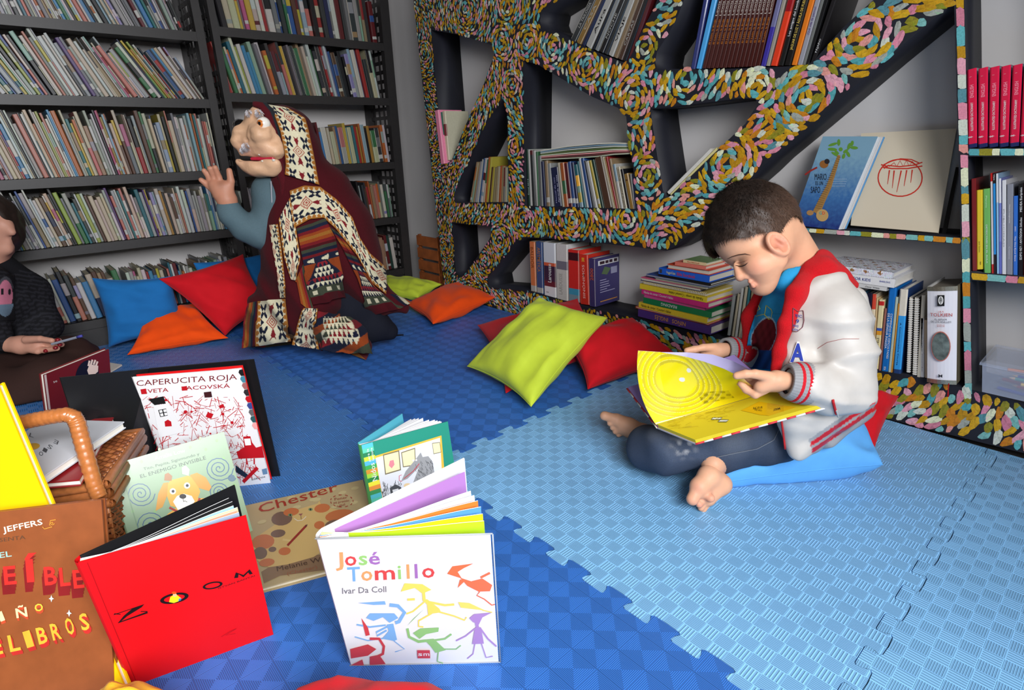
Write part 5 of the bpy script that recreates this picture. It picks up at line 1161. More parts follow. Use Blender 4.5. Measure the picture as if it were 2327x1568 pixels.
# prints on the visible face of the purple workbook
me = pb.data; xs_ = max(v.co.x for v in me.vertices); hh = max(v.co.z for v in me.vertices); mm = M()
def side_rect(y0, y1, z0, z1, col, l=.0005): mm.add([(xs_+l, y0, z0), (xs_+l, y1, z0), (xs_+l, y1, z1), (xs_+l, y0, z1)], [(0, 1, 2, 3)], col)
side_rect(.02, .15, hh*.84, hh*.94, G(214, 214, 220))
for i, (a, b_) in enumerate(((.03, .06), (.065, .085), (.09, .11), (.12, .14))): side_rect(a, b_, hh*.86, hh*.92, G(60, 40, 50), .0008)
mm.add([(xs_+.0006, .04, hh*.66), (xs_+.0006, .075, hh*.62), (xs_+.0006, .10, hh*.74), (xs_+.0006, .06, hh*.80)], [(0, 1, 2, 3)], G(90, 110, 80)); side_rect(.10, .14, hh*.62, hh*.76, G(150, 150, 180))
for i in range(6): side_rect(.03, .03+.02*rb.uniform(2, 5), hh*(.52-i*.05), hh*(.535-i*.05), G(170, 166, 200))
side_rect(.03, .14, hh*.07, hh*.09, G(200, 140, 70))
mm.build('cover_print', pr, pb)

# ---- pile of books lying flat
K = zz(6.03, 1380, 540)
PY = YM-.022; zc = None
PILE = [ # label, left x, left y(bottom), right x, right y(bottom), thickness px, colour, depth, kind, text
 ('purple hardback with gold letters at the bottom of the pile', 415, 1235, 1440, 1425, 92, G(74, 48, 120), .175, 'spine', ('NIÑOS   INGLÉS', .25, .68, G(200, 140, 60), True)),
 ('orange-red paperback second from the bottom of the pile', 375, 1130, 1395, 1300, 20, G(196, 86, 36), .175, 'pages', None),
 ('yellow hardback with black lettering low in the pile', 425, 1110, 1395, 1265, 62, G(222, 192, 52), .155, 'spine', ('Fábulas de contar / Counter\'s fables', .04, .5, G(60, 50, 20), False)),
 ('green schoolbook with white capitals in the pile', 488, 1035, 1440, 1190, 68, G(20, 120, 72), .160, 'spine', ('READING', .28, .52, WHT, True)),
 ('plain pink hardback on the green schoolbook', 500, 965, 1350, 1115, 34, G(200, 80, 140), .155, 'spine', None),
 ('magenta hardback with white lettering in the pile', 465, 905, 1412, 1060, 58, G(206, 44, 124), .155, 'spine', ('Fábulas de contar / Counter\'s fables', .04, .5, WHT, False)),
 ('yellow hardback beneath the spiral notebook', 440, 838, 1390, 990, 60, G(226, 200, 50), .155, 'spine', ('Fábulas de contar / Counter\'s fables', .46, .95, G(70, 60, 20), True)),
 ('spiral-bound notebook in the pile', 480, 775, 1380, 905, 36, G(190, 170, 90), .160, 'spiral', None),
 ('large thin book with pink cover and navy back', 452, 690, 1282, 840, 40, G(214, 92, 130), .17, 'pages', None),
 ('grey dog-eared magazine poking out of the pile', 645, 655, 1385, 755, 20, G(150, 150, 130), .16, 'pages', None),
 ('blue paperback with a floppy cover sticking out', 520, 575, 1420, 700, 22, G(54, 84, 150), .165, 'pages', None),
 ('thin black book under the royal blue storybook', 690, 560, 1440, 632, 26, G(20, 20, 24), .155, 'spine', None),
 ('royal blue storybook with red and white lettering', 700, 440, 1410, 555, 76, G(30, 96, 208), .15, 'spine', ('Bible Storybook', .38, .74, G(210, 50, 50), False)),
 ('thick book with cream pages outward and red cover', 812, 365, 1402, 460, 56, G(204, 70, 40), .14, 'pages', None),
 ('salmon board book near the top of the pile', 925, 290, 1362, 360, 42, G(224, 120, 104), .12, 'spine', None),
 ('small green and cream book on top of the pile', 1040, 235, 1362, 278, 34, G(222, 196, 150), .10, 'spine', ('Busy little book', .2, .72, G(190, 70, 50), False))]
SR = math.radians(-2.5)
for i, (lb, xl, yl, xr_, yr, tp, col, dp, kd, tx) in enumerate(PILE):
    a = on_y(*K(xl, yl), PY); b_ = on_y(*K(xr_, yr), PY); t0 = on_y(*K(xr_, yr), PY); t1 = on_y(*K(xr_, yr-tp), PY); th = (t1-t0)[2]*1.24
    if zc is None: zc = max(.135, (a[2]+b_[2])/2)
    L_ = (b_-a)[0]; rz = SR+math.radians(rb.uniform(-1.2, 1.2))
    mw = Matrix.Translation((a[0], PY+.004*(i > 9), zc)) @ Matrix.Rotation(rz, 4, 'Z')
    nm = 'spiral_notebook' if kd == 'spiral' else 'picture_book' if kd == 'pages' else 'hardback_book'
    e = empty(nm, (0, 0, 0), lb, 'book', 'pile of books lying flat in the low niche', mw=mw); cv = min(.0022, th*.2)
    M().box((0, 0, 0), (L_, dp, cv), col if i != 8 else G(30, 36, 80)).build('back_cover', bookm, e); M().box((0, 0, th-cv), (L_, dp, th), col if i != 15 else G(110, 140, 90)).build('front_cover', bookm, e)
    ip = .003 if kd == 'pages' else .0
    M().box((.003, (.002 if kd != 'pages' else ip), cv), (L_-.003, dp-.004, th-cv), G(206, 200, 186)).build('page_block', pr, e)
    if kd == 'spine': M().box((0, -.0012, 0), (L_, .0018, th), col).build('spine', bookm, e)
    if kd == 'spiral':
        m = M(); nn = 40
        for j in range(nn):
            x0 = .006+(L_-.012)*j/(nn-1); m.tube([(x0, .004+.0062*math.cos(q_/8*6.283), th/2+.0065*math.sin(q_/8*6.283)) for q_ in range(9)], .0008, 5, G(214, 206, 184), cap=False)
        m.build('wire_spiral', pr, e)['kind'] = 'stuff'
    if tx:
        vs, fs = text_mesh(tx[0], 1.0, .006); x0, x1 = vs[:, 0].min(), vs[:, 0].max(); s = (tx[2]-tx[1])*L_/(x1-x0); sy = th*.5/.72; fl = -1 if tx[4] else 1
        cxm = (tx[1]+tx[2])/2*L_
        M().add([(cxm+fl*((v_[0]-(x0+x1)/2)*s), -.0018, th/2+fl*(v_[1]-.34)*sy) for v_ in vs], fs, tx[3]).build('spine_lettering', pr, e)
    if i == 12: M().add([(L_*.02, -.0017, th*.2), (L_*.07, -.0017, th*.2), (L_*.07, -.0017, th*.8), (L_*.02, -.0017, th*.8)], [(0, 1, 2, 3)], G(60, 60, 70)).build('spine_label', pr, e)
    if i == 12:
        vs, fs = text_mesh('VeggieTales', 1., .006); x0, x1 = vs[:, 0].min(), vs[:, 0].max(); s = .19*L_/(x1-x0)
        M().add([(.16*L_+(v_[0]-x0)*s, -.0018, th*.3+v_[1]*th*.55) for v_ in vs], fs, G(226, 220, 150)).build('spine_lettering', pr, e)
    zc += th+.0004
# pale sheets and books between the pile and the boy
for i, (b0, t0, cn, wd, yb, yt) in enumerate(((1652, 1664, 'pale grey', 6, 762, 672), (1662, 1676, 'cream', 5, 764, 668), (1669, 1684, 'white', 5, 766, 655), (1677, 1693, 'cream', 6, 768, 652), (1686, 1702, 'teal', 5, 770, 640), (1694, 1708, 'tan', 8, 772, 650), (1706, 1720, 'white', 9, 776, 660))):
    mb(f'thin {cn} book, {ordn(i+1)} of those squeezed between the pile and the boy', (b0, yb), (b0+wd, yb), (t0, yt), (t0+wd, yt), CN[cn], group='thin books squeezed between the pile and the boy')
# ---- right-hand part of the low niche
K = zz(4.611, 1880, 560)
RB = [('sky blue schoolbook half hidden by the jacket', 330, 362, 372, 408, 480, 1200, CN['sky blue'], None), ('black novel with red and white capitals behind the jacket', 364, 412, 410, 476, 488, 1235, G(24, 20, 44), [('LA CONEXIÓN', .72, .46, .34, G(190, 40, 40), 0), ('DESCONECTADA', .44, .15, .34, WHT, 0)]),
 ('cream book with a red head beside the black novel', 418, 462, 474, 512, 500, 1268, [(0, .8, G(226, 208, 176)), (.8, 1, G(210, 70, 50))], None), ('thin tan book next to the cream one', 463, 474, 513, 534, 540, 1270, G(206, 176, 130), None),
 ('pale yellow paperback with a red top label', 476, 530, 536, 600, 560, 1280, [(0, .5, G(222, 204, 150)), (.5, .56, G(220, 150, 40)), (.56, .6, G(60, 90, 170)), (.6, .92, G(224, 208, 160)), (.92, .98, G(190, 40, 36)), (.98, 1, G(224, 208, 160))], [('POR EL YTELS', .12, .46, .4, G(60, 60, 60), 0)]),
 ('brownish pink thin book against the big blue spine', 534, 560, 602, 620, 650, 1300, G(150, 96, 84), None),
 ('thick blue language reference with white capitals', 562, 636, 642, 728, 432, 1305, G(16, 104, 180), [('COMPENDIO DE DIFICULTADES', .70, .16, .26, WHT, .22), ('DE LA LENGUA INGLESA', .70, .28, .30, WHT, -.16), ('VOX', .015, .06, .3, WHT, 0)]),
 ('pale grey-green book beside the thick blue reference', 638, 660, 712, 744, 532, 1325, G(176, 186, 170), None), ('thin orange book between the two blue spines', 661, 680, 746, 753, 600, 1328, G(206, 140, 50), None),
 ('sky blue book with a white upper spine', 682, 766, 756, 848, 450, 1345, [(0, .07, G(30, 60, 110)), (.07, .70, G(50, 150, 220)), (.70, 1, G(214, 206, 190))], [('A Communicative Course', .62, .12, .2, G(20, 60, 110), 0)]),
 ('beige book standing behind the notebooks', 940, 972, 984, 1030, 512, 1366, G(206, 198, 180), None), ('white slim book with a small spine title', 976, 1014, 974, 1014, 752, 1368, G(222, 218, 214), [('El pequeño mundo', .92, .1, .25, G(90, 90, 90), 0)]), ('tan book against the tall white volume', 1020, 1054, 1012, 1044, 772, 1374, G(196, 172, 140), None)]
for (lb, b0, b1, t0, t1, yt, yb, col, tx) in RB:
    mb(lb, K(b0, yb), K(b1, yb+6), K(t0, yt), K(t1, yt), col, txt=tx, dy=.002)
# two wire-bound notebooks
for i, (b0, b1, t0, t1, yt, yb) in enumerate(((822, 868, 850, 900, 545, 1328), (884, 938, 902, 966, 545, 1355))):
    Y = YM-.001; B = on_y(*K((b0+b1)/2, yb), Y); T = on_y(*K((t0+t1)/2, yt), Y); v = T-B; h = np.linalg.norm(v); ln = math.atan2(v[0], v[2]); th = abs((on_y(*K(b1, yb), Y)-on_y(*K(b0, yb), Y))[0])*.9
    e = empty('spiral_notebook', (0, 0, 0), ['wire-bound notebook next to the sky blue book', 'wire-bound notebook next to the beige book'][i], 'notebook', 'wire-bound notebooks in the low niche', mw=place('back', B, math.degrees(ln)))
    M().box((-th*.42, .006, 0), (th*.42, .14, h), G(206, 200, 190)).build('page_block', pr, e); M().box((-th*.46, .005, 0), (-th*.42, .145, h+.002), G(190, 186, 176)).build('back_cover', bookm, e); M().box((th*.42, .005, 0), (th*.46, .145, h+.002), G(70, 66, 62)).build('front_cover', bookm, e)
    m = M(); nn = 34
    for j in range(nn):
        z0 = .004+(h-.008)*j/(nn-1); m.tube([(th*.52*math.cos(q_/8*6.283), .006+.007*math.sin(q_/8*6.283), z0) for q_ in range(9)], .0010, 5, G(226, 224, 220), cap=False)
    m.build('wire_spiral', pr, e)['kind'] = 'stuff'
# tall white volume of the ring story in metal-edged covers
Yt = YM-.022; B0, B1, T0, T1 = [on_y(*K(*p), Yt) for p in ((1062, 1395), (1352, 1412), (1042, 455), (1388, 448))]
h = (T0-B0)[2]; ln = math.degrees(math.atan2(((T0+T1)/2-(B0+B1)/2)[0], h)); th = .5*((B1-B0)[0]+(T1-T0)[0]); B = (B0+B1)/2
e = empty('boxed_book', (0, 0, 0), 'tall thick white book with an oval waterfall picture on its spine', 'book', mw=place('back', (B[0], Yt, B[2]-.008), ln)); H_ = h+.020
m = M(); hx = th/2; kk = 8
def curved(m, z0, z1, col, off=0, wid=1.0):
    pts = [(-hx*wid+2*hx*wid*j/kk, -.006*(1-((2*j/kk-1)**2))-off) for j in range(kk+1)]
    m.add([(x, y, z0) for x, y in pts]+[(x, y, z1) for x, y in pts], [(j, j+1, kk+2+j, kk+1+j) for j in range(kk)], col)
curved(m, .010, H_-.010, G(232, 230, 236)); m.box((-hx, 0, .0), (-hx+.003, .15, H_), G(214, 212, 210)); m.box((hx-.003, 0, .0), (hx, .15, H_), G(120, 112, 90)); m.build('cover', glossm, e)
for z0_, z1_ in ((0, .011), (H_-.011, H_)):
    m = M(); curved(m, z0_, z1_, G(150, 140, 120), .001, 1.02); m.build('metal_edge', mat('old_silver', lin(170, 160, 140), rough=.3, metal=.8, noise=.35, nscale=600), e)
m = M().box((-hx+.003, .003, .004), (hx-.003, .145, H_-.006), G(120, 112, 100)); m.build('page_block', pr, e)
yb_ = lambda x: -.0075-.006*(1-(x/hx)**2)*.95+.0012
def stxt(t, z, wfrac, size, col, xo=0):
    vs, fs = text_mesh(t, 1.0, .004); x0, x1 = vs[:, 0].min(), vs[:, 0].max(); s = wfrac*th/(x1-x0)
    M().add([((v_[0]-(x0+x1)/2)*s+xo, yb_((v_[0]-(x0+x1)/2)*s), z+v_[1]*size/.72) for v_ in vs], fs, col).build('spine_lettering', pr, e)
stxt('J R R', H_*.745, .2, .0042, G(190, 60, 50)); stxt('TOLKIEN', H_*.705, .74, .0085, G(176, 50, 44)); stxt('EL SEÑOR', H_*.665, .42, .0048, G(60, 60, 64)); stxt('DE LOS ANILLOS', H_*.64, .68, .0048, G(60, 60, 64)); stxt('Ilustrado por', H_*.615, .26, .003, G(180, 80, 60)); stxt('ALAN LEE', H_*.60, .26, .003, G(180, 80, 60))
def plate(pts, col, off, name='spine_print'): M().add([(x, yb_(x)-off, z) for x, z in pts], [tuple(range(len(pts)))], col).build(name, pr, e)
elp = lambda cx_, cz, rx, rz, n=28: [(cx_+rx*math.cos(i/n*6.283), cz+rz*math.sin(i/n*6.283)) for i in range(n)]
plate([(-.12*th, H_*.81), (.12*th, H_*.81), (.12*th, H_*.92), (-.12*th, H_*.92)], G(30, 30, 30), .0003); plate(elp(0, H_*.868, .085*th, H_*.042), G(226, 224, 220), .0006)
m = M(); 
for a, b_ in (((0, .83), (0, .905)), ((-.05, .87), (.05, .87)), ((-.035, .85), (-.035, .888)), ((.035, .85), (.035, .888)), ((-.03, .89), (.03, .89))):
    p0 = np.array([a[0]*th, a[1]*H_]); p1 = np.array([b_[0]*th, b_[1]*H_]); d = nrm(p1-p0); k = np.array([-d[1], d[0]])*.0005
    m.add([(q_[0], yb_(q_[0])-.001, q_[1]) for q_ in (p0+k, p1+k, p1-k, p0-k)], [(0, 1, 2, 3)], G(30, 30, 30))
m.build('spine_print', pr, e)
plate(elp(0, H_*.40, .33*th, H_*.155), G(190, 110, 96), .0003); 
wf = mat('misty_rock_picture', lin(90, 100, 96), rough=.4, noise=.85, nscale=55)
M().add([(x, yb_(x)-.0007, z) for x, z in elp(0, H_*.40, .305*th, H_*.145)], [tuple(range(28))], G(100, 110, 108)).build('spine_picture', wf, e)
stxt('M', H_*.075, .13, .0085, G(30, 30, 34))
m = M().tube([(.26*th, -.004, .004), (.27*th, -.012, -.012), (.268*th, -.014, -.03)], [.0012, .0010, .0022], 6, G(176, 20, 30)); m.build('ribbon_bookmark', pr, e)

# books lying across the top of that row
Z0 = .5*(on_y(*K(640, 470), YM)[2]+on_y(*K(400, 440), YM)[2])
def lying(label, name, xl, yl, xr2, yr2, tpx, col, dp, tx=None, cat='book', extra=None, ztop=None):
    a = on_y(*K(xl, yl), YM-.012); b_ = on_y(*K(xr2, yr2), YM-.012); th = abs((on_y(*K(xr2, yr2-tpx), YM-.012)-b_)[2])
    z = ztop if ztop is not None else (a[2]+b_[2])/2; L_ = b_[0]-a[0]
    e = empty(name, (0, 0, 0), label, cat, mw=Matrix.Translation((a[0], YM-.012, z)) @ Matrix.Rotation(math.radians(-1.5), 4, 'Z'))
    M().box((0, 0, 0), (L_, dp, .002), col).build('back_cover', bookm, e); M().box((0, 0, th-.002), (L_, dp, th), col).build('front_cover', bookm, e); M().box((.003, .002, .002), (L_-.003, dp-.004, th-.002), G(224, 220, 212)).build('page_block', pr, e)
    M().box((0, -.0015, 0), (L_, .002, th), col).build('spine', bookm, e)
    for (t, a0, a1, sz, tc, zf) in (tx or []):
        vs, fs = text_mesh(t, 1., .008); x0, x1 = vs[:, 0].min(), vs[:, 0].max(); s = (a1-a0)*L_/(x1-x0)
        M().add([(a0*L_+(v_[0]-x0)*s, -.0022, th*zf+v_[1]*th*sz/.72) for v_ in vs], fs, tc).build('spine_lettering', pr, e)
    return e, z+th, L_, th
e1, zt, _, _ = lying('slim white book beneath the thick white one, over the row', 'book', 60, 380, 622, 472, 42, G(206, 204, 202), .15, [('Oscar Wilde', .62, .88, .45, G(110, 110, 112), .25)])
e2, zt, _, _ = lying('thick white book with blue capitals laid over the upright row', 'book', 0, 350, 702, 442, 92, G(226, 224, 224), .158, [('JEOPARDRY FOR KIDS', .05, .66, .34, G(36, 50, 130), .34), ('BARRON\'S', .79, .94, .2, G(90, 96, 160), .46)], ztop=zt+.001)
e3, zt, L3, t3 = lying('notebook covered in white sequins with gold stars, topmost on the white book', 'notebook', -60, 205, 700, 300, 62, G(200, 200, 208), .15, cat='notebook', ztop=zt+.001)
m = M(); rq = random.Random(2)
star = lambda x, y: any(abs(x-sx)+abs(y-sy)*1.2 < .0075 for sx, sy in [(.012+.034*i+(.017 if j % 2 else 0), .012+.03*j) for i in range(6) for j in range(6)])
nx, ny = int(L3/.0042), int(.15/.0045)
for i in range(nx):
    for j in range(ny+6):
        if j < ny: x, y, z, n3 = (i+.5)*.0042, (j+.5)*.0045+(i % 2)*.002, t3+.0012, 0
        else: x, y, z, n3 = (i+.5)*.0042, -.0026, (j-ny+.6)*t3/6, 1
        if x > L3: continue
        g_ = star(x, y if n3 == 0 else z*1.2); c_ = G(150, 104, 60) if g_ else tuple(min(1, v*rq.uniform(.88, 1.02)) for v in G(222, 222, 230)); r_ = .0027; ring = []
        tl = rq.uniform(-.0005, .0005)
        for q_ in range(6):
            a = q_/6*6.283; ring.append((x+r_*math.cos(a), y+r_*math.sin(a), z+tl*math.cos(a)) if n3 == 0 else (x+r_*math.cos(a), y+tl*math.cos(a), z+r_*math.sin(a)))
        m.add(ring, [tuple(range(6))], c_)
m.build('sequins', mat('sequin', rough=.5, attr=True), e3)['kind'] = 'stuff'

# ---- right column: red dictionaries, mixed row, pencil box
K = zz(2.239, 1750, 0)
for i in range(6):
    b0 = 1004+i*53.2; t0 = 999+i*58.4; yt = 352-i*5.5
    mb(f'bright red illustrated dictionary, {ordn(i+1)} from the painted post', K(b0, 752-i*1.4), K(b0+48, 751-i*1.4), K(t0, yt), K(t0+52, yt-3), [(0, .05, G(30, 40, 90)), (.05, .125, G(208, 24, 66)), (.125, 1, G(214, 26, 68))], gloss=True, txt=[('ILLUSTRATED DICTIONARY', .22, .58, .26, WHT, 0), ('ENGLISH', .64, .80, .4, G(240, 150, 170), 0), ('*', .13, .15, .9, WHT, 0), ('TIME', .90, .905, .22, WHT, -.1)], group='matching red dictionaries in the upper niche beside the post')
K = zz(5.224, 2180, 360)
RC = [('dark red tall book nearest the painted post', 152, 205, 135, 200, 240, 1330, G(120, 30, 34), None), ('yellow paperback in the row below the red dictionaries', 205, 278, 202, 276, 375, 1315, G(226, 196, 50), [('Jack Cantón', .36, .22, .2, G(90, 80, 30), 0), ('norma', .06, .10, .3, G(60, 50, 30), .1)]), ('green paperback between the yellow and the thin white book', 286, 375, 279, 362, 360, 1360, G(112, 178, 96), [('DETECTIVES EN EL AULA', .58, .12, .2, WHT, 0), ('Planeta', .92, .78, .24, G(180, 220, 170), 0)]),
 ('thin white book with red ends beside the green one', 384, 406, 366, 392, 175, 1370, [(0, .1, G(190, 40, 40)), (.1, .92, G(214, 206, 204)), (.92, 1, G(190, 30, 30))], None), ('thin black and sky blue book', 410, 436, 395, 428, 175, 1372, [(0, .2, G(30, 28, 34)), (.2, .9, G(40, 140, 210)), (.9, 1, G(26, 26, 30))], [('WILL', .93, .99, .5, WHT, 0)]),
 ('pale blue and white thin book', 445, 470, 434, 460, 180, 1375, [(0, .72, G(150, 190, 224)), (.72, 1, G(216, 216, 220))], None), ('white and lilac first reader', 474, 500, 464, 498, 238, 1377, [(0, .35, G(100, 110, 190)), (.35, .75, G(120, 130, 200)), (.75, 1, G(220, 220, 226))], None), ('smooth white paperback beside the lilac first reader', 505, 552, 502, 556, 258, 1380, G(216, 216, 220), [('PUBLICIDAD', .7, .3, .3, G(150, 150, 156), 0)]),
 ('grey paperback with faint blotches', 556, 630, 560, 642, 305, 1383, G(136, 138, 148), [('Nuevos Imaginarios', .78, .58, .18, WHT, 0), ('Creativos', .32, .18, .25, G(190, 190, 200), 0)]), ('short bright blue novel', 636, 690, 640, 694, 445, 1385, G(50, 110, 200), [('BOOK 5', .62, .56, .3, WHT, 0), ('The One-Eyed Giant', .5, .18, .34, WHT, 0)]), ('black tragedy volume lettered in white', 696, 760, 702, 764, 300, 1392, G(18, 18, 20), [('EDIPO REY / ANTÍGONA Sófocles', .18, .64, .42, WHT, 0), ('MEDEA Eurípides', .70, .96, .42, WHT, 0)]), ('red book cut by the photo edge beside the black tragedy volume', 764, 830, 768, 836, 262, 1396, G(180, 30, 40), None), ('green book beyond the red one, beside the black volume', 834, 900, 840, 906, 280, 1400, G(60, 120, 80), None)]
for (lb, b0, b1, t0, t1, yt, yb, col, tx) in RC: mb(lb, K(b0, yb), K(b1, yb+4), K(t0, yt), K(t1, yt), col, txt=tx, dy=.003, gloss=True)
# clear plastic pencil box
K = zz(3.135, 1750, 550); clear = mat('clear_polypropylene', lin(205, 214, 235), rough=.22, alpha=.34, spec=.6)
BY = YM-.03; f0 = on_y(*K(1462, 1062), BY); f1 = f0+A(.25, 0, 0); zb = max(.135, f0[2]); ht = on_y(*K(1470, 866), BY)[2]-f0[2]
e = empty('pencil_box', (f0[0]+.15, BY+.08, zb), 'clear plastic lidded box full of crayons below the mixed row', 'box'); dpt = .17; ix, sx = .012, .006
b0 = [A(f0[0]+ix, BY+sx, zb), A(f1[0]-ix, BY+sx, zb), A(f1[0]-ix, BY+dpt-sx, zb), A(f0[0]+ix, BY+dpt-sx, zb)]; b1 = [A(f0[0], BY, zb+ht), A(f1[0], BY, zb+ht), A(f1[0], BY+dpt, zb+ht), A(f0[0], BY+dpt, zb+ht)]
m = M(); m.add(b0+b1, [(3, 2, 1, 0), (0, 1, 5, 4), (1, 2, 6, 5), (2, 3, 7, 6), (3, 0, 4, 7)]); keep(m.build('tub', clear), e)
m = M(); o_ = .005; m.add([b1[0]+A(-o_, -o_, 0), b1[1]+A(o_, -o_, 0), b1[2]+A(o_, o_, 0), b1[3]+A(-o_, o_, 0)]+[b1[0]+A(-o_, -o_, .007), b1[1]+A(o_, -o_, .007), b1[2]+A(o_, o_, .007), b1[3]+A(-o_, o_, .007)]+[b1[0]+A(.012, .012, .011), b1[1]+A(-.012, .012, .011), b1[2]+A(-.012, -.012, .011), b1[3]+A(.012, -.012, .011)],
    [(0, 1, 5, 4), (1, 2, 6, 5), (2, 3, 7, 6), (3, 0, 4, 7), (4, 5, 9, 8), (5, 6, 10, 9), (6, 7, 11, 10), (7, 4, 8, 11), (8, 9, 10, 11)]); keep(m.build('lid', clear), e)
pc = [(G(40, 56, 140), 'dark blue'), (G(200, 50, 50), 'red'), (G(224, 130, 60), 'orange'), (G(60, 140, 130), 'green'), (G(216, 160, 130), 'peach'), (G(110, 150, 210), 'pale blue'), (G(150, 60, 60), 'brown-red'), (G(60, 80, 180), 'blue'), (G(230, 190, 60), 'yellow'), (G(70, 60, 130), 'violet')]
rp = random.Random(4)
for i in range(16):
    col, cn = pc[i % 10]; a = rp.uniform(-.5, .5)+(3.14 if i % 2 else 0); L_ = rp.uniform(.07, .10); r_ = .0042; c = A(f0[0]+.07+.12*(i % 6)/5, BY+.04+.09*((i*7) % 5)/4, zb+.006+.0088*(i//4)); d = A(math.cos(a), math.sin(a)*.6, 0)
    m = M(); m.tube([c-d*L_/2, c+d*L_*.38], r_, 6, col, smooth=False); p = empty('crayon', c, f'{cn} crayon in the clear box, {["at the bottom", "in the lower layer", "in the middle layer", "near the top"][i//4]}', 'crayon', 'crayons in the clear plastic box')
    keep(m.build('shaft', pr), p); keep(M().tube([c+d*L_*.38, c+d*L_*.5], [r_, .0008], 6, G(222, 190, 150), smooth=False).build('tip', pr), p)
# little wooden crate in the corner between bookcase and painted board
e = empty('wooden_crate', (-2.72, 1.80, 0), 'small orange wooden crate on the floor in the room corner', 'crate'); wd = mat('orange_wood', lin(150, 82, 40), rough=.5, noise=.3, nscale=20)
for z in (.02, .09, .16, .23): keep(M().box((-2.80, 1.755, z), (-2.60, 1.765, z+.055)).build('slat', wd), e); keep(M().box((-2.605, 1.765, z), (-2.595, 1.87, z+.055)).build('slat', wd), e)
for x in (-2.80, -2.612): keep(M().box((x, 1.765, -.02), (x+.016, 1.78, .29)).build('corner_post', wd), e)
# ================================================================ PEOPLE
GV = -RM[:, 2].copy(); GV[2] = 0; GV /= np.linalg.norm(GV)      # horizontal direction away from the viewer
def on_g(x, y, c):
    d = ray(x, y); return CAMP+c/(d @ GV)*d
def P3(t): return on_g(*t)
def union(prims, k=.012):
    def f(P):
        r = None
        for p in prims:
            if p[0] == 'c': d = sd_cap(P, p[1], p[2], p[3], p[4]); kk = p[5] if len(p) > 5 else k
            else: d = sd_ell(P, p[1], p[2], p[3] if len(p) > 3 else None); kk = p[4] if len(p) > 4 else k
            r = d if r is None else smin(r, d, kk)
        return r
    return f
def chain(pts, rs, k=None):
    o = []
    for i in range(len(pts)-1):
        t = ['c', pts[i], pts[i+1], rs[i], rs[i+1]]
        if k: t.append(k)
        o.append(tuple(t))
    return o
def cast(fn, xy, start=.7, end=3.2, step=.9):
    """first hit of the pixel rays with a signed-distance body"""
    D = np.array([ray(x, y) for x, y in xy]); D /= np.linalg.norm(D, axis=1)[:, None]; t = np.full(len(D), start)
    for _ in range(70):
        d = fn(CAMP+D*t[:, None]); t = np.minimum(t+np.where(np.abs(d) > 4e-4, d*step, 0), end+.1)
    P = CAMP+D*t[:, None]; ok = (t < end) & (np.abs(fn(P)) < .004)
    e = 2e-3; n = np.stack([fn(P+A(*[e*(i == j) for j in range(3)]))-fn(P-A(*[e*(i == j) for j in range(3)])) for i in range(3)], 1)
    n /= np.maximum(1e-9, np.linalg.norm(n, axis=1))[:, None]
    return P, n, ok
def interp(poly, t):
    poly = np.array(poly, float); s = np.r_[0, np.cumsum(np.linalg.norm(np.diff(poly, axis=0), axis=1))]; s /= s[-1]
    return np.stack([np.interp(t, s, poly[:, 0]), np.interp(t, s, poly[:, 1])], -1)
def sheet(name, fn, left, right, ns, nt, off, colfn, mt, parent, th=.003, fold=None, start=.7, label=None):
    """cloth strip draped on the body fn: left/right are pixel polylines (top to bottom)"""
    T = np.linspace(0, 1, nt+1); Lp, Rp = interp(left, T), interp(right, T); S_ = np.linspace(0, 1, ns+1)
    xy = (Lp[:, None]*(1-S_)[None, :, None]+Rp[:, None]*S_[None, :, None]).reshape(-1, 2)
    P, n, ok = cast(fn, xy, start)
    D = P-CAMP; dist = np.linalg.norm(D, axis=1)
    if not ok.all() and ok.any():       # points off the silhouette keep the depth of the nearest hit
        good = np.where(ok)[0]
        for i in np.where(~ok)[0]:
            j = good[np.argmin(((xy[good]-xy[i])**2).sum(1))]; d = ray(*xy[i]); d /= np.linalg.norm(d); P[i] = CAMP+d*dist[j]; n[i] = n[j]
    SS, TT = np.meshgrid(S_, T); SS = SS.ravel(); TT = TT.ravel()
    # offset towards the outside, tapering at the borders so the strip hugs the cloth below
    G_ = P.reshape(nt+1, ns+1, 3)
    for _ in range(3):
        Q = G_.copy(); Q[1:-1] = (G_[:-2]+G_[2:]+2*G_[1:-1])/4; Q[:, 1:-1] = (Q[:, :-2]+Q[:, 2:]+2*Q[:, 1:-1])/4; G_ = Q
    P = G_.reshape(-1, 3); N_ = nrm(-GV+A(0, 0, .25))
    nn = .5*n+.5*N_; nn /= np.linalg.norm(nn, axis=1)[:, None]
    o = off+(fold(SS, TT) if fold else 0); P1 = P+nn*np.asarray(o).reshape(-1, 1) if np.ndim(o) else P+nn*o
    P0 = P1-nn*th; K_ = ns+1; F = []; m = len(P1)
    idx = lambda i, j: i*K_+j
    for i in range(nt):
        for j in range(ns):
            a, b_, c_, d_ = idx(i, j), idx(i+1, j), idx(i+1, j+1), idx(i, j+1); F.append((a, b_, c_, d_)); F.append((m+d_, m+c_, m+b_, m+a))
    for i in range(nt): F.append((idx(i, 0), m+idx(i, 0), m+idx(i+1, 0), idx(i+1, 0))); F.append((idx(i, ns), idx(i+1, ns), m+idx(i+1, ns), m+idx(i, ns)))
    for j in range(ns): F.append((idx(0, j), idx(0, j+1), m+idx(0, j+1), m+idx(0, j))); F.append((idx(nt, j), m+idx(nt, j), m+idx(nt, j+1), idx(nt, j+1)))
    C = np.array([colfn(a, b_) for a, b_ in zip(SS, TT)]); C = np.concatenate([C, C*.6])
    ob = vmesh(name, np.concatenate([P1, P0]), np.array(F), mt, parent, C); return tag(ob, label)
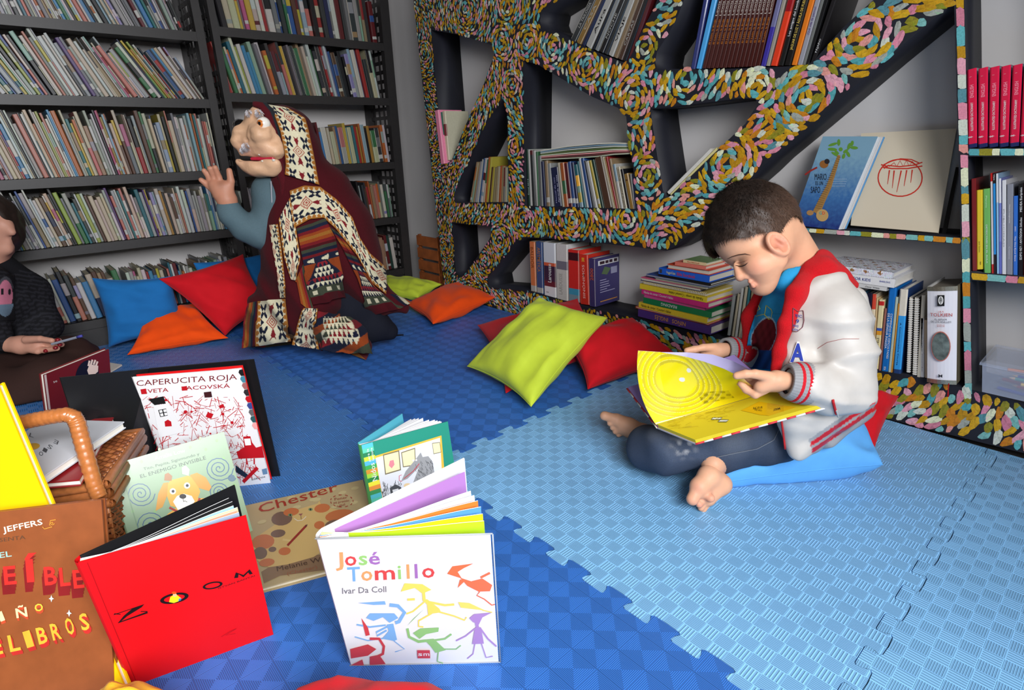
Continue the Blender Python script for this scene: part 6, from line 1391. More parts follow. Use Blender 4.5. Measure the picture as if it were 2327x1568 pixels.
def join_vf(parts):
    V = []; F = []; C = []; o = 0
    for v, f, c in parts: V.append(v); F.append(np.asarray(f)+o); C.append(c); o += len(v)
    return np.concatenate(V), np.concatenate(F), np.concatenate(C)
def sdf_part(fn, lo, hi, h, colfn, it=2):
    V, F = surface(fn, lo, hi, h); V = smooth_vf(V, F, it); return V, F, colfn(V)
def bounds(pts, pad): p = np.array(pts); return p.min(0)-pad, p.max(0)+pad
skin = mat('skin', rough=.5, attr=True, sss=.12, spec=.35, noise=.04, nscale=60)
cloth = mat('cloth', rough=.85, attr=True, spec=.2, sheen=.0, noise=.05, nscale=220, bump=.3, bscale=700)
nylon = mat('nylon', rough=.45, attr=True, spec=.4, noise=.03, nscale=60)
wool = mat('wool', rough=.95, attr=True, spec=.1, sheen=.03, noise=.12, nscale=400, bump=.6, bscale=600)
fleece = mat('fleece', rough=.95, attr=True, spec=.1, sheen=.05, noise=.1, nscale=500, bump=1, bscale=900)
denim = mat('denim', rough=.85, attr=True, spec=.2, noise=.14, nscale=500, bump=.4, bscale=900)
SK = np.array(lin(212, 160, 128)); SKR = np.array(lin(205, 110, 92))
def const(c): return lambda V: np.tile(np.array(c), (len(V), 1))
def near(V, p, r): return np.exp(-((V-np.asarray(p))**2).sum(1)/(r*r))[:, None]

# ---------------------------------------------------------------- the reading boy
boy = empty('person', on_z(1850, 1040, 0), 'boy sitting cross-legged in a white jacket, reading an open yellow book', 'person')
HC = on_g(1714, 520, 1.185)
IR, IU = RM[:, 0], RM[:, 1]; IT = RM[:, 2]       # picture right, up, towards the viewer
hF = nrm(-.60*IR-.72*IU+.28*IT); hL = nrm(IT-(IT @ hF)*hF-.06*IU); hL = nrm(hL-(hL @ hF)*hF); hU = np.cross(hF, hL)*-1
if hU @ IU < 0: hU = -hU
RH = np.stack([hF, hL, hU], 1)
hp_ = lambda a, b_, u: HC+hF*a+hL*b_+hU*u
def face_pt(x, y, b_=.0):        # pixel -> point on the head's mid plane shifted by b_ along the ear axis
    return on_plane(x, y, HC+hL*b_, hL)
chin = face_pt(1733, 646, .0); jawc = face_pt(1772, 612, .03); nb = on_g(1836, 640, 1.215)
nose_t = face_pt(1682, 628, .008); nose_b = face_pt(1672, 602, .004)
headp = [('e', hp_(0, 0, .004), (.092, .073, .088), RH), ('e', hp_(.014, 0, -.020), (.061, .062, .072), RH, .02),
         ('c', face_pt(1724, 600, .032), face_pt(1734, 630, .012), .032, .024, .018), ('c', face_pt(1724, 600, -.032), face_pt(1734, 630, -.012), .032, .024, .018),
         ('c', face_pt(1760, 590, .045), chin, .024, .017, .02), ('c', face_pt(1760, 590, -.045), chin, .024, .017, .02), ('e', chin, (.018, .018, .016), RH, .012),
         ('c', nose_b, nose_t, .0055, .0105, .006), ('e', face_pt(1697, 626, .018), (.009, .0065, .0075), RH, .004), ('e', face_pt(1697, 626, -.006), (.009, .0065, .0075), RH, .004),
         ('c', face_pt(1704, 642, .018), face_pt(1704, 641, .0), .0045, .0042, .006), ('c', face_pt(1712, 650, .016), face_pt(1712, 649, 0), .0048, .0045, .006),
         ('c', hp_(-.035, 0, -.05), nb, .046, .050, .02), ('c', nb, on_g(1845, 700, 1.22), .05, .07, .03)]
hfun0 = union(headp, .012)
earc = face_pt(1765, 556, .070)
def headfn(P):
    d = hfun0(P)
    ey = face_pt(1683, 602, .036); d = smax(d, -sd_ell(P, ey+hL*.016+hF*.010, (.015, .013, .009), RH), .008)   # eye socket
    d = smax(d, -sd_cap(P, face_pt(1705, 646, .045), face_pt(1700, 645, -.02), .0016, .0016), .003)                # mouth line
    e = sd_ell(P, earc+hL*.004, (.0215, .011, .0295), RH); e = smax(e, -sd_ell(P, earc+hL*.0145+hF*.003+hU*.001, (.0160, .0140, .0225), RH), .002)
    e = smin(e, sd_cap(P, earc+hL*.006+hF*.012+hU*-.004, earc+hL*.006+hF*.013-hU*.010, .004, .005), .003); e = smin(e, sd_cap(P, earc-hF*.006+hU*.012+hL*.006, earc-hF*.009-hU*.008+hL*.006, .0028, .003), .002)
    return smin(d, e, .006)
def headcol(V):
    c = np.tile(SK, (len(V), 1)); bl = near(V, face_pt(1712, 614, .06), .028)*.8+near(V, earc+hL*.01, .026)*.75+near(V, nose_t, .012)*.35
    c = c*(1-np.clip(bl, 0, 1)*.6)+SKR*np.clip(bl, 0, 1)*.6
    ei = near(V, earc+hL*.006+hF*.002-hU*.003, .010); c = c*(1-ei*.55)+np.array(lin(120, 56, 46))*ei*.55  # shade in the hollow of the ear, painted into the skin
    lp = np.clip(near(V, face_pt(1704, 644, .014), .012)+near(V, face_pt(1711, 650, .012), .011), 0, 1); c = c*(1-lp*.45)+np.array(lin(176, 96, 86))*lp*.45
    return c
parts = [sdf_part(headfn, *bounds([HC-.12, HC+.12, on_g(1860, 720, 1.14), on_g(1860, 720, 1.30), chin], .02), .0026, headcol, 2)]
# near hand (his left) holding the page
def hand(wr, palm, fingers, thumb, pr_=.0075, pal=(.030, .014)):
    o = [('c', wr, palm[0], .017, .019, .01)]+[('c', a, b_, .0125, .0125, .012) for a, b_ in zip(palm[:-1], palm[1:])]
    for f in fingers: o += [('c', f[0], f[1], .0085, .0078, .003)]+[('c', a, b_, .0078, .0070, .003) for a, b_ in zip(f[1:-1], f[2:])]
    o += [('c', thumb[0], thumb[1], .011, .009, .006)]+[('c', a, b_, .0088, .0075, .003) for a, b_ in zip(thumb[1:-1], thumb[2:])]
    return o
hz = 1.005; g1 = lambda x, y, c=0: on_g(x, y, hz+c)
nh = hand(g1(1792, 866), [g1(1765, 864), g1(1742, 872), g1(1728, 880)],
    [[g1(1738, 886, .0), g1(1716, 897, .0), g1(1696, 886, .012), g1(1684, 872, .02)], [g1(1732, 880, .016), g1(1710, 890, .018), g1(1690, 878, .03), g1(1678, 866, .036)], [g1(1726, 872, .03), g1(1706, 880, .034), g1(1688, 868, .044), g1(1676, 858, .048)], [g1(1728, 860, .042), g1(1708, 866, .048), g1(1690, 858, .055), g1(1680, 850, .06)]],
    [g1(1745, 856, -.002), g1(1716, 850, -.006), g1(1694, 850, -.004), g1(1674, 854, .0)])
nh += [('c', g1(1760, 868, .012), g1(1735, 872, .026), .020, .018, .01)]
allp = [p for t in nh for p in (t[1], t[2])]
skcol = lambda V: np.tile(SK*.97, (len(V), 1))
nails = [(g1(1675, 853, -.001), .007)]
parts.append(sdf_part(union(nh, .005), *bounds(allp, .028), .0021, skcol, 1))
# far hand (his right) behind the page
fz = 1.26; g2 = lambda x, y, c=0: on_g(x, y, fz+c)
fh = hand(g2(1648, 795), [g2(1632, 797), g2(1616, 800), g2(1604, 802)],
    [[g2(1606, 808), g2(1590, 812), g2(1578, 816)], [g2(1604, 803, .012), g2(1586, 806, .012), g2(1573, 810, .012)], [g2(1604, 799, .026), g2(1588, 801, .028), g2(1577, 806, .028)], [g2(1608, 796, .04), g2(1594, 798, .042), g2(1584, 803, .042)]],
    [g2(1622, 790, -.006), g2(1598, 790, -.012), g2(1578, 794, -.014), g2(1561, 797, -.014)])
parts.append(sdf_part(union(fh, .005), *bounds([p for t in fh for p in (t[1], t[2])], .028), .0024, skcol, 1))
# near foot and far foot
nf = 1.03; g3 = lambda x, y, c=0: on_g(x, y, nf+c)
ft = [('c', g3(1632, 1036, .10), g3(1612, 1078, .035), .022, .021, .015), ('c', g3(1610, 1080, .02), g3(1640, 1100, .03), .021, .020, .012), ('c', g3(1612, 1085, .015), g3(1590, 1106, .0), .022, .020, .012), ('c', g3(1638, 1102, .02), g3(1610, 1130, .004), .019, .017, .018), ('c', g3(1590, 1105, 0), g3(1606, 1134, .0), .017, .013, .010),
      ('c', g3(1584, 1112, -.004), g3(1574, 1134, -.016), .0125, .0135, .006), ('c', g3(1600, 1122, -.008), g3(1615, 1132, -.02), .0085, .0088, .003), ('c', g3(1598, 1134, -.004), g3(1589, 1146, -.014), .0078, .0078, .003), ('c', g3(1602, 1140, -.002), g3(1593, 1154, -.01), .0074, .0072, .003), ('c', g3(1608, 1144, 0), g3(1598, 1159, -.006), .007, .0066, .003)]
def footcol(V):
    c = np.tile(SK*1.05, (len(V), 1)); r = np.clip(sum(near(V, g3(*p), .012) for p in ((1574, 1138, -.02), (1616, 1132, -.02), (1590, 1150, -.02), (1585, 1108, -.01))), 0, 1); return c*(1-.4*r)+np.array(lin(206, 120, 110))*.4*r
parts.append(sdf_part(union(ft, .006), *bounds([p for t in ft for p in (t[1], t[2])], .03), .0024, footcol, 1))
ff = 1.34; g4 = lambda x, y, c=0: on_g(x, y, ff+c)
f2 = [('c', g4(1500, 1010, -.04), g4(1462, 988, -.01), .032, .027, .015), ('c', g4(1464, 990, -.01), g4(1428, 972, .0), .028, .024, .012), ('c', g4(1430, 970, .0), g4(1402, 955), .023, .018, .012), ('c', g4(1410, 972, .0), g4(1400, 978, .0), .014, .010, .01),
      ('c', g4(1400, 952), g4(1374, 945), .0125, .0125, .005), ('c', g4(1400, 962, .0), g4(1386, 962, -.004), .009, .008, .003), ('c', g4(1403, 970), g4(1392, 972, -.004), .008, .0075, .003), ('c', g4(1407, 977), g4(1398, 981, -.004), .0075, .007, .003), ('c', g4(1413, 984), g4(1405, 989, -.004), .007, .006, .003)]
parts.append(sdf_part(union(f2, .006), *bounds([p for t in f2 for p in (t[1], t[2])], .04), .003, lambda V: np.tile(SK*.95, (len(V), 1)), 1))
# trunk and limbs under the clothes, one core running into neck, wrists and ankles
sh_n, el_n = on_g(1888, 705, 1.10), on_g(1918, 872, 1.03); sh_f, el_f = on_g(1775, 700, 1.32), on_g(1712, 812, 1.31); hipc = on_g(1835, 985, 1.22); kn_n = on_g(1515, 1022, 1.14); kn_f = on_g(1640, 985, 1.36)
core = [('c', on_g(1840, 690, 1.22), on_g(1835, 800, 1.22), .062, .066, .03), ('c', on_g(1835, 800, 1.22), hipc, .066, .075, .03)]+chain([on_g(1850, 690, 1.20), sh_n, el_n, g1(1800, 866)], [.04, .032, .028, .017], .02)+chain([on_g(1830, 690, 1.24), sh_f, el_f, g2(1655, 796)], [.04, .032, .026, .016], .02)+chain([hipc, on_g(1680, 1005, 1.13), kn_n], [.05, .038, .028], .02)+chain([hipc, kn_f], [.06, .04], .02)+chain([kn_n, on_g(1530, 1020, 1.22), g4(1500, 1010, -.04)], [.026, .026, .03], .02)+chain([kn_f, on_g(1650, 1040, 1.14), g3(1620, 1055, .04)], [.036, .032, .026], .02)
parts.append(sdf_part(union(core, .02), *bounds([p for t in core for p in (t[1], t[2])], .09), .009, skcol, 1))
V, F, C = join_vf(parts); vmesh('body', V, F, skin, boy, C)
# eye, lashes and brow
def stroke(name, pts, r, m, parent, n=5): mm = M(); mm.tube(pts, r, n, m[1]); return keep(mm.build(name, m[0]), parent)
hairm = mat('dark_hair', lin(34, 24, 20), rough=.45, spec=.4, noise=.3, nscale=200)
def onhead(x, y, lift=.001):
    P, n, ok = cast(headfn, [(x, y)]); return P[0]+n[0]*lift
ep = [onhead(x, y, .0006) for x, y in ((1672, 603), (1679, 605), (1687, 605), (1694, 602), (1700, 597))]
stroke('eyelashes', ep, [.0004, .0009, .0011, .0010, .0003], (hairm, (0, 0, 0)), boy)
ep = [onhead(x, y, .0004) for x, y in ((1673, 598), (1682, 597), (1692, 594), (1701, 590))]
stroke('eyelid_crease', ep, [.0002, .0006, .0006, .0002], (mat('lid_shadow', lin(150, 96, 76), rough=.7), (0, 0, 0)), boy)
ep = [onhead(x, y, .0004) for x, y in ((1653, 588), (1664, 583), (1678, 579), (1694, 577), (1706, 580))]
stroke('eyebrow', ep, [.0004, .0010, .0013, .0010, .0003], (mat('brow_hair', lin(96, 66, 52), rough=.8), (0, 0, 0)), boy)
# hair: cap following the skull, cut along the hairline, with short strands
HM = [(1588, 582), (1604, 572), (1618, 563), (1634, 560), (1660, 566), (1684, 558), (1700, 560), (1716, 572), (1724, 556), (1736, 536), (1750, 524), (1772, 522), (1788, 532), (1796, 552), (1803, 548), (1850, 470), (1850, 370), (1560, 370)]
HMu = [((face_pt(x, y)-HC) @ hF, (face_pt(x, y)-HC) @ hU) for x, y in HM]
def hairfn(P): 
    d = sd_ell(P, hp_(-.001, 0, .006), (.1005, .081, .0985), RH); return smin(d, sd_ell(P, hp_(.052, 0, .020), (.050, .060, .058), RH), .02)+.0012*wav(P, 5, 6, 260)
V, F = surface(hairfn, HC-.13, HC+.13, .0032); V = smooth_vf(V, F, 1); L_ = V-HC; la, lu = L_ @ hF, L_ @ hU
inm = np.array([inpoly(a, b_, HMu) for a, b_ in zip(la, lu)]); F = F[inm[F].all(1)]; use = np.unique(F); mp = -np.ones(len(V), int); mp[use] = np.arange(len(use)); Vh = V[use]; Fh = mp[F]
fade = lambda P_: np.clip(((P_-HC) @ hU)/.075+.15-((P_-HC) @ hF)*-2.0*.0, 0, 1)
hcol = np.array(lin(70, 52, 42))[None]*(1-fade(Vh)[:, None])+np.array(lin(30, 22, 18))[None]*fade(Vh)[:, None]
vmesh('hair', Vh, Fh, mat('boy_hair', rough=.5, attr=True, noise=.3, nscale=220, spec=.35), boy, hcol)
nh_ = vnormals(Vh, Fh); nh_ *= np.sign(((Vh-HC)*nh_).sum(1))[:, None]; rh = np.random.RandomState(1); crown = hp_(-.05, .0, .085)
mh = M(); sel = rh.choice(len(Vh), 16000)
for i in sel:
    p = Vh[i]; n = nh_[i]; d = p-crown; d = d-(d @ n)*n; d = d/(np.linalg.norm(d)+1e-6)+rh.normal(0, .18, 3); L0 = rh.uniform(.007, .014)*(1.2 if (p-HC) @ hU > .04 else .8); t = nrm(d*1.0+n*rh.uniform(.15, .55)); s = nrm(np.cross(t, n))*.00042
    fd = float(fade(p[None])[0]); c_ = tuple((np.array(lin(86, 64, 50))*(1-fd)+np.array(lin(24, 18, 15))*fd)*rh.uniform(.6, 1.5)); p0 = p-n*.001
    mh.add([p0-s, p0+s, p0+t*L0], [(0, 1, 2)], c_)
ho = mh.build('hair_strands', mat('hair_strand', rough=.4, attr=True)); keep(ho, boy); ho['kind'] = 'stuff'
# T-shirt
fT = nrm(A(-.30, -.95, 0)); lT = np.cross(A(0, 0, 1), fT); RT = np.stack([fT, lT, A(0, 0, 1)], 1)
tc1, tc2, tc3 = on_g(1822, 735, 1.20), on_g(1822, 860, 1.215), on_g(1828, 960, 1.22)
shp = [('e', tc1, (.088, .105, .115), RT), ('e', tc2, (.100, .112, .12), RT, .03), ('e', tc3, (.10, .115, .08), RT, .03), ('c', on_g(1822, 648, 1.20), on_g(1818, 700, 1.20), .060, .075, .02), ('c', on_g(1790, 640, 1.165), on_g(1838, 610, 1.19), .030, .040, .02)]
sf = union(shp, .02); shirtfn = lambda P: sf(P)+.0022*wav(P*A(1, 1, .35), 12, 5, 45)
body('t_shirt', lambda P: np.maximum(smax(shirtfn(P), -(headfn(P)-.0015), .002), .20-P[..., 2]), *bounds([tc1-.16, tc1+.16, tc3-.16, tc3+.14], .01), .0042, cloth, boy, const(lin(38, 140, 192)), 1)
tdk = np.array(lin(112, 28, 36)); tbl = np.array(lin(26, 74, 140)); tye = np.array(lin(206, 196, 110)); tb_ = np.array(lin(38, 140, 192))
def pr1(s, t):
    x, y = s*2-1, t; r = np.hypot(x*1.05, (y-.42)*2.3)
    if y > .66: return tbl*(.8+.3*math.sin(x*9+y*14)) if (x+1.1*(y-.66) > -.5) else tdk*.9
    if r < .80: return tdk*(.85+.25*math.sin(14*x)*math.sin(22*y))
    if r < .86: return np.array(lin(150, 190, 210))
    return tb_ if (x < .55 or y < .3) else tdk*.8
sheet('chest_print', shirtfn, [(1716, 716), (1702, 760), (1696, 800), (1694, 836)], [(1778, 712), (1772, 760), (1762, 800), (1756, 840)], 40, 60, .0012, pr1, cloth, boy, .001, label='faded dark red and blue chest print')
for a in ([(1708, 693), (1722, 690), (1728, 702), (1716, 712)], [(1742, 694), (1756, 706), (1752, 728), (1738, 716), (1742, 694)], [(1712, 722), (1728, 716), (1738, 714), (1748, 726)]):
    P, n, ok = cast(shirtfn, interp(a, np.linspace(0, 1, 12))); stroke('print_line', [p+q_*.001 for p, q_ in zip(P, n)], .0007, (mat('yellow_print', lin(196, 190, 70), rough=.7), (0, 0, 0)), boy)
# jacket
WJ = np.array(lin(190, 185, 179)); GR = np.array(lin(150, 150, 152)); RD = np.array(lin(190, 26, 38))
slv = chain([on_g(1868, 680, 1.12), on_g(1895, 715, 1.085), on_g(1922, 800, 1.055), on_g(1922, 878, 1.03), on_g(1882, 890, 1.012), on_g(1836, 874, 1.004)], [.058, .056, .052, .050, .044, .040], .018)
slf = chain([sh_f, on_g(1735, 760, 1.33), on_g(1712, 806, 1.31), on_g(1680, 800, 1.275)], [.055, .046, .042, .032], .02)
jt = [('e', on_g(1838, 735, 1.205), (.112, .128, .118), RT), ('e', on_g(1843, 860, 1.215), (.122, .135, .12), RT, .03), ('e', on_g(1845, 945, 1.22), (.118, .138, .09), RT, .03), ('c', on_g(1880, 655, 1.14), on_g(1945, 675, 1.13), .034, .022, .02)]
jtf = union(jt, .02); slvf = union(slv, .014); slff = union(slf, .015)
ax = on_g(1830, 840, 1.21)
def jtorso(P):
    d = jtf(P); q_ = P-ax; a = q_ @ fT; b_ = q_ @ lT
    cut = np.maximum(np.abs(b_+.045)-.085, .0-a)      # open front
    d = smax(d, -cut, .012)
    d = np.maximum(d, -(sf(P)-.004)); return d
fp1 = on_g(1800, 940, 1.075); fp2 = on_g(1808, 1010, 1.065)
flap = union(chain([on_g(1836, 690, 1.115), on_g(1822, 755, 1.088), on_g(1812, 820, 1.075), on_g(1806, 880, 1.068)], [.030, .027, .026, .026], .03)+chain([on_g(1802, 880, 1.065), on_g(1801, 950, 1.055), on_g(1810, 1022, 1.055)], [.028, .026, .020], .03)+chain([on_g(1845, 890, 1.075), on_g(1846, 950, 1.07), on_g(1842, 1000, 1.075)], [.040, .040, .026], .03)+chain([on_g(1888, 890, 1.10), on_g(1890, 940, 1.105)], [.046, .042], .03), .03)
hmp = on_g(1857, 1003, 1.06); hmw = nrm(on_g(1885, 980, 1.07)-on_g(1826, 1020, 1.05)); hmn = nrm(np.cross(hmw, ray(1857, 1003))); hmn = hmn if hmn[2] < 0 else -hmn
def jk(P):
    d = smin(jtorso(P), slvf(P), .010); d = smin(d, slff(P), .01); d = smin(d, flap(P), .02)
    hc_ = (P-hmp) @ hmn+.012; low = np.where(((P-hmp) @ hmw) > -.040, hc_-.034, -1.)
    d = smax(d, low, .006)
    # puckers: across the sleeve and the side
    cr = np.abs(wav(P*A(.8, .8, 1.7), 21, 4, 38)); r = .0080*np.minimum(cr, .7)-.005+.0018*wav(P, 22, 6, 90)
    return np.maximum(d+r, -(headfn(P)-.003))
def jcol(V):
    c = np.tile(WJ, (len(V), 1)); q_ = V-ax; 
    uv = np.array([px(v) for v in V])
    # ribbed hem with two red stripes below a slanting seam
    hc_ = (V-hmp) @ hmn+.012
    m = (slvf(V) > .004) & (hc_ > 0) & (((V-hmp) @ hmw) > -.030); c[m] = GR
    for z0 in (.010, .022): c[m & (np.abs(hc_-z0) < .0035)] = RD
    inner = (slvf(V) > .006) & (slff(V) > .006) & ((q_ @ fT) > .03) & ((q_ @ lT) > -.11) & ((q_ @ lT) < .03) & (V[:, 2] > .2); c[inner] = RD*.8
    return c
lo, hi = bounds([on_g(1830, 640, 1.30), on_g(1960, 1040, 1.05), on_g(1680, 800, 1.36), on_g(1980, 700, 1.0), on_g(1790, 1060, 1.02)], .07)
lo[2] = max(lo[2], .02); body('jacket', jk, lo, hi, .0037, nylon, boy, jcol, 1)
# red fleece lining of hood and lapel
ln_ = chain([on_g(1838, 590, 1.225), on_g(1862, 602, 1.17), on_g(1900, 634, 1.135), on_g(1940, 648, 1.13)], [.026, .028, .024, .010], .02)+chain([on_g(1838, 592, 1.20), on_g(1850, 622, 1.145), on_g(1812, 668, 1.10), on_g(1785, 735, 1.075), on_g(1771, 800, 1.068), on_g(1761, 850, 1.062)], [.024, .026, .019, .013, .011, .009], .015)+chain([on_g(1872, 620, 1.13), on_g(1880, 645, 1.105)], [.028, .016], .02)+chain([on_g(1820, 610, 1.26), on_g(1740, 655, 1.29), on_g(1704, 720, 1.27), on_g(1696, 800, 1.25)], [.018, .018, .016, .012], .015)
lf_ = union(ln_, .015); liningfn = lambda P: np.maximum(lf_(P)+.0012*wav(P, 31, 6, 200), -(headfn(P)-.002))
body('fleece_lining', liningfn, *bounds([p for t in ln_ for p in (t[1], t[2])], .04), .0036, fleece, boy, const(lin(196, 24, 32)), 1)
# ribbed cuffs with red stripes
def cuff(a, b_, r0, r1, name='cuff'):
    a, b_ = np.asarray(a), np.asarray(b_); n = 60; k = 72; V = []; C = []; F = []; t = nrm(b_-a); u = nrm(np.cross(t, A(0, 0, 1))); v = np.cross(t, u)
    prof = [(i/n, r0+(r1-r0)*i/n+.003*math.sin(math.pi*i/n)) for i in range(n+1)]+[(1.0, r1*.8), (.9, r1*.78)]
    for s, r in prof:
        for j in range(k):
            an = 2*math.pi*j/k; rr_ = r*(1+.012*(1 if j % 2 else -1)); V.append(a+(b_-a)*s+(u*math.cos(an)+v*math.sin(an))*rr_); C.append(RD if (.34 < s < .46 or .60 < s < .72) else GR*(1.05 if j % 2 else .85))
    for i in range(len(prof)-1):
        for j in range(k): F.append((i*k+j, i*k+(j+1) % k, (i+1)*k+(j+1) % k, (i+1)*k+j))
    vmesh(name, np.array(V), np.array(F), cloth, boy, np.array(C))
cuff(on_g(1838, 873, 1.004), on_g(1786, 865, 1.005), .041, .033); cuff(on_g(1682, 800, 1.275), on_g(1645, 796, 1.26), .034, .029)
# badge and letter
PT = lambda x, y: on_g(x, y, 1)
dec = mat('embroidery', rough=.8, attr=True, bump=.4, bscale=900)
def decal(name, fn, poly_or_text, col, off, w=None, label=None):
    mm = M()
    if w is not None:
        P, n, ok = cast(fn, interp(poly_or_text, np.linspace(0, 1, 40))); mm.tube([p+q_*off for p, q_ in zip(P, n)], w, 5, col)
    else:
        P, n, ok = cast(fn, poly_or_text); mm.add([p+q_*off for p, q_ in zip(P, n)], [tuple(range(len(P)))], col)
    return tag(keep(mm.build(name, dec), boy), label)
def dtext(name, fn, txt, p0, p1, h, col, off, sk=0):
    '''stitched lettering: a flat patch laid against the cloth'''
    mid = ((p0[0]+p1[0])/2, (p0[1]+p1[1])/2-h/2); g_ = [(mid[0]+i*6, mid[1]+j*h*.35) for i in (-1, 0, 1) for j in (-1, 0, 1)]
    P, n, ok = cast(fn, g_); N_ = nrm(nrm(n[ok].mean(0))*.5-ray(*mid)/np.linalg.norm(ray(*mid))*.7); Pm = P[ok]; o = (Pm @ N_).max()
    vs, fs = text_mesh(txt, 1., .03); x0, x1 = vs[:, 0].min(), vs[:, 0].max(); p0 = np.array(p0, float); d = np.array(p1, float)-p0; L = np.linalg.norm(d); d /= L; k = np.array([d[1], -d[0]])
    q_ = [p0+d*(v_[0]-x0)*L/(x1-x0)+k*v_[1]*h/.72 for v_ in vs]; mm = M().add([on_plane(a[0], a[1], N_*(o+off-.001), N_) for a in q_], fs, col); keep(mm.build(name, dec), boy)
BL = lin(28, 48, 120)
bad = [(1802, 700), (1812, 708), (1826, 706), (1828, 728), (1824, 744), (1812, 754), (1800, 752)]
jk_all = lambda P: np.minimum(jk(P), liningfn(P))
decal('badge', jk_all, bad+bad[:1], lin(120, 70, 80), .0012, .0007)
dtext('badge_lettering', jk_all, 'TIC', (1806, 720), (1822, 722), 6, BL, .002); dtext('badge_lettering', jk_all, '9', (1808, 734), (1815, 735), 9, BL, .002); dtext('badge_lettering', jk_all, 'NG', (1803, 742), (1814, 744), 5, BL, .002); dtext('badge_lettering', jk_all, 'KIDS', (1800, 750), (1813, 752), 4, BL, .002)
dtext('letter_patch', jk_all, 'A', (1794, 822), (1829, 824), 47, WHT, .0015); dtext('letter_patch', jk_all, 'A', (1796, 821), (1827, 823), 42, lin(30, 52, 150), .0028)
decal('zip_line', jk_all, [(1776, 850), (1773, 900), (1776, 950), (1784, 1010), (1789, 1050)], lin(190, 30, 36), .001, .0022)
decal('sleeve_stitching', jk_all, [(1858, 792), (1880, 778), (1915, 770), (1952, 770)], lin(160, 90, 88), .0004, .0005)
decal('pocket_zip', jk, [(1892, 908), (1900, 940)], lin(190, 24, 30), .001, .0026); decal('pocket_zip_pull', jk, [(1900, 930), (1903, 944)], lin(180, 180, 180), .003, .0016)
# jeans
jn = chain([on_g(1850, 970, 1.24), on_g(1760, 984, 1.15), on_g(1640, 1005, 1.12), on_g(1520, 1020, 1.13), on_g(1478, 1020, 1.18), on_g(1472, 1006, 1.26)], [.080, .064, .056, .051, .048, .040], .03)+chain([on_g(1850, 975, 1.26), on_g(1700, 975, 1.35), on_g(1610, 985, 1.38)], [.08, .065, .055], .03)+chain([on_g(1610, 985, 1.38), on_g(1610, 1030, 1.22), on_g(1620, 1040, 1.12)], [.05, .045, .034], .02)+[('e', on_g(1835, 970, 1.26), (.10, .12, .06), RT, .03)]
jf = union(jn, .02)
def jeansfn(P): return jf(P)+.0055*np.minimum(np.abs(wav(P*A(1, 1, 1.3), 41, 5, 36)), .9)-.003+.0016*wav(P, 42, 6, 120)
def jecol(V):
    n = wav(V, 43, 6, 40); c = np.array(lin(56, 66, 84))[None]*(1+.16*n[:, None]); hi_ = np.clip((V[:, 2]-.09)*8, 0, .6)[:, None]*np.clip(.5+.5*wav(V, 44, 5, 70), 0, 1)[:, None]
    c = c*(1-.5*hi_)+np.array(lin(128, 132, 136))*.5*hi_; w_ = near(V, on_g(1555, 1012, 1.075), .02)*np.clip(wav(V, 45, 6, 300), 0, 1)[:, None]; return np.clip(c*(1-w_)+np.array(lin(190, 190, 190))*w_, 0, 1)
lo, hi = bounds([p for t in jn if t[0] == 'c' for p in (t[1], t[2])], .10); lo[2] = .004
body('jeans', lambda P: np.maximum(jeansfn(P), .006-P[..., 2]), lo, hi, .0052, denim, boy, jecol, 1)
decal('jeans_seam', jeansfn, [(1600, 1045), (1660, 1032), (1720, 1020), (1758, 1000), (1772, 972)], lin(104, 110, 120), .0008, .0009)

# ---------------------------------------------------------------- the open yellow book in his lap
S1 = on_g(1493, 972, 1.10); S2 = on_g(1768, 893, 1.075); Cc1 = on_g(1580, 1008, 1.0); Cc2 = on_g(1868, 918, .985); Ll = on_g(1424, 882, 1.24); Lr = S2+(Ll-S1)
yb = empty('picture_book', S1, 'large open yellow picture book held in the boy\'s hands, one page turning', 'book')
nrm4 = lambda a, b_, c_: nrm(np.cross(b_-a, c_-a))
def plate4(name, c4, t, m, col, up):
    n = nrm4(c4[0], c4[1], c4[2]); n = n if n @ up > 0 else -n; return keep(M().hexa([p-n*t for p in c4], c4, col).build(name, m), yb), n
Zu = A(0, 0, 1); Cc2 = S2+(Cc1-S1)+((Cc2-S2-Cc1+S1) @ nrm(S2-S1))*nrm(S2-S1)
o1, n1 = plate4('right_cover', [S1, Cc1, Cc2, S2], .003, gl, lin(186, 176, 176), Zu); o2, n2 = plate4('left_cover', [S1, S2, Lr, Ll], .003, gl, lin(150, 60, 70), Zu)
ins = lambda c4, k, dz: [sum(c4)/4+(p-sum(c4)/4)*k+dz for p in c4]
keep(M().hexa(ins([S1, Cc1, Cc2, S2], .98, n1*.0003), ins([S1, Cc1, Cc2, S2], .98, n1*.008), lin(206, 186, 40)).build('page_block', pr), yb)
keep(M().hexa(ins([S1, S2, Lr, Ll], .98, n2*.0003), ins([S1, S2, Lr, Ll], .98, n2*.003), lin(150, 130, 190)).build('page_block', pr), yb)
gp = mat('glossy_page', rough=.16, attr=True, coat=.5, spec=.6)
YP = np.array(lin(240, 222, 20)); YDk = np.array(lin(206, 188, 44))
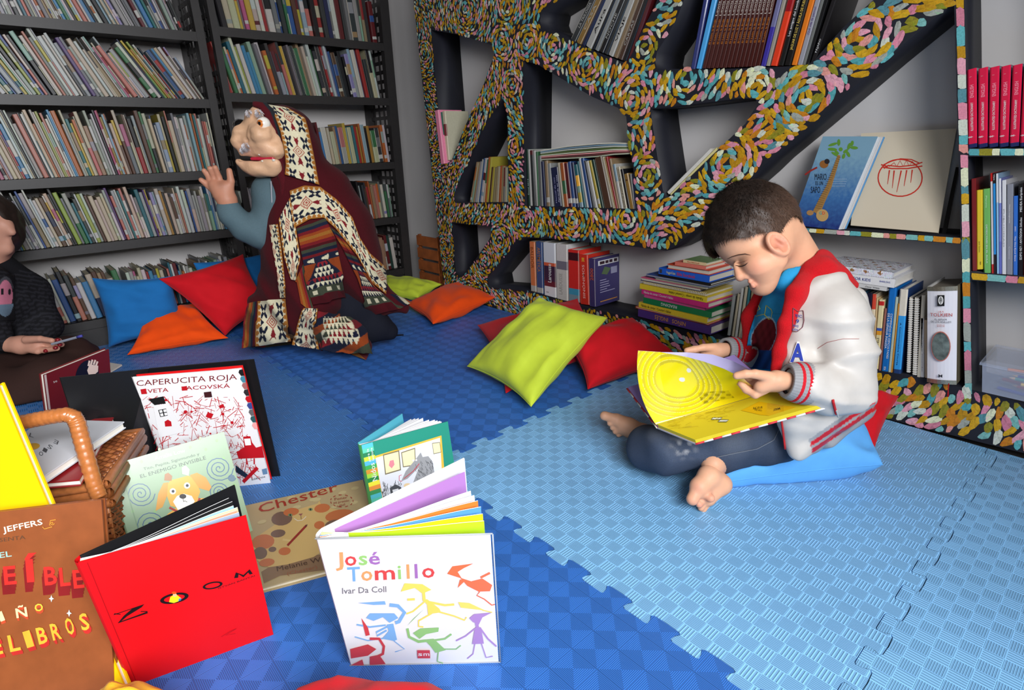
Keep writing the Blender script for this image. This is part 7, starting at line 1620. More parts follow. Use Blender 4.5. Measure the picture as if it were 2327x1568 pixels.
def curl(name, E, bul, colf, colb, nt=190, ns=130, lift=0):
    """turning page: ruled from the gutter S1-S2 to the free edge E (list of points)"""
    E = np.array(E); tt = np.linspace(0, 1, len(E)); V = []; C = []
    for side in (0, 1):
        for i in range(nt+1):
            t = i/nt; e = np.array([np.interp(t, tt, E[:, k]) for k in range(3)]); g = S1+(S2-S1)*t*.93+n1*(.008+lift); mid = g*.5+e*.5+bul(t)
            for j in range(ns+1):
                s = j/ns; p = g*(1-s)**2+2*s*(1-s)*mid+e*s*s; V.append(p+(0 if side == 0 else 1)*nrm(GV)*.0007); C.append(colf(t, s) if side == 0 else colb)
    K_ = ns+1; m_ = (nt+1)*K_; F = []
    for i in range(nt):
        for j in range(ns): a = i*K_+j; F.append((a, a+1, a+K_+1, a+K_)); F.append((m_+a, m_+a+K_, m_+a+K_+1, m_+a+1))
    return vmesh(name, np.array(V), np.array(F), gp, yb, np.array(C))
def ringcol(t, s):
    # concentric rings printed round a centre, with two white dots and a dark scribble
    x, y = t*1.55, (1-s)*1.0; r = math.hypot(x-.50, (y-.38)*.95)
    if math.hypot((x-.66), y-.20) < .035 or math.hypot(x-.56, y-.36) < .035: return np.array(lin(226, 226, 216))
    if r < .26: c = YP*1.0
    else: k = (r-.26)/.075; c = YDk if (k % 1) < .45 else (np.array(lin(250, 240, 120)) if (k % 1) < .52 else YP)
    if r > .62: c = YP*.95
    if .72 < x < 1.15 and .60 < y < .86: 
        n = math.sin(41*x+13*y)*math.sin(37*y-9*x); c = c*(.45 if n > .25 else .8)
    return np.clip(c, 0, 1)
E = [on_g(1450, 797, 1.14), on_g(1500, 800, 1.12), on_g(1560, 811, 1.08), on_g(1600, 822, 1.05), on_g(1645, 838, 1.02), on_g(1690, 860, .997)]
curl('turning_page', E, lambda t: -IR*.030*(1-t)+A(0, 0, -.012)+GV*.0, ringcol, np.array(lin(196, 190, 226)))
E2 = [on_g(1452, 800, 1.16), on_g(1560, 801, 1.13), on_g(1620, 806, 1.09), on_g(1665, 820, 1.06), on_g(1712, 844, 1.02)]
curl('second_page', E2, lambda t: -IR*.026*(1-t)+GV*.012, lambda t, s: np.array(lin(196, 190, 226)), np.array(lin(200, 196, 228)), 40, 24, .002)
c = Cover(S1+n1*.0085, nrm(S2-S1), np.cross(n1, nrm(S2-S1)), n1)
Zb = zz(3.92, 1350, 780)
c.poly([Zb(1310, 600), Zb(1470, 522), Zb(1800, 572), Zb(1560, 648), Zb(1480, 640)], lin(216, 172, 20)); rr = random.Random(9)
for a in ([(1042, 684), (1060, 660), (1145, 662), (1125, 684)], [(1102, 705), (1122, 680), (1203, 682), (1180, 705)]): c.poly([Zb(*p) for p in a], lin(40, 40, 40)); q4 = [np.array(Zb(*p)) for p in a]; cc = sum(q4)/4; c.poly([tuple(cc+(p-cc)*[.9, .55]) for p in q4], lin(210, 214, 214))
c.text('BUSCAR', Zb(1500, 582), Zb(1415, 592), -5, lin(70, 56, 20), .02); c.text('CON QUÉ', Zb(1495, 610), Zb(1430, 600), -4, lin(70, 56, 20), .02); c.text('MIEL', Zb(1660, 592), Zb(1595, 606), -5, lin(70, 56, 20), .02)
for i in range(7): c.line([Zb(1545, 536+i*8), Zb(1690, 560+i*8)], .5, lin(170, 130, 20), lift=False)
for i in range(40): x = rr.uniform(650, 1250); y = 760-(x-650)*.24+rr.uniform(-60, 30); c.line([Zb(x, y), Zb(x+rr.uniform(30, 120), y-rr.uniform(8, 30))], .8, lin(186, 164, 30), lift=False)
c.build('page_print', yb, gp)
# red and white edging of the cover boards
dd = Cc2-Cc1; m = M()
for i in range(14): a, b_ = Cc1+dd*(i/14), Cc1+dd*((i+1)/14); m.tube([a-n1*.0015, b_-n1*.0015], .0019, 6, lin(206, 60, 70) if i % 2 == 0 else lin(226, 224, 224))
keep(m.build('cover_edge', pr), yb); m = M(); d2 = Ll-S1
for i in range(8): a, b_ = S1+d2*(i/8), S1+d2*((i+1)/8); m.tube([a-n2*.0015, b_-n2*.0015], .0019, 6, lin(176, 50, 50) if i % 2 else lin(200, 196, 180))
keep(m.build('cover_edge', pr), yb)
# ---------------------------------------------------------------- the storyteller in poncho and puppet mask
CM = 2.06
tell = empty('person', on_z(690, 790, 0), 'crouching storyteller in a hooded geometric-patterned poncho and wrinkled puppet mask, one hand raised', 'person')
Q = lambda x, y, c=0: on_g(x, y, CM+c)
MAR = np.array(lin(66, 16, 22)); CRE = np.array(lin(200, 192, 162)); NAV = np.array(lin(24, 28, 44)); OCR = np.array(lin(150, 96, 40)); RDD = np.array(lin(112, 28, 34)); OLV = np.array(lin(54, 58, 46)); ORG = np.array(lin(130, 58, 26)); BRK = np.array(lin(150, 66, 56))
px_m = CM/FPX*1.05
# poncho body: hood, hunched back, folds running down to the floor
pp = [('c', Q(655, 300), Q(672, 350), .085, .085), ('c', Q(640, 275), Q(660, 330), .055, .075), ('c', Q(672, 350), Q(690, 410), .080, .085)]
pp += chain([Q(690, 420, .02), Q(735, 440, .04), Q(770, 520, .04), Q(795, 600, .04), Q(820, 650, .04)], [.085, .085, .115, .115, .085], .05)
pp += chain([Q(672, 430), Q(680, 520, -.01), Q(690, 600, -.02), Q(700, 680, -.02), Q(705, 730, -.02)], [.075, .105, .125, .125, .085], .05)
pp += chain([Q(650, 470), Q(645, 580, -.01), Q(632, 680, -.02), Q(615, 735, -.03)], [.045, .055, .075, .075], .04)
pp += [('c', Q(612, 700, -.02), Q(598, 756, -.03), .068, .052, .03), ('c', Q(640, 745, -.04), Q(580, 765, -.04), .035, .032, .02)]
pp += chain([Q(830, 650, .03), Q(880, 690, .05), Q(918, 694, .06)], [.060, .040, .026], .03)
pp += chain([Q(735, 725, -.03), Q(790, 760, -.04), Q(828, 785, -.045)], [.06, .05, .035], .03)
pf0 = union(pp, .03)
mouth_open = Q(575, 330, -.10)
def ponfn(P):
    r = None
    d = pf0(P)
    u = P @ IR; v = P @ IU
    fold = .016*np.abs(np.sin(u*30+1.7*np.sin(v*7)+v*9))*np.clip((.50-P[..., 2])*4, .25, 1)+.005*wav(P, 61, 5, 22)
    d = d+fold-.004
    d = smax(d, -sd_ell(P, Q(574, 318, -.01), (.095, .075, .115)), .012)        # opening of the hood around the mask
    return np.maximum(d, .004-P[..., 2])
def poncol(V): return np.tile(MAR, (len(V), 1))*(1+.06*wav(V, 62, 5, 60)[:, None])
lo, hi = bounds([p for t in pp for p in (t[1], t[2])], .14); lo[2] = 0
body('poncho', ponfn, lo, hi, .0075, wool, tell, poncol, 2)
frac = lambda x: x-math.floor(x)
def zig(s, w_=.16):      # narrow saw-tooth border
    return None
def band(s, t, n=3.0, ph=0.):
    """cream band: zig-zag borders, stepped diamonds with nested squares, navy four-petal flowers, white lozenges"""
    if s < .035 or s > .965: return OCR*.9
    if s < .12 or s > .88:
        q_ = (s/.12 if s < .12 else (1-s)/.12); k = abs(frac(t*n*7)-.5)*2; return OCR if k > abs(q_-.6)*1.9 else CRE
    x = (s-.5)/.38; y = frac(t*n+ph)*2-1                # -1..1 in each repeat
    d = abs(x)*1.15+abs(y)*1.7
    if d < .62:
        k = int(d/.62*5); return BRK if k % 2 == 0 else CRE*.95
    if abs(x)*3.2+abs(abs(y)-.62)*1.9 < .62 and abs(y) < .75: return RDD
    if abs(x)*1.7+abs(abs(y)-1.0)*1.9 < .62: return CRE*1.03
    if abs(x)*1.9+abs(abs(y)-.80)*1.1 < .40: return RDD
    fx = abs(abs(x)-.72); fy = abs(abs(y)-.52)
    if fx < .30 and fy < .34 and (abs(fx/.30-fy/.34) < .42) and fx+fy > .10: return NAV
    if abs(x) > .72 and abs(y)*1.6 < (abs(x)-.70): return NAV
    return CRE
def stripes(s, t):
    pal = [OLV, NAV*1.2, RDD*.8, ORG, OCR*.8, ORG, RDD*.8, MAR, OLV, NAV, RDD*.7]
    if t < .42: k = int(t/.42*11); return pal[min(k, 10)]
    if t < .50: return CRE*.85 if (abs(frac(s*2.5)-.5)*2 < .5 and abs((t-.46)/.04) < frac(s*2.5)) else NAV*1.1
    if t < .80:     # rows of cream triangles on navy and rust, forming stepped peaks
        y = (t-.50)/.30; r = int(y*5); x = s*8; tri = abs(frac(x+.5*(r % 2))-.5)*2; inside = abs(s-.5)*2 < .25+.75*y if y < .62 else abs(s-.5)*2 < 1.0
        if inside and tri > frac(y*5)*.95+.03: return CRE*.95 if r % 3 else (RDD*1.2)
        return (NAV if abs(s-.5)*2 < .85*y+.35 else ORG*.9)
    if t < .90: return CRE*.85 if (abs(frac(s*3)-.5) < .2 and abs((t-.85)/.05) < .5) else OLV*1.1
    return MAR
def tails(s, t):
    x, y = s*10, t*6; tri = abs(frac(x+.5*(int(y) % 2))-.5)*2
    if .15 < s < .85 and .12 < t < .82 and tri > frac(y)*.9: return CRE*.95
    return [RDD, NAV, ORG, OLV][int(t*5+s*3) % 4]
PS = lambda nm, L, R, ns, nt, off, cf, fold=None, lb=None, th=.004: sheet(nm, ponfn, L, R, ns, nt, off, cf, wool, tell, th, fold, 1.5, lb)
wvf = lambda k, a: (lambda S_, T: a*np.abs(np.sin(S_*math.pi*k+2*T)))
# hood edge: maroon and dark rim, then the broad cream border running down the shoulder
rimp = [(576, 240), (594, 244), (612, 268), (624, 304), (632, 348), (640, 392), (648, 424), (645, 452)]
for off_, r_, col_, lb_ in ((0, .0175, MAR*1.3, 'maroon rolled hood rim'), (9, .0150, np.array(lin(34, 38, 42)), 'charcoal stripe behind the hood rim')):
    m = M(); pr_p = interp(rimp, np.linspace(0, 1, 40)); m.tube([Q(x+off_, y-(4 if i < 8 else 0), -.075 if off_ == 0 else -.070) for i, (x, y) in enumerate(pr_p)], [r_*min(1, .5+i*.06) for i in range(40)], 10, tuple(col_))
    tag(keep(m.build('hood_rim', wool), tell), lb_)
PS('hood_band', [(606, 242), (628, 268), (640, 300), (650, 345), (653, 375), (651, 398)], [(655, 250), (692, 272), (700, 300), (710, 345), (718, 385), (726, 421)], 60, 150, .013, lambda s, t: band(s, t, 2.3, .02), None, 'cream hood border with nested red diamonds')
PS('shoulder_band', [(673, 517), (705, 499), (738, 496), (765, 520), (786, 547), (812, 580), (846, 641), (878, 668)], [(661, 434), (692, 422), (728, 425), (766, 455), (800, 496), (816, 540), (838, 576), (872, 606)], 60, 190, .012, lambda s, t: band(s, t, 3.6, .1), wvf(1, .002), 'cream shoulder band with nested red diamonds')
PS('front_band', [(637, 500), (643, 543), (650, 586), (664, 634)], [(662, 450), (675, 522), (684, 586), (675, 636)], 50, 110, .014, lambda s, t: band(s, t, 1.7, .1), None, 'cream band on the front fold')
PS('side_band', [(616, 512), (622, 560), (632, 620), (640, 676)], [(634, 510), (642, 560), (648, 620), (652, 676)], 24, 110, .010, lambda s, t: band(.5+s*.5, t, 3, .4), None, 'narrow cream edge band')
PS('centre_panel', [(676, 520), (684, 560), (694, 620), (712, 692)], [(742, 498), (765, 540), (776, 600), (790, 672)], 70, 150, .016, stripes, wvf(2, .006), 'striped fold with cream triangles')
PS('rear_panel', [(750, 515), (778, 560), (812, 630), (838, 716)], [(772, 530), (808, 580), (852, 650), (906, 700)], 60, 150, .010, stripes, wvf(2, .005), 'striped rear fold with cream triangles')
PS('left_panel', [(672, 640), (684, 590), (690, 640), (706, 700)][:1]+[(676, 640), (684, 690)], [(690, 600), (700, 650), (716, 716)], 24, 60, .010, lambda s, t: [ORG, OCR*.8, ORG, RDD, OLV][int(s*5) % 5], None, 'rust striped fold')
PS('knee_panel', [(590, 684), (586, 730), (582, 784)], [(652, 678), (656, 730), (660, 772)], 60, 90, .012, lambda s, t: band(s, t, 1.0, .0), None, 'cream knee panel with a nested red diamond')
PS('knee_stripes', [(566, 690), (557, 735), (553, 790)], [(590, 684), (586, 730), (580, 784)], 24, 60, .008, lambda s, t: [RDD, OCR*.8, ORG, OLV, NAV, MAR][int(s*6) % 6], None, 'olive and rust edge stripes')
PS('hem_band', [(690, 700), (676, 740), (668, 780)], [(722, 700), (716, 740), (724, 790)], 40, 70, .012, lambda s, t: band(s, t, 1.2, .3), None, 'cream hem band')
PS('hem_panel', [(722, 705), (716, 745), (728, 790)], [(790, 712), (828, 752), (842, 800)], 70, 90, .014, tails, wvf(3, .006), 'rust and navy hem with cream triangles')
PS('tail_panel', [(838, 690), (870, 700), (912, 700)], [(866, 664), (900, 672), (934, 688)], 24, 60, .008, lambda s, t: [MAR, NAV, CRE*.8, ORG, OLV][int(s*5+t*4) % 5], None, 'striped poncho tail')
# flat hem trailing over the mat
def hem_drop(name, pts, z, colf):
    P = [on_z(x, y, z) for x, y in pts]; c = sum(P)/len(P); V = [c+A(0, 0, .010)]; F = []; C = [colf(0)]
    n = len(P)
    for k in (.5, 1.0):
        for i, p in enumerate(P): V.append(c+(p-c)*k+A(0, 0, .010*(1-k)+.004*math.sin(i*2.1)*(1-k))); C.append(colf(i+(k*3)))
    for i in range(n): F.append((0, 1+i, 1+(i+1) % n, 1+(i+1) % n)); F.append((1+i, 1+n+i, 1+n+(i+1) % n, 1+(i+1) % n))
    F = [f if len(set(f)) == 4 else f[:3] for f in F]
    m = M(); 
    for f in F: m.add([V[i] for i in f], [tuple(range(len(f)))], tuple(C[f[-1]]))
    keep(m.build(name, wool), tell)
hem_drop('trailing_hem', [(690, 772), (740, 786), (800, 806), (832, 818), (842, 796), (836, 764), (800, 752), (730, 748)], .010, lambda i: [RDD, ORG, CRE*.8, NAV, OCR][int(i) % 5])
hem_drop('trailing_hem', [(560, 786), (600, 790), (668, 782), (700, 770), (650, 756), (580, 760)], .008, lambda i: [MAR, CRE*.8, RDD, OLV][int(i) % 4])
# dark trousers and shoe showing behind
tr_ = chain([Q(770, 640, .06), Q(800, 700, .04), Q(850, 740, .05), Q(885, 752, .06)], [.10, .085, .06, .035], .03)+[('c', Q(760, 700, .02), Q(830, 745, .03), .06, .05)]
tf = union(tr_, .03); lo, hi = bounds([p for t in tr_ for p in (t[1], t[2])], .12); lo[2] = 0
body('trousers', lambda P: np.maximum(tf(P)+.004*wav(P, 71, 5, 40), .003-P[..., 2]), lo, hi, .008, cloth, tell, const(lin(20, 22, 32)), 1)
keep(M().tube([on_z(880, 758, .012), on_z(900, 762, .006), on_z(917, 761, .004)], [.006, .004, .003], 6, lin(20, 22, 30)).build('lace_end', cloth), tell)
# grey-blue sweatshirt: chest and the raised arm
sw = chain([Q(668, 470, .0), Q(628, 450, -.01), Q(606, 510, -.05), Q(588, 532, -.07)], [.10, .075, .055, .046], .03)+chain([Q(588, 535, -.07), Q(556, 518, -.085), Q(528, 490, -.095), Q(520, 474, -.098)], [.046, .046, .040, .034], .02)+chain([Q(625, 440, -.02), Q(625, 520, -.02), Q(640, 600, 0)], [.06, .06, .06], .03)
swf0 = union(sw, .025); swfn = lambda P: swf0(P)+.011*np.minimum(np.abs(wav(P, 81, 4, 26)), .8)-.005
body('sweatshirt', swfn, *bounds([p for t in sw for p in (t[1], t[2])], .11), .0065, cloth, tell, const(lin(78, 98, 106)), 2)
keep(M().tube([Q(616, 412, -.09), Q(617, 440, -.095), Q(619, 480, -.09), Q(622, 520, -.085)], .0022, 6, lin(150, 152, 160)).build('drawstring', cloth), tell)
# body core, neck and the open hand
h0 = lambda x, y, c=0: on_g(x, y, CM-.10+c)
HK = np.array(lin(176, 122, 98))
hd = [('c', h0(526, 482), h0(516, 456), .026, .029, .01), ('c', h0(516, 456), h0(500, 428), .030, .026, .012), ('c', h0(516, 448), h0(514, 424), .026, .020, .012), ('c', h0(500, 440), h0(488, 420), .024, .020, .01),
      ('c', h0(520, 438), h0(525, 412), .0150, .0118, .006), ('c', h0(525, 412), h0(521, 388), .0112, .0098, .003),
      ('c', h0(503, 422), h0(497, 402), .0122, .0106, .002), ('c', h0(497, 402, 0), h0(489, 381, -.012), .0100, .0088, .002),
      ('c', h0(494, 420), h0(485, 402), .0122, .0106, .002), ('c', h0(486, 402, 0), h0(477, 383, -.014), .0100, .0088, .002),
      ('c', h0(487, 424), h0(475, 406), .0118, .0102, .002), ('c', h0(477, 406, 0), h0(464, 388, -.010), .0095, .0085, .002),
      ('c', h0(488, 434), h0(472, 421), .0125, .0105, .006), ('c', h0(472, 421), h0(457, 409, -.006), .0102, .0085, .003)]
hnd = sdf_part(union(hd, .006), *bounds([p for t in hd for p in (t[1], t[2])], .04), .0034, lambda V: np.clip(np.tile(HK, (len(V), 1))*(1-.25*near(V, h0(502, 418, -.02), .014)), 0, 1), 1)
cr2 = chain([Q(526, 484, -.10), Q(556, 518, -.085), Q(588, 532, -.06), Q(625, 450)], [.024, .028, .032, .04], .02)+chain([Q(640, 330, 0), Q(650, 400, .02), Q(680, 480, .03), Q(740, 620, .05), Q(700, 700, .02), Q(620, 730, 0)], [.07, .055, .09, .10, .07, .05], .04)
crp = sdf_part(union(cr2, .03), *bounds([p for t in cr2 for p in (t[1], t[2])], .13), .014, lambda V: np.tile(HK, (len(V), 1)), 1)
V, F, C = join_vf([hnd, crp]); vmesh('body', V, F, skin, tell, C)
# puppet mask
k0 = lambda x, y, c=0: on_g(x, y, CM-.06+c)
MK = np.array(lin(206, 164, 130)); latex = mat('latex_mask', rough=.45, attr=True, spec=.4, noise=.07, nscale=40, bump=.4, bscale=120)
upm = [('e', k0(598, 305, .03), (.052, .065, .078)), ('c', k0(584, 262), k0(606, 275, .02), .026, .040, .02), ('c', k0(574, 280), k0(556, 302, -.01), .020, .026, .012), ('c', k0(550, 302, -.012), k0(543, 320, -.014), .026, .024, .007), ('e', k0(593, 306, -.048), (.031, .031, .031), None, .003), ('e', k0(558, 306, .035), (.024, .022, .024), None, .008),
       ('c', k0(564, 322, -.02), k0(600, 333, -.03), .022, .030, .015), ('c', k0(552, 348, -.012), k0(628, 344, -.030), .012, .022, .012), ('c', k0(560, 340), k0(600, 340, .02), .022, .035, .02), ('c', k0(600, 300, .0), k0(622, 335, -.01), .050, .040, .03),
       ('c', k0(574, 262, -.02), k0(592, 262, -.045), .010, .009, .008), ('c', k0(572, 292, -.04), k0(568, 308, -.04), .010, .010, .006)]
def upfn(P):
    d = union(upm, .01)(P); d = smax(d, -sd_ell(P, k0(599, 281, -.070), (.023, .023, .020)), .003); d = smax(d, -sd_ell(P, k0(560, 318, -.045), (.008, .008, .006)), .004)
    return d+.0022*wav(P*A(1, 1, 1.8), 91, 6, 95)+.001*wav(P, 94, 6, 200)
def mkcol(V):
    c = np.tile(MK, (len(V), 1)); l = np.clip(near(V, k0(560, 347, -.03), .03)+near(V, k0(600, 345, -.05), .02)*.6, 0, 1); c = c*(1-.5*l)+np.array(lin(170, 110, 104))*.5*l
    s_ = np.clip(near(V, k0(562, 312, -.03), .022)+near(V, k0(560, 270, -.02), .018)+.5*np.clip(wav(V, 92, 6, 60), 0, 1)[:, None]*.5, 0, 1); return np.clip(c*(1-.35*s_), 0, 1)  # shading at nose and brow painted into the colour, plus random mottling
up = sdf_part(upfn, *bounds([p for t in upm for p in ((t[1], t[2]) if t[0] == 'c' else (t[1],))], .10), .0042, mkcol, 1)
V, F, C = up; vmesh('puppet_mask', V, F, latex, tell, C)
jw = [('c', k0(543, 368, -.02), k0(628, 370, -.04), .010, .013, .01), ('c', k0(560, 375, -.01), k0(622, 380, -.02), .022, .030, .015), ('e', k0(594, 385, -.005), (.045, .045, .026), None, .02)]
jwf = union(jw, .012); V, F, C = sdf_part(lambda P: smax(jwf(P), -sd_cap(P, k0(548, 360, -.02), k0(625, 360, -.03), .012, .014), .006)+.0022*wav(P, 93, 6, 110), *bounds([p for t in jw for p in ((t[1], t[2]) if t[0] == 'c' else (t[1],))], .07), .0042, mkcol, 1)
vmesh('mask_jaw', V, F, latex, tell, C)
tgm = mat('wet_tongue', lin(170, 34, 56), rough=.25)
body('tongue', union([('c', k0(572, 361, -.030), k0(620, 360, -.040), .006, .008)], .01), *bounds([k0(565, 362, -.04), k0(626, 358, -.05)], .03), .0035, tgm, tell, None, 1)
dkm = mat('mouth_dark', lin(16, 10, 10), rough=.8)
body('mouth_shade', union([('c', k0(553, 357, -.010), k0(624, 357, -.028), .012, .014)], .01), *bounds([k0(556, 358, .01), k0(622, 356, 0)], .04), .005, dkm, tell, None, 1)  # dark filler standing in for the shade of the open mouth
tooth = mat('tooth', lin(206, 200, 186), rough=.3)
for x, y, c_, r in ((590, 351, -.048, .0040), (606, 351, -.050, .0040), (622, 364, -.052, .0048), (596, 366, -.048, .0034)):
    body('tooth', lambda P: sd_ell(P, k0(x, y, c_), (r*1.3, r*1.3, r)), *bounds([k0(x, y, c_)], r*2.2), .002, tooth, tell, None, 1)
eyec = k0(599, 281, -.040); V, F = surface(lambda P: sd_ell(P, eyec, (.0215,)*3), eyec-.03, eyec+.03, .003)
ed = nrm(-GV*.9-IR*.25+A(0, 0, .0)); a_ = (smooth_vf(V, F, 1)-eyec); cs = (a_ @ ed)/np.linalg.norm(a_, axis=1); C = np.where(cs[:, None] > .955, np.array(lin(20, 12, 8)), np.where(cs[:, None] > .84, np.array(lin(196, 110, 40)), np.array(lin(226, 220, 210)))); vmesh('glass_eye', V, F, mat('glass_eye', rough=.08, attr=True, coat=1), tell, C)
e2 = k0(546, 286, .0); body('dark_lens', lambda P: sd_ell(P, e2, (.024, .024, .022)), e2-.035, e2+.035, .004, mat('black_glass', lin(8, 8, 10), rough=.05, coat=1), tell, None, 1)
tuft = M(); rt = np.random.RandomState(8)
for (x, y, c_, n, r) in ((560, 332, -.04, 130, .016), (566, 256, -.03, 70, .012), (588, 255, -.055, 90, .014), (552, 340, -.03, 60, .010)):
    c0 = k0(x, y, c_)
    for _ in range(n*3):
        d = rt.normal(size=3); d /= np.linalg.norm(d); d = nrm(d-GV*.6); p = c0+d*r*rt.uniform(.5, .85); s = nrm(np.cross(d, IR))*.0016; tuft.add([p-s, p+s, p+d*rt.uniform(.003, .006)+A(0, 0, -.005)], [(0, 1, 2)], lin(206, 202, 206))
to_ = keep(tuft.build('white_tufts', mat('white_fur', rough=.9, attr=True)), tell); to_['kind'] = 'stuff'

# ---------------------------------------------------------------- the listener at the edge of the photo
CL = 1.95; L2 = lambda x, y, c=0: on_g(x, y, CL+c)
lis = empty('person', on_z(60, 880, 0), 'seated woman in dark clothes with red nails holding a pen, mostly outside the photo', 'person')
wsk = np.array(lin(186, 136, 116))
wh = lambda x, y, c=0: on_g(x, y, CL-.12+c)
hw = [('c', wh(12, 782), wh(50, 784), .026, .030, .01), ('c', wh(50, 784), wh(86, 780), .030, .026, .012), ('c', wh(84, 774), wh(112, 778), .0125, .011, .005), ('c', wh(112, 778), wh(134, 774, -.01), .0105, .009, .003), ('c', wh(84, 784, .01), wh(112, 788), .0125, .011, .005), ('c', wh(112, 788), wh(140, 783, -.01), .0105, .009, .003),
      ('c', wh(76, 790, -.01), wh(100, 796, -.02), .0125, .0105, .005), ('c', wh(100, 796, -.02), wh(130, 792, -.03), .010, .0085, .003), ('c', wh(66, 794, -.01), wh(86, 799, -.025), .012, .010, .005), ('c', wh(60, 772, -.02), wh(92, 770, -.03), .0135, .011, .006), ('c', wh(92, 770, -.03), wh(118, 774, -.035), .010, .009, .003)]
pa = sdf_part(union(hw, .006), *bounds([p for t in hw for p in (t[1], t[2])], .04), .0034, lambda V: np.tile(wsk, (len(V), 1)), 1)
hdc = L2(-28, 520, .02)
fc = [('e', hdc, (.085, .085, .105)), ('c', L2(-10, 500), L2(12, 512), .05, .02, .03), ('c', L2(10, 512), L2(27, 528), .012, .012, .012), ('c', L2(-5, 560), L2(15, 566), .040, .018, .02), ('c', L2(5, 545), L2(19, 548), .016, .007, .01), ('c', L2(-5, 550), L2(17, 556), .016, .0075, .01), ('c', L2(-30, 560), L2(-25, 640), .05, .06, .03)]
pb_ = sdf_part(union(fc, .02), *bounds([p for t in fc for p in ((t[1], t[2]) if t[0] == 'c' else (t[1],))], .13), .006, lambda V: np.tile(wsk*.95, (len(V), 1)), 1)
cc_ = chain([L2(-25, 640), L2(-20, 760), L2(0, 860, .03)], [.05, .06, .06], .04)+chain([L2(0, 650, -.04), L2(-10, 750, -.09), wh(12, 782)], [.04, .032, .024], .03)+chain([L2(0, 840), L2(120, 825, -.02), L2(60, 880, -.12)], [.05, .03, .03], .03)
pc_ = sdf_part(union(cc_, .03), *bounds([p for t in cc_ for p in (t[1], t[2])], .12), .014, lambda V: np.tile(wsk, (len(V), 1)), 1)
V, F, C = join_vf([pa, pb_, pc_]); V[:, 2] = np.maximum(V[:, 2], .003); vmesh('body', V, F, skin, lis, C)
body('hair', lambda P: smax(sd_ell(P, hdc+A(0, 0, .015)-IR*.015, (.112, .112, .125)), -sd_ell(P, L2(40, 548, -.05), (.085, .11, .105)), .01)+.003*wav(P, 101, 6, 120), hdc-.16, hdc+.16, .006, mat('dark_hair', lin(34, 24, 20)), lis, None, 1)
sh_ = chain([L2(-20, 600, .02), L2(10, 680, .0), L2(10, 770, .0)], [.06, .105, .105], .04)+chain([L2(10, 620, .03), L2(70, 660, .06), L2(105, 740, .02), L2(80, 775, -.04)], [.06, .055, .050, .042], .03)+chain([L2(-20, 640, -.08), L2(-20, 750, -.12), L2(10, 780, -.12)], [.06, .05, .036], .03)
shf = union(sh_, .03); shirt2 = lambda P: shf(P)+.005*np.minimum(np.abs(wav(P, 111, 5, 30)), .9)
body('black_top', shirt2, *bounds([p for t in sh_ for p in (t[1], t[2])], .12), .008, cloth, lis, lambda V: np.where(((np.abs(((V @ IU)*70) % 1-.5) < .2) & ((V @ IR) > (L2(60, 700) @ IR)))[:, None], np.array(lin(34, 34, 40)), np.array(lin(16, 16, 20))), 1)
def roundprint(s, t):
    r = math.hypot((s-.5)*2, (t-.45)*2.1); bgc = np.array(lin(20, 20, 24))
    if t > .62 and r < .95: return np.array(lin(86, 104, 120))
    if math.hypot((s-.35)*2, (t-.34)*2) < .16 or math.hypot((s-.72)*2, (t-.36)*2) < .14: return bgc
    return np.array(lin(170, 100, 120)) if r < .75 else (np.array(lin(60, 60, 66)) if r < .92 and t < .3 else bgc)
sheet('shirt_print', shirt2, [(-10, 630), (-10, 730)], [(34, 625), (34, 728)], 30, 50, .002, roundprint, cloth, lis, .001, None, 1.2, 'faded pink round print')
lg = chain([L2(-40, 840, .10), L2(60, 810, .05), L2(170, 800, -.02)], [.10, .085, .055], .04)+chain([L2(170, 805, -.02), L2(120, 870, -.16), L2(-20, 940, -.26)], [.055, .085, .10], .04)+[('c', L2(30, 850, -.05), L2(0, 900, -.2), .10, .10), ('c', L2(170, 795, .04), L2(212, 800, .04), .04, .022)]
lgf = union(lg, .04); lo, hi = bounds([p for t in lg for p in (t[1], t[2])], .13); lo[2] = .003
body('brown_trousers', lambda P: np.maximum(lgf(P)+.006*np.minimum(np.abs(wav(P, 121, 5, 26)), .9), .006-P[..., 2]), lo, hi, .009, cloth, lis, const(lin(50, 32, 28)), 1)
nm_ = mat('red_nail', lin(120, 16, 24), rough=.2, coat=.6)
for x, y, c_ in ((131, 772, -.024), (136, 783, -.024), (126, 790, -.042), (104, 797, -.032)):
    body('fingernail', lambda P: sd_ell(P, wh(x, y, c_), (.010, .008, .006)), *bounds([wh(x, y, c_)], .016), .0022, nm_, lis, None, 1)
pen = empty('pen', wh(130, 790, -.035), 'clear ballpoint pen with a blue cap in the seated woman\'s hand', 'pen')
pm = mat('clear_pen', lin(150, 156, 170), rough=.15, alpha=.75)
pa_, pb2 = wh(118, 782, -.04), wh(176, 766, -.05); keep(M().tube([pa_, pb2], .0042, 6, smooth=False).build('barrel', pm), pen); keep(M().tube([pb2, pb2+(pb2-pa_)*.18], [.0048, .0042], 8, lin(70, 70, 150)).build('cap', pr), pen)

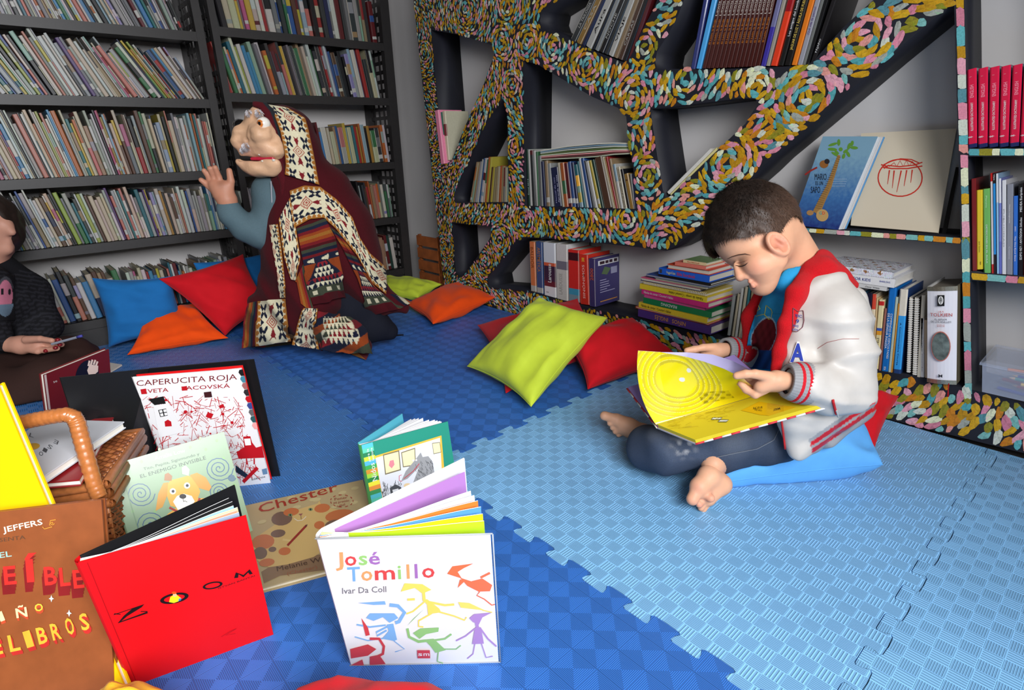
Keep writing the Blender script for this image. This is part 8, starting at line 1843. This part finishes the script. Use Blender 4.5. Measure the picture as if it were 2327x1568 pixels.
# ================================================================ prints, seams and fittings hang under the part that carries them
UNDER = {'cover_print': 'front_cover', 'page_print': 'page_block', 'endpaper': 'back_cover', 'plastic_jacket_edge': 'front_cover', 'spine_lettering': ('spine', 'cover'), 'spine_label': 'spine', 'spine_print': 'cover', 'spine_picture': 'cover', 'metal_edge': 'cover',
 'fingernail': 'body', 'eyelashes': 'body', 'eyelid_crease': 'body', 'eyebrow': 'body', 'hair_strands': 'hair', 'chest_print': 't_shirt', 'print_line': 't_shirt', 'badge': 'jacket', 'badge_lettering': 'jacket', 'letter_patch': 'jacket', 'zip_line': 'jacket', 'pocket_zip': 'jacket', 'pocket_zip_pull': 'jacket',
 'sleeve_stitching': 'jacket', 'cuff': 'jacket', 'fleece_lining': 'jacket', 'jeans_seam': 'jeans', 'shirt_print': 'black_top', 'mask_jaw': 'puppet_mask', 'tongue': 'puppet_mask', 'tooth': 'puppet_mask', 'mouth_shade': 'puppet_mask', 'glass_eye': 'puppet_mask', 'dark_lens': 'puppet_mask', 'white_tufts': 'puppet_mask',
 'drawstring': 'sweatshirt', 'lid_rim': 'lid_weave', 'hood_rim': 'poncho', 'hood_band': 'poncho', 'shoulder_band': 'poncho', 'front_band': 'poncho', 'side_band': 'poncho', 'centre_panel': 'poncho', 'rear_panel': 'poncho', 'left_panel': 'poncho', 'knee_panel': 'poncho', 'knee_stripes': 'poncho', 'hem_band': 'poncho', 'hem_panel': 'poncho', 'tail_panel': 'poncho', 'trailing_hem': 'poncho', 'sequins': 'front_cover'}
for o in list(bpy.data.objects):
    b0 = o.name.split('.')[0]
    if b0 not in UNDER or o.parent is None or o.parent.type != 'EMPTY': continue
    t = UNDER[b0]; t = t if isinstance(t, tuple) else (t,)
    tgt = next((c for c in o.parent.children if c.name.split('.')[0] in t and c is not o), None)
    if tgt is None: continue
    W_ = parent_mw(o); loc = Matrix.LocRotScale(o.location, o.rotation_euler, o.scale)
    o.parent = tgt; o.matrix_parent_inverse = parent_mw(tgt).inverted() @ W_ @ loc.inverted()
